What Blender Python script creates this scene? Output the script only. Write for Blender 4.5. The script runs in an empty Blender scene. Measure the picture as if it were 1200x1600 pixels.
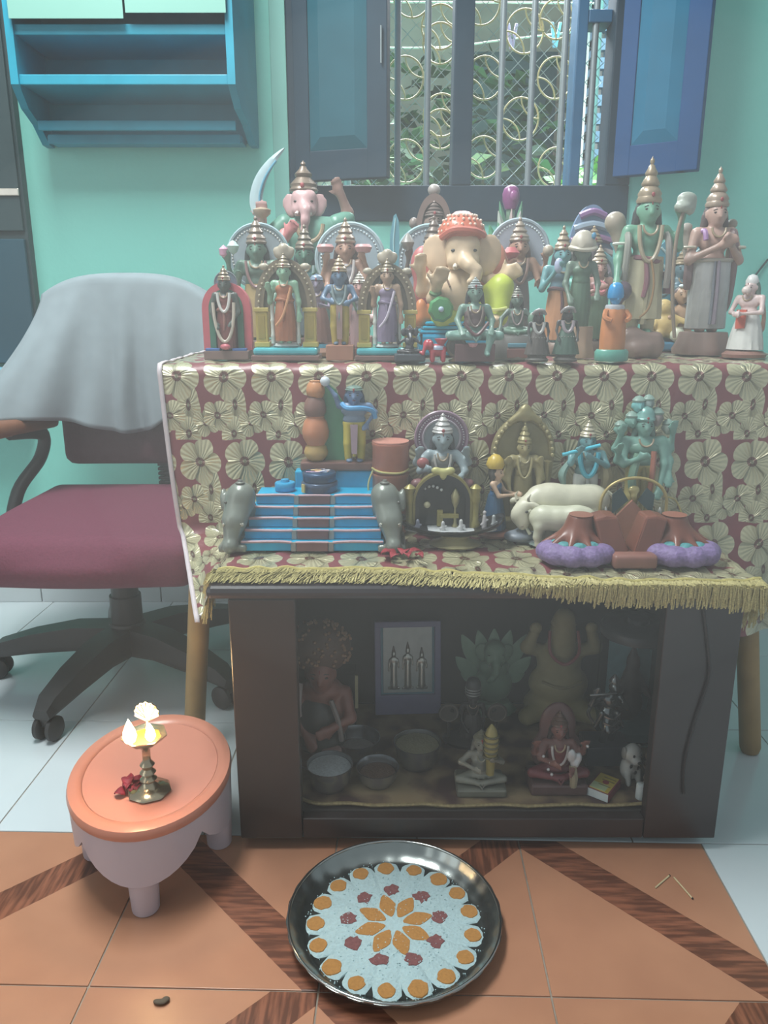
import bpy, bmesh, math, random
import numpy as np
from mathutils import Vector, Matrix, Euler

random.seed(7)
scene = bpy.context.scene
PI = math.pi
R = math.radians

# ------------------------------------------------------------------ camera
HC, FPX, PITCH = 0.856, 1202.0, R(15)
cam_d = bpy.data.cameras.new('camera')
cam = bpy.data.objects.new('camera', cam_d)
scene.collection.objects.link(cam)
cam.location = (0, 0, HC)
cam.rotation_euler = (PI/2 - PITCH, 0, 0)
cam_d.sensor_fit = 'VERTICAL'
cam_d.sensor_height = 24.0
cam_d.lens = 24.0 * FPX / 1600.0
cam_d.clip_start = 0.02
scene.camera = cam

# ------------------------------------------------------------------ world, lights, exposure
world = bpy.data.worlds.new('daylight')
scene.world = world
world.use_nodes = True
bg = world.node_tree.nodes['Background']
bg.inputs[0].default_value = (0.80, 0.93, 1.0, 1)
bg.inputs[1].default_value = 0.42

def area(name, loc, target, sx, sy, watts, col):
    d = bpy.data.lights.new(name, 'AREA')
    d.shape = 'RECTANGLE'; d.size = sx; d.size_y = sy; d.energy = watts; d.color = col
    o = bpy.data.objects.new(name, d)
    scene.collection.objects.link(o)
    o.location = loc
    o.rotation_euler = (Vector(target) - Vector(loc)).to_track_quat('-Z', 'Y').to_euler()
    return o
# daylight falling in through the barred window from the open sky above the garden
area('window_daylight', (0.35, 3.3, 3.0), (0.2, 1.2, 0.6), 2.4, 1.6, 420, (0.93, 0.98, 1.0))
# added fill light, its source unseen, from the left behind the camera
area('left_fill', (-2.1, -0.2, 1.5), (-0.4, 1.9, 0.7), 1.0, 1.9, 9, (0.95, 1.0, 0.99))
# ceiling lamp of the room, to the left over the stool
area('ceiling_lamp', (-0.60, 1.18, 2.50), (-0.35, 1.18, 0.0), 1.2, 0.45, 66, (0.95, 1.0, 0.98))

vs = scene.view_settings
vs.view_transform = 'Standard'
vs.look = 'None'
vs.gamma = 1.0
vs.exposure = 0.0
vs.use_curve_mapping = False
scene.cycles.use_denoising = True
scene.cycles.max_bounces = 6
scene.cycles.volume_bounces = 0

# ------------------------------------------------------------------ pixel helpers (a pixel gives a direction; distance comes from what it touches)
_c, _s = math.cos(PITCH), math.sin(PITCH)
def _ray(px, py):
    u = (px-600)/FPX; v = (py-800)/FPX
    return u, _c - v*_s, -_s - v*_c
def onY(px, py, Y):
    r = _ray(px, py); t = Y/r[1]
    return Vector((r[0]*t, Y, HC + r[2]*t))
def onZ(px, py, Z):
    r = _ray(px, py); t = (Z-HC)/r[2]
    return Vector((r[0]*t, r[1]*t, Z))

# ------------------------------------------------------------------ materials
def lin(v):
    v /= 255.0
    return v/12.92 if v <= 0.04045 else ((v+0.055)/1.055)**2.4
def rgb(c):
    return (lin(c[0]), lin(c[1]), lin(c[2]), 1.0)
_mats = {}
def newmat(name):
    m = bpy.data.materials.new(name); m.use_nodes = True
    nt = m.node_tree; b = nt.nodes['Principled BSDF']
    return m, nt, b
def setp(b, **kw):
    for k, v in kw.items():
        k = k.replace('_', ' ')
        if k in b.inputs: b.inputs[k].default_value = v
def paint(c, rough=0.38, metal=0.0, var=0.10, scale=60.0, bump=0.0, coat=0.0, trans=0.0, spec=0.5, alpha=1.0):
    """a plain coloured surface with a little tonal grain"""
    key = (tuple(c), rough, metal, var, scale, bump, coat, trans, spec, alpha)
    if key in _mats: return _mats[key]
    m, nt, b = newmat('paint_%d_%d_%d' % tuple(int(x) for x in c))
    setp(b, Roughness=rough, Metallic=metal)
    b.inputs['Specular IOR Level'].default_value = spec
    if coat: b.inputs['Coat Weight'].default_value = coat; b.inputs['Coat Roughness'].default_value = 0.15
    if trans: b.inputs['Transmission Weight'].default_value = trans
    if alpha < 1: b.inputs['Alpha'].default_value = alpha
    col = rgb(c)
    if var > 0:
        tc = nt.nodes.new('ShaderNodeTexCoord')
        nz = nt.nodes.new('ShaderNodeTexNoise'); nz.inputs['Scale'].default_value = scale; nz.inputs['Detail'].default_value = 3
        mx = nt.nodes.new('ShaderNodeMix'); mx.data_type = 'RGBA'
        lo = tuple(max(0, x*(1-var*2)) for x in col[:3]) + (1,)
        hi = tuple(min(1, x*(1+var*1.4)+0.004) for x in col[:3]) + (1,)
        mx.inputs[6].default_value = lo; mx.inputs[7].default_value = hi
        nt.links.new(tc.outputs['Object'], nz.inputs['Vector'])
        nt.links.new(nz.outputs['Fac'], mx.inputs[0])
        nt.links.new(mx.outputs[2], b.inputs['Base Color'])
        if bump > 0:
            bp = nt.nodes.new('ShaderNodeBump'); bp.inputs['Strength'].default_value = bump; bp.inputs['Distance'].default_value = 0.002
            nt.links.new(nz.outputs['Fac'], bp.inputs['Height']); nt.links.new(bp.outputs[0], b.inputs['Normal'])
    else:
        b.inputs['Base Color'].default_value = col
    _mats[key] = m
    return m
def glassmat(name, c, rough=0.03, alpha=0.25):
    m, nt, b = newmat(name)
    b.inputs['Base Color'].default_value = rgb(c)
    setp(b, Roughness=rough); b.inputs['Transmission Weight'].default_value = 1.0; b.inputs['IOR'].default_value = 1.08
    return m
def emitmat(name, c, s):
    m, nt, b = newmat(name)
    b.inputs['Base Color'].default_value = rgb(c)
    b.inputs['Emission Color'].default_value = rgb(c); b.inputs['Emission Strength'].default_value = s
    return m

# ------------------------------------------------------------------ objects
C = scene.collection
def mesh_obj(name, V, F, mat, parent=None, smooth=True, loc=None):
    me = bpy.data.meshes.new(name)
    me.from_pydata([tuple(v) for v in V] if not isinstance(V, np.ndarray) else V.tolist(), [], [tuple(f) for f in F] if not isinstance(F, np.ndarray) else F.tolist())
    me.materials.append(mat)
    if smooth:
        me.polygons.foreach_set('use_smooth', [True]*len(me.polygons))
        try: me.set_sharp_from_angle(angle=R(48))
        except Exception: pass
    me.update()
    o = bpy.data.objects.new(name, me); C.objects.link(o)
    if parent is not None: o.parent = parent
    if loc is not None: o.location = loc
    return o
def bm_obj(name, bm, mat, parent=None, smooth=True, loc=None):
    me = bpy.data.meshes.new(name); bm.to_mesh(me); bm.free()
    me.materials.append(mat)
    if smooth:
        me.polygons.foreach_set('use_smooth', [True]*len(me.polygons))
        try: me.set_sharp_from_angle(angle=R(40))
        except Exception: pass
    o = bpy.data.objects.new(name, me); C.objects.link(o)
    if parent is not None: o.parent = parent
    if loc is not None: o.location = loc
    return o
def tag(o, label, cat, group=None):
    o['label'] = label; o['category'] = cat
    if group: o['group'] = group
    return o
def thing(name, label, cat, loc=(0,0,0), rz=0.0, group=None):
    o = bpy.data.objects.new(name, None); C.objects.link(o)
    o.empty_display_size = 0.03
    o.location = loc; o.rotation_euler = (0, 0, rz)
    return tag(o, label, cat, group)
def struct(o):
    o['kind'] = 'structure'; return o
def copy_tree(o, parent=None):
    c = o.copy(); C.objects.link(c); c.parent = parent
    for ch in list(o.children): copy_tree(ch, c)
    return c

# ------------------------------------------------------------------ plain mesh makers -> (verts, faces)
def boxVF(c, h, rot=None, bev=0.0):
    """box with centre c, half sizes h, optional bevel"""
    bm = bmesh.new(); bmesh.ops.create_cube(bm, size=2.0)
    for v in bm.verts: v.co = Vector((v.co.x*h[0], v.co.y*h[1], v.co.z*h[2]))
    if bev > 0:
        bmesh.ops.bevel(bm, geom=bm.edges[:], offset=min(bev, min(h)*0.95), segments=2, affect='EDGES', profile=0.5)
    M = Euler(rot).to_matrix() if rot else None
    V = []
    for i, v in enumerate(bm.verts):
        v.index = i
        p = M @ v.co if M else v.co
        V.append((p.x+c[0], p.y+c[1], p.z+c[2]))
    F = [[v.index for v in f.verts] for f in bm.faces]
    bm.free(); return V, F
def join(parts):
    V, F = [], []
    for v, f in parts:
        n = len(V); V += [tuple(p) for p in v]; F += [[i+n for i in q] for q in f]
    return V, F
def latheVF(prof, seg=24, c=(0,0,0), sx=1.0, sy=1.0, wav=None):
    """prof: (r, z) from bottom to top; wav(theta, i) scales the radius"""
    V, F = [], []
    n = len(prof)
    for i, (r, z) in enumerate(prof):
        for j in range(seg):
            t = 2*PI*j/seg
            k = wav(t, i/(n-1)) if wav else 1.0
            V.append((c[0]+r*k*sx*math.cos(t), c[1]+r*k*sy*math.sin(t), c[2]+z))
    for i in range(n-1):
        for j in range(seg):
            a = i*seg+j; b = i*seg+(j+1) % seg
            F.append([a, b, b+seg, a+seg])
    if prof[0][0] > 1e-6: F.append(list(range(seg))[::-1])
    if prof[-1][0] > 1e-6: F.append([(n-1)*seg+j for j in range(seg)])
    return V, F
def tubeVF(pts, rad, seg=8, closed=False, flat=1.0):
    """tube along points; rad number or list"""
    P_ = [Vector(p) for p in pts]; n = len(P_)
    if not isinstance(rad, (list, tuple)): rad = [rad]*n
    V, F = [], []
    up = None
    for i in range(n):
        a = P_[(i-1) % n] if (closed or i > 0) else P_[i]
        b = P_[(i+1) % n] if (closed or i < n-1) else P_[i]
        t = (b-a); t = t.normalized() if t.length > 1e-9 else Vector((0, 0, 1))
        if up is None:
            up = t.orthogonal().normalized()
        up = (up - t*up.dot(t))
        up = up.normalized() if up.length > 1e-6 else t.orthogonal().normalized()
        w = t.cross(up)
        for j in range(seg):
            an = 2*PI*j/seg
            p = P_[i] + up*(math.cos(an)*rad[i]) + w*(math.sin(an)*rad[i]*flat)
            V.append((p.x, p.y, p.z))
    for i in range(n if closed else n-1):
        for j in range(seg):
            a = i*seg+j; b = i*seg+(j+1) % seg
            i2 = ((i+1) % n)*seg
            F.append([a, b, i2+(j+1) % seg, i2+j])
    if not closed:
        F.append(list(range(seg))[::-1]); F.append([(n-1)*seg+j for j in range(seg)])
    return V, F
def ballVF(c, r, seg=8, ring=6, rot=None):
    r = (r, r, r) if not isinstance(r, (tuple, list)) else r
    M = Euler(rot).to_matrix() if rot else None
    V, F = [], []
    def put(x, y, z):
        p = Vector((x*r[0], y*r[1], z*r[2]))
        if M: p = M @ p
        V.append((p.x+c[0], p.y+c[1], p.z+c[2]))
    put(0, 0, -1)
    for i in range(1, ring):
        ph = -PI/2 + PI*i/ring
        for j in range(seg):
            t = 2*PI*j/seg
            put(math.cos(ph)*math.cos(t), math.cos(ph)*math.sin(t), math.sin(ph))
    put(0, 0, 1)
    top = len(V)-1
    for j in range(seg):
        F.append([0, 1+(j+1) % seg, 1+j])
        for i in range(ring-2):
            a = 1+i*seg+j; b = 1+i*seg+(j+1) % seg
            F.append([a, b, b+seg, a+seg])
        F.append([top, 1+(ring-2)*seg+j, 1+(ring-2)*seg+(j+1) % seg])
    return V, F
def prismVF(outline, d0, d1, axis='y'):
    """extrude a closed 2D outline (a,b) between d0 and d1 along an axis; 'y' -> (a, d, b), 'z' -> (a, b, d), 'x' -> (d, a, b)"""
    def m(a, b, d):
        return (a, d, b) if axis == 'y' else ((a, b, d) if axis == 'z' else (d, a, b))
    n = len(outline)
    V = [m(a, b, d0) for a, b in outline] + [m(a, b, d1) for a, b in outline]
    F = [list(range(n)), list(range(n, 2*n))[::-1]]
    for i in range(n):
        j = (i+1) % n
        F.append([i, i+n, j+n, j])
    return V, F
def arcpts(cx, cz, rx, rz, a0, a1, n):
    return [(cx+rx*math.cos(a0+(a1-a0)*i/n), cz+rz*math.sin(a0+(a1-a0)*i/n)) for i in range(n+1)]
def smoothpts(pts, n=6):
    """Catmull-Rom through points"""
    P_ = [Vector(p) for p in pts]; out = []
    for i in range(len(P_)-1):
        p0 = P_[max(i-1, 0)]; p1 = P_[i]; p2 = P_[i+1]; p3 = P_[min(i+2, len(P_)-1)]
        for k in range(n):
            t = k/n
            out.append(0.5*((2*p1)+(p2-p0)*t+(2*p0-5*p1+4*p2-p3)*t*t+(3*p1-p0-3*p2+p3)*t*t*t))
    out.append(P_[-1])
    return out

# ------------------------------------------------------------------ organic surfaces: blended shapes -> one continuous mesh
def _rotm(rot):
    return np.array(Euler(rot).to_matrix()) if rot is not None else None
def _bounds(p):
    t = p[0]
    if t == 'c':
        a, b = np.array(p[1]), np.array(p[2]); r = max(p[3], p[4])
        return np.minimum(a, b)-r, np.maximum(a, b)+r
    if t == 'e':
        c = np.array(p[1]); r = np.array(p[2])
        if len(p) > 3 and p[3] is not None: r = np.full(3, r.max())
        return c-r, c+r
    if t == 'b':
        c = np.array(p[1]); r = np.array(p[2])+p[3]
        if len(p) > 4 and p[4] is not None: r = np.full(3, np.linalg.norm(r))
        return c-r, c+r
    if t == 't':
        c = np.array(p[1]); r = np.full(3, p[2]+p[3])
        return c-r, c+r
def _eval(p, X, Y, Z):
    t = p[0]
    if t == 'c':
        a = np.array(p[1], float); b = np.array(p[2], float); d = b-a; L = max(float(d@d), 1e-12)
        h = np.clip(((X-a[0])*d[0]+(Y-a[1])*d[1]+(Z-a[2])*d[2])/L, 0, 1)
        q = np.sqrt((X-a[0]-h*d[0])**2+(Y-a[1]-h*d[1])**2+(Z-a[2]-h*d[2])**2)
        return q-(p[3]+(p[4]-p[3])*h)
    c = p[1]
    x, y, z = X-c[0], Y-c[1], Z-c[2]
    if t == 'e':
        if len(p) > 3 and p[3] is not None:
            M = _rotm(p[3]).T
            x, y, z = (M[0, 0]*x+M[0, 1]*y+M[0, 2]*z, M[1, 0]*x+M[1, 1]*y+M[1, 2]*z, M[2, 0]*x+M[2, 1]*y+M[2, 2]*z)
        r = p[2]
        k0 = np.sqrt((x/r[0])**2+(y/r[1])**2+(z/r[2])**2)
        k1 = np.sqrt((x/r[0]**2)**2+(y/r[1]**2)**2+(z/r[2]**2)**2)+1e-9
        return k0*(k0-1.0)/k1
    if t == 'b':
        if len(p) > 4 and p[4] is not None:
            M = _rotm(p[4]).T
            x, y, z = (M[0, 0]*x+M[0, 1]*y+M[0, 2]*z, M[1, 0]*x+M[1, 1]*y+M[1, 2]*z, M[2, 0]*x+M[2, 1]*y+M[2, 2]*z)
        h = p[2]
        qx, qy, qz = np.abs(x)-h[0], np.abs(y)-h[1], np.abs(z)-h[2]
        return np.sqrt(np.maximum(qx, 0)**2+np.maximum(qy, 0)**2+np.maximum(qz, 0)**2)+np.minimum(np.maximum(qx, np.maximum(qy, qz)), 0)-p[3]
    if t == 't':
        ax = p[4] if len(p) > 4 else 'z'
        if ax == 'y': y, z = z, y
        elif ax == 'x': x, z = z, x
        return np.sqrt((np.sqrt(x*x+y*y)-p[2])**2+z*z)-p[3]
_EDGES = [((0,0,0),(1,0,0)),((0,1,0),(1,1,0)),((0,0,1),(1,0,1)),((0,1,1),(1,1,1)),
          ((0,0,0),(0,1,0)),((1,0,0),(1,1,0)),((0,0,1),(0,1,1)),((1,0,1),(1,1,1)),
          ((0,0,0),(0,0,1)),((1,0,0),(1,0,1)),((0,1,0),(0,1,1)),((1,1,0),(1,1,1))]
def blend(prims, vox, k=0.02, cut=()):
    """smooth union of prims (minus cut), polygonised -> verts, quads"""
    lo = np.min([_bounds(p)[0] for p in prims], axis=0)-vox*2.5-k*0.3
    hi = np.max([_bounds(p)[1] for p in prims], axis=0)+vox*2.5+k*0.3
    n = np.maximum(np.ceil((hi-lo)/vox).astype(int)+1, 4)
    G = [lo[i]+vox*np.arange(n[i]) for i in range(3)]
    D = np.full(n, 1e3)
    def sl(p, m):
        a, b = _bounds(p)
        i0 = np.maximum(np.floor((a-m-lo)/vox).astype(int), 0); i1 = np.minimum(np.ceil((b+m-lo)/vox).astype(int)+1, n)
        return i0, i1
    for p in prims:
        i0, i1 = sl(p, k+vox*3)
        s = tuple(slice(i0[q], i1[q]) for q in range(3))
        X, Y, Z = G[0][s[0]][:, None, None], G[1][s[1]][None, :, None], G[2][s[2]][None, None, :]
        d = _eval(p, X, Y, Z)
        a = D[s]
        if k > 1e-6:
            h = np.clip(0.5+0.5*(a-d)/k, 0, 1)
            D[s] = a*(1-h)+d*h-k*h*(1-h)
        else:
            D[s] = np.minimum(a, d)
    for p in cut:
        i0, i1 = sl(p, vox*3)
        s = tuple(slice(i0[q], max(i1[q], i0[q])) for q in range(3))
        if D[s].size == 0: continue
        d = _eval(p, G[0][s[0]][:, None, None], G[1][s[1]][None, :, None], G[2][s[2]][None, None, :])
        D[s] = np.maximum(D[s], -d)
    D = np.clip(D, -1, 1)
    ins = D < 0
    m = tuple(x-1 for x in n)
    def cor(A, o): return A[o[0]:o[0]+m[0], o[1]:o[1]+m[1], o[2]:o[2]+m[2]]
    cnt = np.zeros(m, np.int16)
    for o in [(a, b, c) for a in (0, 1) for b in (0, 1) for c in (0, 1)]: cnt += cor(ins, o)
    act = (cnt > 0) & (cnt < 8)
    idx = np.full(m, -1, np.int64)
    ia = np.argwhere(act)
    idx[act] = np.arange(len(ia))
    acc = np.zeros((len(ia), 3)); num = np.zeros(len(ia))
    for o1, o2 in _EDGES:
        p1 = ia+np.array(o1); p2 = ia+np.array(o2)
        d1 = D[p1[:, 0], p1[:, 1], p1[:, 2]]; d2 = D[p2[:, 0], p2[:, 1], p2[:, 2]]
        cr = (d1 < 0) != (d2 < 0)
        t = np.where(cr, d1/np.where(cr, d1-d2, 1), 0)
        pos = np.array(o1)+t[:, None]*(np.array(o2)-np.array(o1))
        acc += np.where(cr[:, None], pos, 0); num += cr
    V = lo+(ia+acc/np.maximum(num, 1)[:, None])*vox
    F = []
    for ax in range(3):
        a1, a2 = (ax+1) % 3, (ax+2) % 3
        s1 = [slice(None)]*3; s2 = [slice(None)]*3
        s1[ax] = slice(0, -1); s2[ax] = slice(1, None)
        ch = ins[tuple(s1)] != ins[tuple(s2)]
        e = np.argwhere(ch)
        e = e[(e[:, a1] > 0) & (e[:, a2] > 0) & (e[:, a1] < m[a1]) & (e[:, a2] < m[a2])]
        if len(e) == 0: continue
        o1 = np.zeros(3, int); o1[a1] = 1
        o2 = np.zeros(3, int); o2[a2] = 1
        def ix(q): return idx[q[:, 0], q[:, 1], q[:, 2]]
        quad = np.stack([ix(e), ix(e-o1), ix(e-o1-o2), ix(e-o2)], 1)
        sg = ins[e[:, 0], e[:, 1], e[:, 2]]
        quad[~sg] = quad[~sg][:, ::-1]
        F.append(quad)
    F = np.concatenate(F) if F else np.zeros((0, 4), int)
    F = F[(F >= 0).all(1)]
    # orientation: sg True (inside at lower end) should face +axis
    return V, F[:, ::-1]

# ================================================================== STRUCTURE
YW = 2.17           # wall face
ZT = 0.7545          # table top
ZC = 0.456          # cabinet top
YT = 1.370          # table front
# ---- wall
def wall_mat():
    m, nt, b = newmat('mint_plaster')
    tc = nt.nodes.new('ShaderNodeTexCoord')
    n1 = nt.nodes.new('ShaderNodeTexNoise'); n1.inputs['Scale'].default_value = 2.2; n1.inputs['Detail'].default_value = 6
    n2 = nt.nodes.new('ShaderNodeTexNoise'); n2.inputs['Scale'].default_value = 90; n2.inputs['Detail'].default_value = 3
    mx = nt.nodes.new('ShaderNodeMix'); mx.data_type = 'RGBA'
    mx.inputs[6].default_value = rgb((122, 202, 188)); mx.inputs[7].default_value = rgb((140, 216, 202))
    bp = nt.nodes.new('ShaderNodeBump'); bp.inputs['Strength'].default_value = 0.15; bp.inputs['Distance'].default_value = 0.003
    for n in (n1, n2): nt.links.new(tc.outputs['Object'], n.inputs['Vector'])
    nt.links.new(n1.outputs['Fac'], mx.inputs[0]); nt.links.new(mx.outputs[2], b.inputs['Base Color'])
    nt.links.new(n2.outputs['Fac'], bp.inputs['Height']); nt.links.new(bp.outputs[0], b.inputs['Normal'])
    setp(b, Roughness=0.55)
    return m
M_WALL = wall_mat()
WX0, WX1, WZ0, WZ1 = -0.245, 0.640, 1.072, 2.15
def wbox(x0, x1, z0, z1): return boxVF(((x0+x1)/2, YW+0.10, (z0+z1)/2), ((x1-x0)/2, 0.10, (z1-z0)/2))
V, F = join([wbox(-2.6, WX0, 0, 2.7), wbox(WX1, 2.6, 0, 2.7), wbox(WX0, WX1, 0, WZ0), wbox(WX0, WX1, WZ1, 2.7)])
struct(mesh_obj('wall_back', V, F, M_WALL, smooth=False))
# plaster reveal beside the window frame
struct(mesh_obj('trim_1', *boxVF((WX0-0.021, YW-0.005, 1.70), (0.020, 0.006, 0.62), bev=0.002), paint((118, 176, 166), 0.6, var=0.06, scale=8), smooth=False))
# skirting of pale tiles
bb = struct(mesh_obj('baseboard_back', *boxVF((0, YW-0.004, 0.052), (2.6, 0.004, 0.052)), paint((150, 150, 148), 0.6), smooth=False))
M_SK = paint((196, 204, 206), 0.3, var=0.05, scale=6)
for i in range(14):
    mesh_obj('skirting_tile', *boxVF((-0.667-0.357*5+0.357*i+0.18, YW-0.012, 0.056), (0.177, 0.005, 0.056), bev=0.002), M_SK, bb, smooth=False)

# ---- floor
FROT = R(-1.5); FO = Vector((-0.085, 0.80, 0))
def fl(u, v, z=0.0):
    du, dv = u-FO.x, v-FO.y
    return Vector((FO.x+du*math.cos(FROT)-dv*math.sin(FROT), FO.y+du*math.sin(FROT)+dv*math.cos(FROT), z))
floor = struct(mesh_obj('floor', *boxVF((0, 0.5, -0.052), (2.7, 1.7, 0.05)), paint((150, 140, 128), 0.8, var=0.2, scale=40), smooth=False))
def terracotta():
    m, nt, b = newmat('terracotta_tile')
    L = nt.links.new
    tc = nt.nodes.new('ShaderNodeTexCoord')
    sep = nt.nodes.new('ShaderNodeSeparateXYZ'); L(tc.outputs['Object'], sep.inputs[0])
    def mth(op, a, c=None):
        n = nt.nodes.new('ShaderNodeMath'); n.operation = op
        for i, q in enumerate((a, c)):
            if q is None: continue
            if isinstance(q, (int, float)): n.inputs[i].default_value = q
            else: L(q, n.inputs[i])
        return n.outputs[0]
    d = mth('ABSOLUTE', mth('SUBTRACT', mth('ADD', sep.outputs[0], sep.outputs[1]), 0.02))
    nz = nt.nodes.new('ShaderNodeTexNoise'); nz.inputs['Scale'].default_value = 60; nz.inputs['Detail'].default_value = 4; L(tc.outputs['Object'], nz.inputs['Vector'])
    d2 = mth('ADD', d, mth('MULTIPLY', mth('SUBTRACT', nz.outputs['Fac'], 0.5), 0.004))
    band = mth('LESS_THAN', d2, 0.040)
    # wood grain stretched along the band
    mp = nt.nodes.new('ShaderNodeMapping'); mp.inputs['Rotation'].default_value = (0, 0, R(45)); mp.inputs['Scale'].default_value = (14, 130, 1)
    L(tc.outputs['Object'], mp.inputs['Vector'])
    gr = nt.nodes.new('ShaderNodeTexNoise'); gr.inputs['Scale'].default_value = 1.0; gr.inputs['Detail'].default_value = 5; L(mp.outputs[0], gr.inputs['Vector'])
    cl = nt.nodes.new('ShaderNodeTexNoise'); cl.inputs['Scale'].default_value = 9; cl.inputs['Detail'].default_value = 5; L(tc.outputs['Object'], cl.inputs['Vector'])
    m1 = nt.nodes.new('ShaderNodeMix'); m1.data_type = 'RGBA'; m1.inputs[6].default_value = rgb((160, 112, 88)); m1.inputs[7].default_value = rgb((190, 138, 108)); L(cl.outputs['Fac'], m1.inputs[0])
    rmp = nt.nodes.new('ShaderNodeValToRGB'); rmp.color_ramp.elements[0].position = 0.42; rmp.color_ramp.elements[1].position = 0.62
    rmp.color_ramp.elements[0].color = rgb((98, 62, 48)); rmp.color_ramp.elements[1].color = rgb((144, 92, 70)); L(gr.outputs['Fac'], rmp.inputs[0])
    m2 = nt.nodes.new('ShaderNodeMix'); m2.data_type = 'RGBA'; L(band, m2.inputs[0]); L(m1.outputs[2], m2.inputs[6]); L(rmp.outputs[0], m2.inputs[7])
    L(m2.outputs[2], b.inputs['Base Color']); setp(b, Roughness=0.32)
    return m
M_TER = terracotta()
M_WT = paint((200, 210, 214), 0.16, var=0.04, scale=5)
def tile(w, d, mat, cache={}):
    k = (round(w, 4), round(d, 4), mat.name)
    if k not in cache:
        V, F = boxVF((0, 0, -0.003), (w/2-0.0012, d/2-0.0012, 0.003), bev=0.0008)
        o = mesh_obj('floor_tile', V, F, mat, floor, smooth=False); cache[k] = o.data
        return o
    o = bpy.data.objects.new('floor_tile', cache[k]); C.objects.link(o); o.parent = floor
    return o
for i in range(-4, 2):
    for j in range(-4, 1):
        u0, v0 = -0.085+0.30*i, 0.80+0.30*j
        o = tile(0.30, 0.30, M_TER)
        o.location = fl(u0+0.15, v0+0.15)
        o.rotation_euler = (0, 0, FROT + (0 if (i+j) % 2 else PI/2))
TU1 = -0.085+0.30*2      # right end of the terracotta field
for i in range(-5, 9):
    for j in range(-5, 3):
        u0, u1 = -0.667+0.357*i, -0.667+0.357*(i+1)
        v0, v1 = 1.10+0.357*j, 1.10+0.357*(j+1)
        if v1 <= 1.11:
            u0 = max(u0, TU1)
        if u1-u0 < 0.02: continue
        v1 = min(v1, 2.155)
        o = tile(u1-u0, v1-v0, M_WT)
        o.location = fl((u0+u1)/2, (v0+v1)/2); o.rotation_euler = (0, 0, FROT)

# ---- window
M_WBLUE = paint((16, 84, 122), 0.5, var=0.12, scale=14)
M_WDARK = paint((8, 44, 62), 0.6, spec=0.3, var=0.12, scale=14)
M_WBRIGHT = paint((0, 66, 116), 0.6, spec=0.25, var=0.10, scale=14)
M_WTEAL = paint((8, 76, 90), 0.6, spec=0.25, var=0.10, scale=14)
M_BAR = paint((128, 138, 142), 0.45, 0.3, var=0.08)
win = bpy.data.objects.new('window_1', None); C.objects.link(win); win.location = (0, 0, 0); struct(win)
def wpart(name, x0, x1, z0, z1, y0, y1, mat, bev=0.003, parent=win):
    return mesh_obj(name, *boxVF(((x0+x1)/2, (y0+y1)/2, (z0+z1)/2), ((x1-x0)/2, (y1-y0)/2, (z1-z0)/2), bev=bev), mat, parent, smooth=False)
fy0, fy1 = YW-0.012, YW+0.075
wpart('frame_sill', WX0, WX1, WZ0, 1.160, fy0, fy1, M_WDARK)
wpart('frame_jamb', WX0, WX0+0.065, 1.160, WZ1, fy0, fy1, M_WDARK)
wpart('frame_jamb', WX1-0.065, WX1, 1.160, WZ1, fy0, fy1, M_WDARK)
wpart('frame_head', WX0+0.065, WX1-0.065, WZ1-0.07, WZ1, fy0, fy1, M_WDARK)
wpart('mullion', 0.176, 0.226, 1.160, WZ1-0.07, fy0, fy1, M_WDARK)
wpart('frame_post', 0.487, 0.515, 1.160, WZ1-0.07, fy0+0.03, fy1+0.02, M_WBLUE)
wpart('frame_crossbar', 0.515, WX1-0.065, 1.545, 1.575, fy0+0.03, fy1+0.02, M_WBLUE)
for px in (621, 667, 781, 828, 876, 921):
    p = onY(px, 200, YW+0.03)
    mesh_obj('window_bar', *tubeVF([(p.x, YW+0.03, 1.155), (p.x, YW+0.03, WZ1-0.07)], 0.0085, 10), M_BAR, win)
# shutters: solid panelled leaves hinged at the jambs
def shutter(hx, hy, ang, w, z0, z1, frame_mat, panel_mat, th=0.028):
    s = mesh_obj('shutter', *join([boxVF((0.02, 0, (z0+z1)/2), (0.02, th/2, (z1-z0)/2), bev=0.002),
                                   boxVF((w-0.026, 0, (z0+z1)/2), (0.026, th/2, (z1-z0)/2), bev=0.002),
                                   boxVF((w/2, 0, z0+0.035), (w/2-0.03, th/2-0.001, 0.035), bev=0.002),
                                   boxVF((w/2, 0, z1-0.035), (w/2-0.03, th/2-0.001, 0.035), bev=0.002)]), frame_mat, win, smooth=False)
    s.location = (hx, hy, 0); s.rotation_euler = (0, 0, ang)
    a0, a1, b0, b1 = 0.040, w-0.052, z0+0.07, z1-0.07
    i = 0.030
    y = -th/2+0.004; yr = -th/2-0.004
    V = []
    for yy, d in ((y, 0.0), (yr, i), (yr, i+0.004)):
        V += [(a0+d, yy, b0+d), (a1-d, yy, b0+d), (a1-d, yy, b1-d), (a0+d, yy, b1-d)]
    F = []
    for r in (0, 4):
        for q in range(4): F.append([r+q, r+(q+1) % 4, r+4+(q+1) % 4, r+4+q])
    F.append([8, 9, 10, 11])
    n = len(V)
    V += [(x, th/2-0.004, z) for x, yy, z in V[:4]]
    F.append([n+3, n+2, n+1, n])
    mesh_obj('shutter_panel', V, F, panel_mat, s, smooth=False)
    return s
s1 = shutter(WX0+0.022, fy0-0.006, R(-17), 0.245, 1.166, 2.07, M_WDARK, M_WTEAL)
s2 = shutter(WX1-0.045, fy0-0.014, R(-32), 0.205, 1.176, 2.07, M_WBRIGHT, paint((0, 100, 132), 0.6, spec=0.25, var=0.10, scale=14), 0.034)
mesh_obj('shutter_bolt', *tubeVF([(0.232, -0.02, 1.42), (0.232, -0.02, 1.50)], 0.0025, 6), M_BAR, s1)

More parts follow.
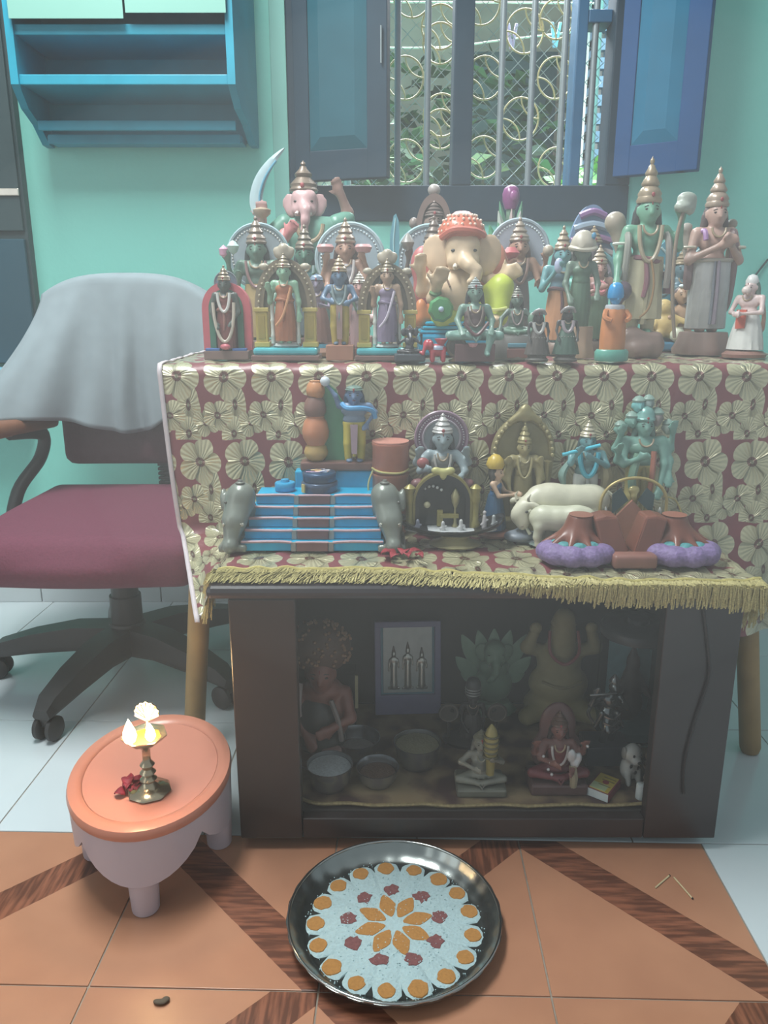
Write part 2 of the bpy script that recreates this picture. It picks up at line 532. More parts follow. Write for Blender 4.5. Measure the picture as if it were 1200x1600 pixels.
# outer grille: chain-link wire with cane-coloured rings
M_WIRE = paint((150, 165, 165), 0.5, 0.4, var=0.0)
gr = thing('window_grille', 'diamond wire grille with pale cane rings outside the window', 'grille', (0, 0, 0))
YG = YW+0.150
parts = []
d = 0.046
x0, x1, z0, z1 = WX0+0.03, WX1-0.03, 1.10, 1.74
n = int((x1-x0+z1-z0)/d)+1
for i in range(n):
    for sgn in (1, -1):
        # lines x + sgn*z = const, clipped to the opening, zig-zagged slightly in depth
        pts = []
        for k in range(0, int((z1-z0)/(d/2))+1):
            zz = z0+k*d/2
            xx = (x0+i*d-(zz-z0)) if sgn > 0 else (x0-(z1-z0)+i*d+(zz-z0))
            if x0-0.001 <= xx <= x1+0.001: pts.append((xx, YG+(0.0016 if k % 2 else -0.0016), zz))
        if len(pts) > 1: parts.append(tubeVF(pts, 0.0012, 4))
g = mesh_obj('wire_mesh', *join(parts), M_WIRE, gr); g['kind'] = 'stuff'
M_CANE = paint((186, 172, 120), 0.5, var=0.08)
YR = YG-0.012
for (px, py, rr, dbl) in [(633,122,29,1),(634,252,30,1),(688,42,29,0),(688,68,27,0),(690,180,29,0),(688,202,27,0),(820,49,29,1),(813,186,29,1),(757,122,29,0),(752,4,29,0),(755,246,29,0),(868,262,28,0),(868,122,28,0),(644,-8,29,1),(870,30,26,0),(640,190,12,0)]:
    p = onY(px, py, YR); r = rr*0.00171
    if rr < 20: continue
    ring = [(p.x+r*math.cos(2*PI*k/28), YR, p.z+r*1.08*math.sin(2*PI*k/28)) for k in range(28)]
    o = mesh_obj('ring', *tubeVF(ring, 0.0026, 6, closed=True), M_CANE, gr)
    def arc(cx, cz, a0, a1):
        return [(p.x+cx+r*math.cos(a0+(a1-a0)*k/12), YR-0.003, p.z+cz+r*1.08*math.sin(a0+(a1-a0)*k/12)) for k in range(13)]
    mesh_obj('ring_arc', *tubeVF(arc(r, r*1.08, PI, PI*1.5), 0.0022, 6), M_CANE, gr)
    mesh_obj('ring_arc', *tubeVF(arc(-r, -r*1.08, 0, PI*0.5), 0.0022, 6), M_CANE, gr)

# clothes line with pegs, strung between two posts
YL = YW+0.42
cl = thing('clothes_line', 'pair of white clothes lines strung between thin posts beyond the grille', 'clothes line', (0.26, YL, 0))
M_ROPE = paint((226, 226, 214), 0.6)
def rel(p): return (p.x-0.26, 0, p.z)
mesh_obj('rope', *tubeVF(smoothpts([rel(onY(540, 74, YL)), rel(onY(690, 74, YL)), rel(onY(790, 62, YL)), rel(onY(935, 46, YL))], 5), 0.0028, 6), M_ROPE, cl)
mesh_obj('rope', *tubeVF([rel(onY(540, 3, YL)), rel(onY(935, 5, YL))], 0.0028, 6), M_ROPE, cl)
for px in (540, 935):
    p = onY(px, 60, YL)
    mesh_obj('post', *tubeVF([(p.x-0.26, 0.006, 0.0), (p.x-0.26, 0.006, 1.9)], 0.012, 8), M_BAR, cl)
for px, py, c, nm in [(800, 58, (196, 160, 196), 'pink clothes peg clipped on the white line outside'), (868, 56, (150, 200, 235), 'pale blue clothes peg clipped on the white line outside')]:
    t = thing('clothes_peg', nm, 'peg', onY(px, py, YL-0.012))
    for sg in (-1, 1):
        mesh_obj('jaw', *boxVF((sg*0.007, 0, 0.002), (0.0045, 0.005, 0.034), rot=(0, sg*R(9), 0), bev=0.002), paint(c, 0.4), t)
    mesh_obj('spring', *tubeVF([(0, -0.006, 0.0), (0, 0.006, 0.0)], 0.004, 8), M_BAR, t)

# garden beyond: pale pink house wall with a perforated screen, shrubs and creepers
house = thing('neighbour_house', 'pinkish plastered house wall seen through the window bars', 'house', (0.5, 5.4, 0))
mesh_obj('wall', *boxVF((0, 0.1, 1.3), (3.4, 0.1, 1.6)), paint((176, 156, 146), 0.8, var=0.25, scale=3), house, smooth=False)
mesh_obj('plinth', *boxVF((0, -0.1, 0.55), (3.4, 0.12, 0.25)), paint((190, 176, 160), 0.8, var=0.2, scale=4), house, smooth=False)
for k in range(3):
    mesh_obj('house_window', *boxVF((-0.95+k*1.25, -0.02, 2.0), (0.28, 0.03, 0.38)), paint((70, 84, 92), 0.3), house, smooth=False)
ground = struct(mesh_obj('ground_outside', *boxVF((0.4, 4.2, -0.03), (4.0, 1.83, 0.03)), paint((120, 104, 84), 0.9, var=0.3, scale=5), smooth=False))
scr = thing('perforated_screen', 'blue-grey screen wall with rows of small square holes beyond the shrubs', 'screen', (1.28, 4.1, 0))
bars = []
for i in range(9): bars.append(boxVF((-0.28+i*0.07, 0, 1.35), (0.020, 0.02, 1.35)))
for j in range(34): bars.append(boxVF((0, 0, 0.05+j*0.08), (0.30, 0.02, 0.024)))
mesh_obj('lattice', *join(bars), paint((88, 112, 138), 0.7), scr, smooth=False)
mesh_obj('bright_board', *boxVF((0, 0.10, 1.4), (0.32, 0.02, 1.4)), paint((238, 240, 236), 0.9), scr, smooth=False)
def foliage(name, label, loc, rx, ry, rz, n, cols, leaf, seed, stem=True):
    rnd = random.Random(seed)
    t = thing(name, label, 'shrub', loc)
    for ci, c in enumerate(cols):
        V, F = [], []
        for _ in range(n//len(cols)):
            while True:
                q = Vector((rnd.uniform(-1, 1), rnd.uniform(-1, 1), rnd.uniform(-1, 1)))
                if q.length < 1: break
            if q.length < 0.35: q *= 1.8
            p = Vector((q.x*rx, q.y*ry, rz+q.z*rz))
            E_ = Euler((rnd.uniform(-1.2, 1.2), rnd.uniform(-0.6, 0.6), rnd.uniform(0, 6.28))).to_matrix()
            s = leaf*rnd.uniform(0.6, 1.3)
            k = len(V)
            for a, b_, cc in ((0, 0, 0), (0.5, 0.22, 0.06), (1, 0, 0), (0.5, -0.22, 0.06)):
                w = E_ @ Vector((a*s, b_*s, cc*s)); V.append(tuple(p+w))
            F.append([k, k+1, k+2, k+3])
        o = mesh_obj('leaves', V, F, paint(c, 0.5, var=0.15, scale=8), t, smooth=False); o['kind'] = 'stuff'
    if stem:
        for k in range(3):
            mesh_obj('stem', *tubeVF([(0.1*k-0.1, 0, 0), (0.12*k-0.12, 0.02, rz*1.4)], [0.02, 0.008], 6), paint((96, 84, 64), 0.8), t)
    return t
foliage('leafy_shrub', 'bright green leafy shrub lit outside the right half of the window', (0.86, 3.35, 0), 0.40, 0.3, 0.72, 1500, [(92, 142, 70), (124, 170, 92), (62, 104, 58)], 0.11, 1)
foliage('creeper_bush', 'dark green creeper bush outside the left half of the window', (-0.10, 3.75, 0), 0.50, 0.3, 0.85, 1500, [(58, 88, 58), (84, 112, 78), (44, 66, 48)], 0.10, 2)
foliage('garden_tree', 'tall olive-green tree crown behind the shrubs outside', (0.45, 4.75, 0.0), 1.1, 0.28, 1.15, 1500, [(72, 100, 68), (104, 128, 88), (52, 74, 56)], 0.13, 3)

# ================================================================== WALL FURNITURE
# ---- cupboard set against the wall at the left
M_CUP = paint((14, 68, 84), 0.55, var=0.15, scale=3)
M_CUPD = paint((36, 60, 64), 0.55, var=0.15, scale=3)  # darker upper half is a reflection put into the colour
cup = thing('wall_cupboard', 'dark teal wall cupboard with a dark reflection coloured into its upper door beside the blue shelf', 'cupboard', (-1.27, YW, 0.70))
def lb(name, x0, x1, y0, y1, z0, z1, mat, parent, bev=0.002):
    return mesh_obj(name, *boxVF(((x0+x1)/2, (y0+y1)/2, (z0+z1)/2), ((x1-x0)/2, (y1-y0)/2, (z1-z0)/2), bev=bev), mat, parent, smooth=False)
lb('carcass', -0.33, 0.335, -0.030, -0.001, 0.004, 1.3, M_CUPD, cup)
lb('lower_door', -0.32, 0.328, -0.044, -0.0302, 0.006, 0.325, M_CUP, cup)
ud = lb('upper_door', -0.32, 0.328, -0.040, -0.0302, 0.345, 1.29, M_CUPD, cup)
lb('hinge_strap', 0.255, 0.330, -0.046, -0.041, 0.430, 0.448, paint((196, 190, 180), 0.3, 0.5), ud)
lb('ledge', -0.33, 0.30, -0.15, -0.001, -0.110, -0.090, paint((96, 150, 170), 0.5), cup)
for k, (c, h, lab) in enumerate([((126, 176, 198), 0.034, 'folded pale blue sheet lying lowest on the cupboard ledge'), ((92, 112, 130), 0.018, 'thin grey-blue cloth folded between two pale sheets on the ledge'), ((120, 178, 200), 0.032, 'folded sky blue sheet topmost on the cupboard ledge')]):
    z = 0.610+[0, 0.0345, 0.053][k]
    V, F = boxVF((0, 0, h/2), (0.27, 0.065, h/2), bev=h*0.45)
    o = mesh_obj('folded_sheet', V, F, paint(c, 0.8, var=0.1, scale=30), None, loc=(-1.27, YW-0.075, z))
    tag(o, lab, 'linen', 'folded sheets on the cupboard ledge')

# ---- blue wall shelf
M_SH = paint((0, 142, 168), 0.5, var=0.14, scale=12)
M_SHB = paint((20, 136, 160), 0.6, var=0.20, scale=9)
sh = thing('wall_shelf', 'bright blue painted wooden wall shelf with tapering side panels above the chair', 'shelf', (-0.60, YW, 1.23))
YF = 1.95
def sidepanel(xf0, xb0, name='side_panel'):
    # profile in (y, z): full depth above, tapering back to the wall at the foot
    prof = [(-0.001, 0.02), (-0.04, 0.02), (-0.10, 0.055), (-0.17, 0.075), (-0.22, 0.115), (-0.22, 0.9), (-0.001, 0.9)]
    n = len(prof); V = []
    for dx in (-0.009, 0.009):
        for y, z in prof:
            f = -y/0.22
            V.append((xb0+(xf0-xb0)*f+dx, y, z))
    F = [list(range(n)), list(range(n, 2*n))[::-1]]
    for i in range(n): F.append([i, (i+1) % n, (i+1) % n+n, i+n])
    return mesh_obj(name, V, F, M_SH, sh, smooth=False)
sidepanel(-0.243, -0.262)     # towards the door side
sidepanel(0.252, 0.268)
lb('back_panel', -0.26, 0.26, -0.012, -0.002, 0.03, 0.9, M_SHB, sh)
for z, d in ((0.020, 0.075), (0.120, 0.205), (0.222, 0.205), (0.42, 0.205), (0.62, 0.205)):
    bo = lb('shelf_board', -0.240, 0.246, -d, -0.0125, z, z+0.016, M_SH, sh)
    lb('lip', -0.236, 0.242, -d-0.006, -d, z-0.004, z+0.018, M_SH, bo)
lb('fascia', -0.236, 0.242, -0.135, -0.125, 0.036, 0.058, M_SHB, sh)
for k, (px0, px1, yb) in enumerate(((14, 193, 29), (196, 353, 20))):
    a = onY(px0, yb, YF-0.012); b = onY(px1, yb, YF-0.012)
    V, F = boxVF(((a.x+b.x)/2, YF-0.012, a.z+0.12), ((b.x-a.x)/2, 0.0012, 0.12))
    tag(mesh_obj('paper_sheet', V, F, paint((122, 172, 160), 0.7, var=0.03, scale=8), smooth=False), ['large pale paper sheet pinned on the shelf front near the cupboard', 'smaller pale paper sheet pinned on the shelf front near the window'][k], 'paper')

# ---- wires on the wall at the right
p = [onY(1200, 405, YW-0.006), onY(1182, 428, YW-0.008), onY(1165, 450, YW-0.02), onY(1172, 500, YW-0.008), onY(1190, 545, YW-0.006)]
tag(mesh_obj('wall_cable', *tubeVF(smoothpts(p, 5), 0.0025, 6), paint((40, 52, 56), 0.5)), 'thin dark cable looping on the mint wall beside the white-dressed monkey doll', 'cable')

# ================================================================== OFFICE CHAIR
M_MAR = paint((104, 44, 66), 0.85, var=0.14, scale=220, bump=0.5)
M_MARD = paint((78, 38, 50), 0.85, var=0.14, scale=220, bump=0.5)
M_BLK = paint((40, 40, 42), 0.45, var=0.08)
ch = thing('office_chair', 'maroon office swivel chair with black star base under a grey cloth', 'chair', (-0.61, 1.70, 0))
V, F = blend([('b', (0, -0.03, 0.368), (0.205, 0.225, 0.012), 0.040), ('e', (0, -0.22, 0.360), (0.20, 0.10, 0.038)), ('e', (0, -0.02, 0.392), (0.20, 0.20, 0.020))], 0.012, 0.03)
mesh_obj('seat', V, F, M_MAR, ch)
mesh_obj('seat_pan', *boxVF((0, -0.02, 0.312), (0.15, 0.16, 0.012), bev=0.01), M_BLK, ch)
V, F = blend([('b', (0, 0.225, 0.675), (0.165, 0.012, 0.18), 0.025)], 0.014, 0.0)
V = np.array(V); V[:, 1] += 0.10*(np.abs(V[:, 0])**2)*-2.0
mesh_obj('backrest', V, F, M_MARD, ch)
mesh_obj('back_bar', *join([tubeVF(smoothpts([(0.06, 0.08, 0.31), (0.06, 0.25, 0.32), (0.06, 0.28, 0.42), (0.06, 0.262, 0.62)], 5), 0.020, 8, flat=1.6)]+[boxVF((0.06, 0.268, 0.40+0.012*i), (0.036, 0.016, 0.004), bev=0.002) for i in range(9)]), M_BLK, ch)
mesh_obj('gas_column', *join([latheVF([(0.036, 0.11), (0.036, 0.20), (0.031, 0.20), (0.031, 0.31)], 20)]), M_BLK, ch)
mesh_obj('hub', *latheVF([(0.036, 0.055), (0.052, 0.065), (0.052, 0.105), (0.040, 0.135), (0.0, 0.135)], 20), M_BLK, ch)
for a in (256, 184, 112, 40, 328):
    t = R(a); dx, dy = math.cos(t), math.sin(t); nx, ny = -dy, dx
    V = []; F = []
    st = [(0.03, 0.128, 0.064, 0.046), (0.12, 0.130, 0.056, 0.042), (0.22, 0.114, 0.046, 0.036), (0.30, 0.092, 0.034, 0.028), (0.325, 0.072, 0.020, 0.020)]
    for s_, z, h, w in st:
        for (a_, b_) in ((-1, -0.4), (-0.7, 1), (0.7, 1), (1, -0.4), (0.8, -1), (-0.8, -1)):
            V.append((dx*s_+nx*w*a_, dy*s_+ny*w*a_, z-h*0.5+h*0.5*b_))
    for i in range(len(st)-1):
        for j in range(6):
            F.append([i*6+j, i*6+(j+1) % 6, (i+1)*6+(j+1) % 6, (i+1)*6+j])
    F.append(list(range(6))[::-1]); F.append([(len(st)-1)*6+j for j in range(6)])
    leg = mesh_obj('base_leg', V, F, M_BLK, ch)
    cs = []
    for sg in (-1, 1):
        V, F = latheVF([(0.0, -0.009), (0.020, -0.009), (0.026, -0.004), (0.026, 0.004), (0.020, 0.009), (0.0, 0.009)], 18)
        cs.append(([(dx*0.308+(-dy)*sg*0.015+x*dx - z*dy*1.0, dy*0.308+dx*sg*0.015+x*dy+z*dx, 0.0262+y) for x, y, z in V], F))
    cs.append(boxVF((dx*0.308, dy*0.308, 0.046), (0.012, 0.012, 0.016), rot=(0, 0, t), bev=0.004))
    mesh_obj('caster', *join(cs), M_BLK, leg)
for sg in (-1, 1):
    pts = smoothpts([(sg*0.20, 0.02, 0.315), (sg*0.262, 0.03, 0.33), (sg*0.258, 0.075, 0.43), (sg*0.225, 0.14, 0.50), (sg*0.215, 0.14, 0.560), (sg*0.24, 0.03, 0.580)], 6)
    am = mesh_obj('arm_frame', *tubeVF(pts, 0.015, 10, flat=1.3), M_BLK, ch)
    V, F = boxVF((sg*0.258, 0.065, 0.588), (0.046, 0.125, 0.018), rot=(0, 0, sg*R(16)), bev=0.012)
    mesh_obj('arm_pad', V, F, paint((120, 78, 56), 0.45, var=0.25, scale=14), am)

# ---- grey cloth draped over the chair back and its arm
def drape():
    nu, nv = 60, 46
    V, F = [], []
    # columns run along the backrest from its far side over the top and down the front; u across
    for i in range(nu+1):
        u = i/nu
        x = -0.20+0.40*u                      # across the backrest (chair local)
        for j in range(nv+1):
            v = j/nv
            top = 0.918-0.05*abs(2*u-0.95)**3.0
            if v < 0.18:
                q = v/0.18
                y = 0.285-0.02*(1-q); z = top-0.14*(1-q)
            elif v < 0.30:
                q = (v-0.18)/0.12; an = PI*q
                y = 0.235+0.045*math.cos(an)+0.0; z = top+0.012*math.sin(an)
            else:
                q = (v-0.30)/0.70
                y = 0.190-0.035*q-0.01*math.sin(q*3)
                low = 0.575+0.05*math.exp(-((u-0.95)/0.25)**2)+0.02*math.sin(u*9)
                low += 0.03*max(0, 0.42-u)
                z = top-(top-low)*q
                # the side towards the arm flares out over it
                fl_ = max(0, (0.42-u)/0.42)
                x2 = x-fl_*(0.165*q**1.4)
                y -= fl_*0.16*q**1.3
                z -= 0.0*fl_
                fold = 0.014*q*math.sin(u*23+1.5*q)+0.008*q*math.sin(u*47+1)
                y += fold
                V.append((x2+0.006*math.sin(q*5+u*14)*q, y, z)); continue
            V.append((x, y, z))
    for i in range(nu):
        for j in range(nv):
            a = i*(nv+1)+j
            F.append([a, a+1, a+nv+2, a+nv+1])
    return V, F
M_GCL = paint((134, 147, 153), 0.9, var=0.08, scale=26, bump=0.25)
V, F = drape()
o = mesh_obj('draped_cloth', V, F, M_GCL, None, loc=(-0.61, 1.70, 0))
sol = o.modifiers.new('thickness', 'SOLIDIFY'); sol.thickness = 0.003; sol.offset = 1
tag(o, 'pale grey cloth draped over the back of the office chair', 'cloth')

# ================================================================== TABLE, CLOTH, CABINET
TX0, TX1, TY1 = -0.390, 0.81, 2.00
M_WOOD = paint((152, 122, 74), 0.55, var=0.22, scale=18)
tb = thing('wooden_table', 'wooden table with round splayed legs hidden under the flowered brocade', 'table', (0.2, 1.65, 0))
mesh_obj('tabletop', *boxVF(((TX0+TX1)/2-0.2, (YT+TY1)/2-1.65+0.004, ZT-0.016), ((TX1-TX0)/2-0.006, (TY1-YT)/2-0.012, 0.014), bev=0.004), M_WOOD, tb, smooth=False)
for (ax, ay, bx, by) in ((-0.322, 1.425, -0.378, 1.352), (0.655, 1.425, 0.727, 1.352), (-0.22, 1.93, -0.25, 1.96), (0.655, 1.90, 0.727, 1.94)):
    pts = [(ax-0.2+(bx-ax)*t, ay-1.65+(by-ay)*t, (ZT-0.03)*(1-t)+0.001) for t in (0, 0.25, 0.5, 0.75, 0.985, 1.0)]
    mesh_obj('leg', *tubeVF(pts, [0.021, 0.0225, 0.0215, 0.0205, 0.020, 0.016], 14), M_WOOD, tb)
# strip of ochre cloth hanging behind the cabinet's corner, pinned under the table edge
V, F = [], []
for i in range(8):
    for j in range(4):
        t = i/7; s_ = j/3-0.5
        V.append((-0.292+0.05*t+s_*0.055*(1-0.75*t), 1.392+0.006*math.sin(7*t+4*s_), 0.45-0.255*t))
for i in range(7):
    for j in range(3): F.append([i*4+j, i*4+j+1, i*4+j+5, i*4+j+4])
V = [(x, y, z+(0.30 if k < 4 else 0)) for k, (x, y, z) in enumerate(V)]
o = mesh_obj('cloth_strip', V, F, paint((176, 142, 78), 0.8, var=0.15, scale=30)); o.modifiers.new('thickness', 'SOLIDIFY').thickness = 0.002
tag(o, 'ochre strip of cloth hanging from the table edge beside the wooden leg', 'cloth')

# ---- cabinet
M_CAB = paint((46, 36, 36), 0.30, var=0.22, scale=7)
M_CABT = paint((52, 46, 50), 0.22, var=0.15, scale=7)
M_CABI = paint((50, 44, 42), 0.55, var=0.15, scale=5)
cab = thing('low_cabinet', 'dark brown low wooden cabinet with an open front standing before the table', 'cabinet', (0.15, 1.25, 0))
def cb(name, x0, x1, y0, y1, z0, z1, mat=M_CAB, bev=0.002, parent=cab):
    return mesh_obj(name, *boxVF(((x0+x1)/2-0.15, (y0+y1)/2-1.25, (z0+z1)/2), ((x1-x0)/2, (y1-y0)/2, (z1-z0)/2), bev=bev), mat, parent, smooth=False)
CY0, CY1 = 1.068, 1.46
cb('top_board', -0.264, 0.566, CY0-0.006, CY1+0.01, ZC-0.020, ZC, M_CABT, 0.008)
cb('front_stile', -0.232, -0.132, CY0, CY0+0.022, 0.022, ZC-0.0205)
cb('front_stile', 0.420, 0.536, CY0, CY0+0.022, 0.022, ZC-0.0205)
cb('side_panel', -0.232, -0.212, CY0+0.0225, CY1, 0.022, ZC-0.0205)
cb('side_panel', 0.516, 0.536, CY0+0.0225, CY1, 0.022, ZC-0.0205)
cb('bottom_rail', -0.131, 0.419, CY0+0.001, CY0+0.021, 0.022, 0.058)
cb('bottom_board', -0.211, 0.515, CY0+0.0225, CY1-0.012, 0.042, 0.058, M_CABI)
cb('back_panel', -0.211, 0.515, CY1-0.011, CY1, 0.030, ZC-0.0205, M_CABI)
for x in (-0.19, 0.495):
    for y in (1.12, 1.41):
        mesh_obj('foot', *latheVF([(0.016, 0.0), (0.020, 0.006), (0.022, 0.0218)], 14, (x-0.15, y-1.25, 0)), M_BLK, cab)
p = [onY(1098, 945, CY0-0.003), onY(1106, 1010, CY0-0.0035), onY(1107, 1060, CY0-0.0035), onY(1085, 1130, CY0-0.0035), onY(1070, 1190, CY0-0.0035), onY(1068, 1240, CY0-0.003)]
p = [(q.x, CY0-0.003, q.z) for q in p]
tag(mesh_obj('power_cable', *tubeVF(smoothpts(p, 6), 0.0026, 6), paint((26, 26, 30), 0.4)), 'thin black cable hanging down the front stile of the dark cabinet', 'cable')

# ---- brocade: gold hibiscus on maroon, continuous over table top, front drop and cabinet top
def brocade():
    m, nt, b = newmat('gold_flower_brocade')
    L = nt.links.new
    N = nt.nodes.new
    uv = N('ShaderNodeUVMap'); uv.uv_map = 'UVMap'
    def mth(op, *a):
        n = N('ShaderNodeMath'); n.operation = op
        for i, q in enumerate(a):
            if isinstance(q, (int, float)): n.inputs[i].default_value = q
            else: L(q, n.inputs[i])
        return n.outputs[0]
    sep = N('ShaderNodeSeparateXYZ'); L(uv.outputs[0], sep.inputs[0])
    nz = N('ShaderNodeTexNoise'); nz.inputs['Scale'].default_value = 30; nz.inputs['Detail'].default_value = 2; L(uv.outputs[0], nz.inputs['Vector'])
    wob = mth('MULTIPLY', mth('SUBTRACT', nz.outputs['Fac'], 0.5), 0.006)
    TW, TH = 0.0835, 0.152
    U = mth('ADD', sep.outputs[0], wob); Vv = mth('ADD', sep.outputs[1], wob)
    rows = mth('DIVIDE', Vv, TH)
    Us = mth('ADD', U, mth('MULTIPLY', mth('FLOOR', rows), 0.026))
    res = None; ridge = None; dark = None
    def flower(cx, cy, Rr, ph, npet=5, stretch=1.0, sq=0.30):
        # wrapped offset from the flower centre inside the repeat
        dx = mth('SUBTRACT', mth('MULTIPLY', mth('FRACT', mth('ADD', mth('DIVIDE', mth('SUBTRACT', Us, cx), TW), 0.5)), TW), TW/2)
        fr = mth('MULTIPLY', mth('FRACT', rows), TH)
        dy = mth('MULTIPLY', mth('SUBTRACT', fr, cy), stretch)
        r = mth('SQRT', mth('ADD', mth('MULTIPLY', dx, dx), mth('MULTIPLY', dy, dy)))
        th = mth('ARCTAN2', dy, dx)
        pet = mth('ABSOLUTE', mth('COSINE', mth('ADD', mth('MULTIPLY', th, npet/2), ph)))
        edge = mth('MULTIPLY', mth('ADD', 1-sq, mth('MULTIPLY', mth('POWER', pet, 0.55), sq)), Rr)
        mask = mth('LESS_THAN', r, edge)
        rn = mth('DIVIDE', r, Rr)
        ray = mth('MULTIPLY', mth('SINE', mth('ADD', mth('MULTIPLY', th, 26), mth('MULTIPLY', nz.outputs['Fac'], 9.0))), 0.22)
        groove = mth('MULTIPLY', mth('POWER', mth('SUBTRACT', 1.0, pet), 3.0), -1.6)
        rid = mth('ADD', mth('ADD', ray, groove), mth('MULTIPLY', rn, 1.2))
        dk = mth('LESS_THAN', rn, 0.22)
        dot = mth('LESS_THAN', rn, 0.09)
        return mask, rid, mth('SUBTRACT', dk, dot)
    def over(cur, new):
        if cur is None: return new
        out = [mth('MAXIMUM', cur[0], new[0])]
        for k in (1, 2):
            out.append(mth('ADD', mth('MULTIPLY', cur[k], mth('SUBTRACT', 1.0, new[0])), mth('MULTIPLY', new[k], new[0])))
        return out
    cur = None
    # leaf-like lower petals, small flowers, then the large flowers on top
    for a in ((0.022, 0.062, 0.020, 0.3, 2, 0.45, 0.12), (0.016, 0.010, 0.024, 1.2, 3, 0.75, 0.30), (-0.034, 0.030, 0.024, 0.9, 4, 0.9, 0.40), (-0.012, 0.044, 0.028, 0.3, 5, 1.0, 0.38), (0.006, 0.112, 0.0395, 0.2, 5, 0.92, 0.28)):
        cur = over(cur, flower(*a))
    mask, rid, dk = cur
    gm = N('ShaderNodeMix'); gm.data_type = 'RGBA'; gm.inputs[6].default_value = rgb((140, 134, 104)); gm.inputs[7].default_value = rgb((202, 197, 162))
    L(mth('ADD', mth('MULTIPLY', rid, 0.35), 0.35), gm.inputs[0])
    gm.clamp_factor = True
    ck = N('ShaderNodeMix'); ck.data_type = 'RGBA'; ck.inputs[7].default_value = rgb((104, 62, 50)); L(dk, ck.inputs[0]); L(gm.outputs[2], ck.inputs[6])
    fin = N('ShaderNodeMix'); fin.data_type = 'RGBA'; fin.inputs[6].default_value = rgb((120, 60, 66)); L(mask, fin.inputs[0]); L(ck.outputs[2], fin.inputs[7])
    L(fin.outputs[2], b.inputs['Base Color'])
    L(mth('MULTIPLY', mask, 0.22), b.inputs['Metallic'])
    L(mth('SUBTRACT', 0.52, mth('MULTIPLY', mask, 0.20)), b.inputs['Roughness'])
    L(mth('ADD', mth('MULTIPLY', mask, 0.75), 0.25), b.inputs['Coat Weight']); b.inputs['Coat Roughness'].default_value = 0.24
    bp = N('ShaderNodeBump'); bp.inputs['Strength'].default_value = 1.0; bp.inputs['Distance'].default_value = 0.0026
    L(mth('ADD', mth('MULTIPLY', mask, 1.2), mth('MULTIPLY', rid, mth('MULTIPLY', mask, 0.7))), bp.inputs['Height'])
    L(bp.outputs[0], b.inputs['Normal'])
    return m
M_BRO = brocade()
cloth = thing('brocade_cloth', 'gold-flowered maroon brocade covering the table and the cabinet top', 'tablecloth', (0.2, 1.4, 0))
def cloth_mesh():
    nu = 150
    X0, X1 = -0.393, 0.825
    prof = []       # (arc, kind, t)
    import itertools
    seq = [('top', 26), ('drop', 40), ('cab', 26)]
    V, F, UV = [], [], []
    rows_ = []
    arc = 0.0
    zt = ZT+0.0035
    for k in range(27): rows_.append(('top', k/26))
    for k in range(1, 41): rows_.append(('drop', k/40))
    for k in range(1, 29): rows_.append(('cab', k/28))
    for i in range(nu+1):
        u = i/nu
        x = X0+(X1-X0)*u
        last = None; arc = 0
        col = []
        for kind, t in rows_:
            xx = x
            if kind == 'top':
                y = TY1-(TY1-(YT+0.004))*t
                z = zt+0.0016*math.sin(x*61+y*37)*math.sin(y*90+x*23)+0.0010*math.sin(x*143+y*20) - (0.004*max(0, t-0.97)/0.03)
            elif kind == 'drop':
                amp = 0.0045*min(1, t*3)
                lean = 0.008*t*min(1, max(0, (x+0.30)/0.16))*min(1, max(0, (0.62-x)/0.14))
                y = YT-0.004-0.012*t+lean+amp*math.sin(x*22+1.3*math.sin(t*4))+amp*0.5*math.sin(x*57+t*3)
                z = zt-0.006-(zt-0.006-(ZC+0.008))*t
                xx = x+0.020*t*max(0, 1-u*6)
            else:
                yf = 1.128-0.052*min(1, max(0, (x-0.0)/0.35))      # front edge lies nearer the cabinet's edge towards the right
                ys = YT-0.016+0.008*min(1, max(0, (x+0.30)/0.16))*min(1, max(0, (0.62-x)/0.14))
                y = ys+(yf-ys)*t
                z = ZC+0.0045+0.004*math.exp(-t*9)+0.0035*abs(math.sin(x*26+t*9))*math.sin(x*63+t*14)**2+0.0012*math.sin(x*150+t*31)*math.sin(t*40)
                xx = x+0.020*max(0, 1-u*6)
                # beyond the cabinet's ends the sheet sags and gathers
                if x < -0.262:
                    q = (-0.262-x)/0.124
                    z -= q*(0.010+0.075*t**1.2)
                    xx = -0.262+(xx+0.262)*(1-0.68*t)+0.004
                    y += 0.02*math.sin(q*9)*t
                if x > 0.558:
                    q = min(1, (x-0.558)/0.07); q = q*q*(3-2*q)
                    y = y*(1-q)+(ys-0.02*math.sin(x*40)*t)*q
                    z = z*(1-q)+(ZC-0.20*t)*q
            p = Vector((xx, y, z))
            if last is not None: arc += (p-last).length
            last = p
            col.append((p, arc))
        for p, a in col:
            V.append((p.x-0.2, p.y-1.4, p.z)); UV.append((x, -a))
    m = len(rows_)
    for i in range(nu):
        for j in range(m-1):
            a = i*m+j
            F.append([a, a+m, a+m+1, a+1])
    o = mesh_obj('sheet', V, F, M_BRO, cloth)
    uvl = o.data.uv_layers.new(name='UVMap')
    for l in o.data.loops: uvl.data[l.index].uv = UV[l.vertex_index]
    # left hem band and the side fall at the table's end
    hem = [V[j] for j in range(m)]
    V2, F2 = [], []
    for (x, y, z) in hem: V2 += [(x-0.004, y-0.0025, z+0.001), (x+0.004, y-0.0025, z+0.001)]
    for j in range(m-1): F2.append([2*j, 2*j+1, 2*j+3, 2*j+2])
    h = mesh_obj('hem', V2, F2, paint((196, 186, 190), 0.6), cloth); h.modifiers.new('t', 'SOLIDIFY').thickness = 0.002
    return V, m, nu, rows_
CV, Cm, Cnu, _rw = cloth_mesh()
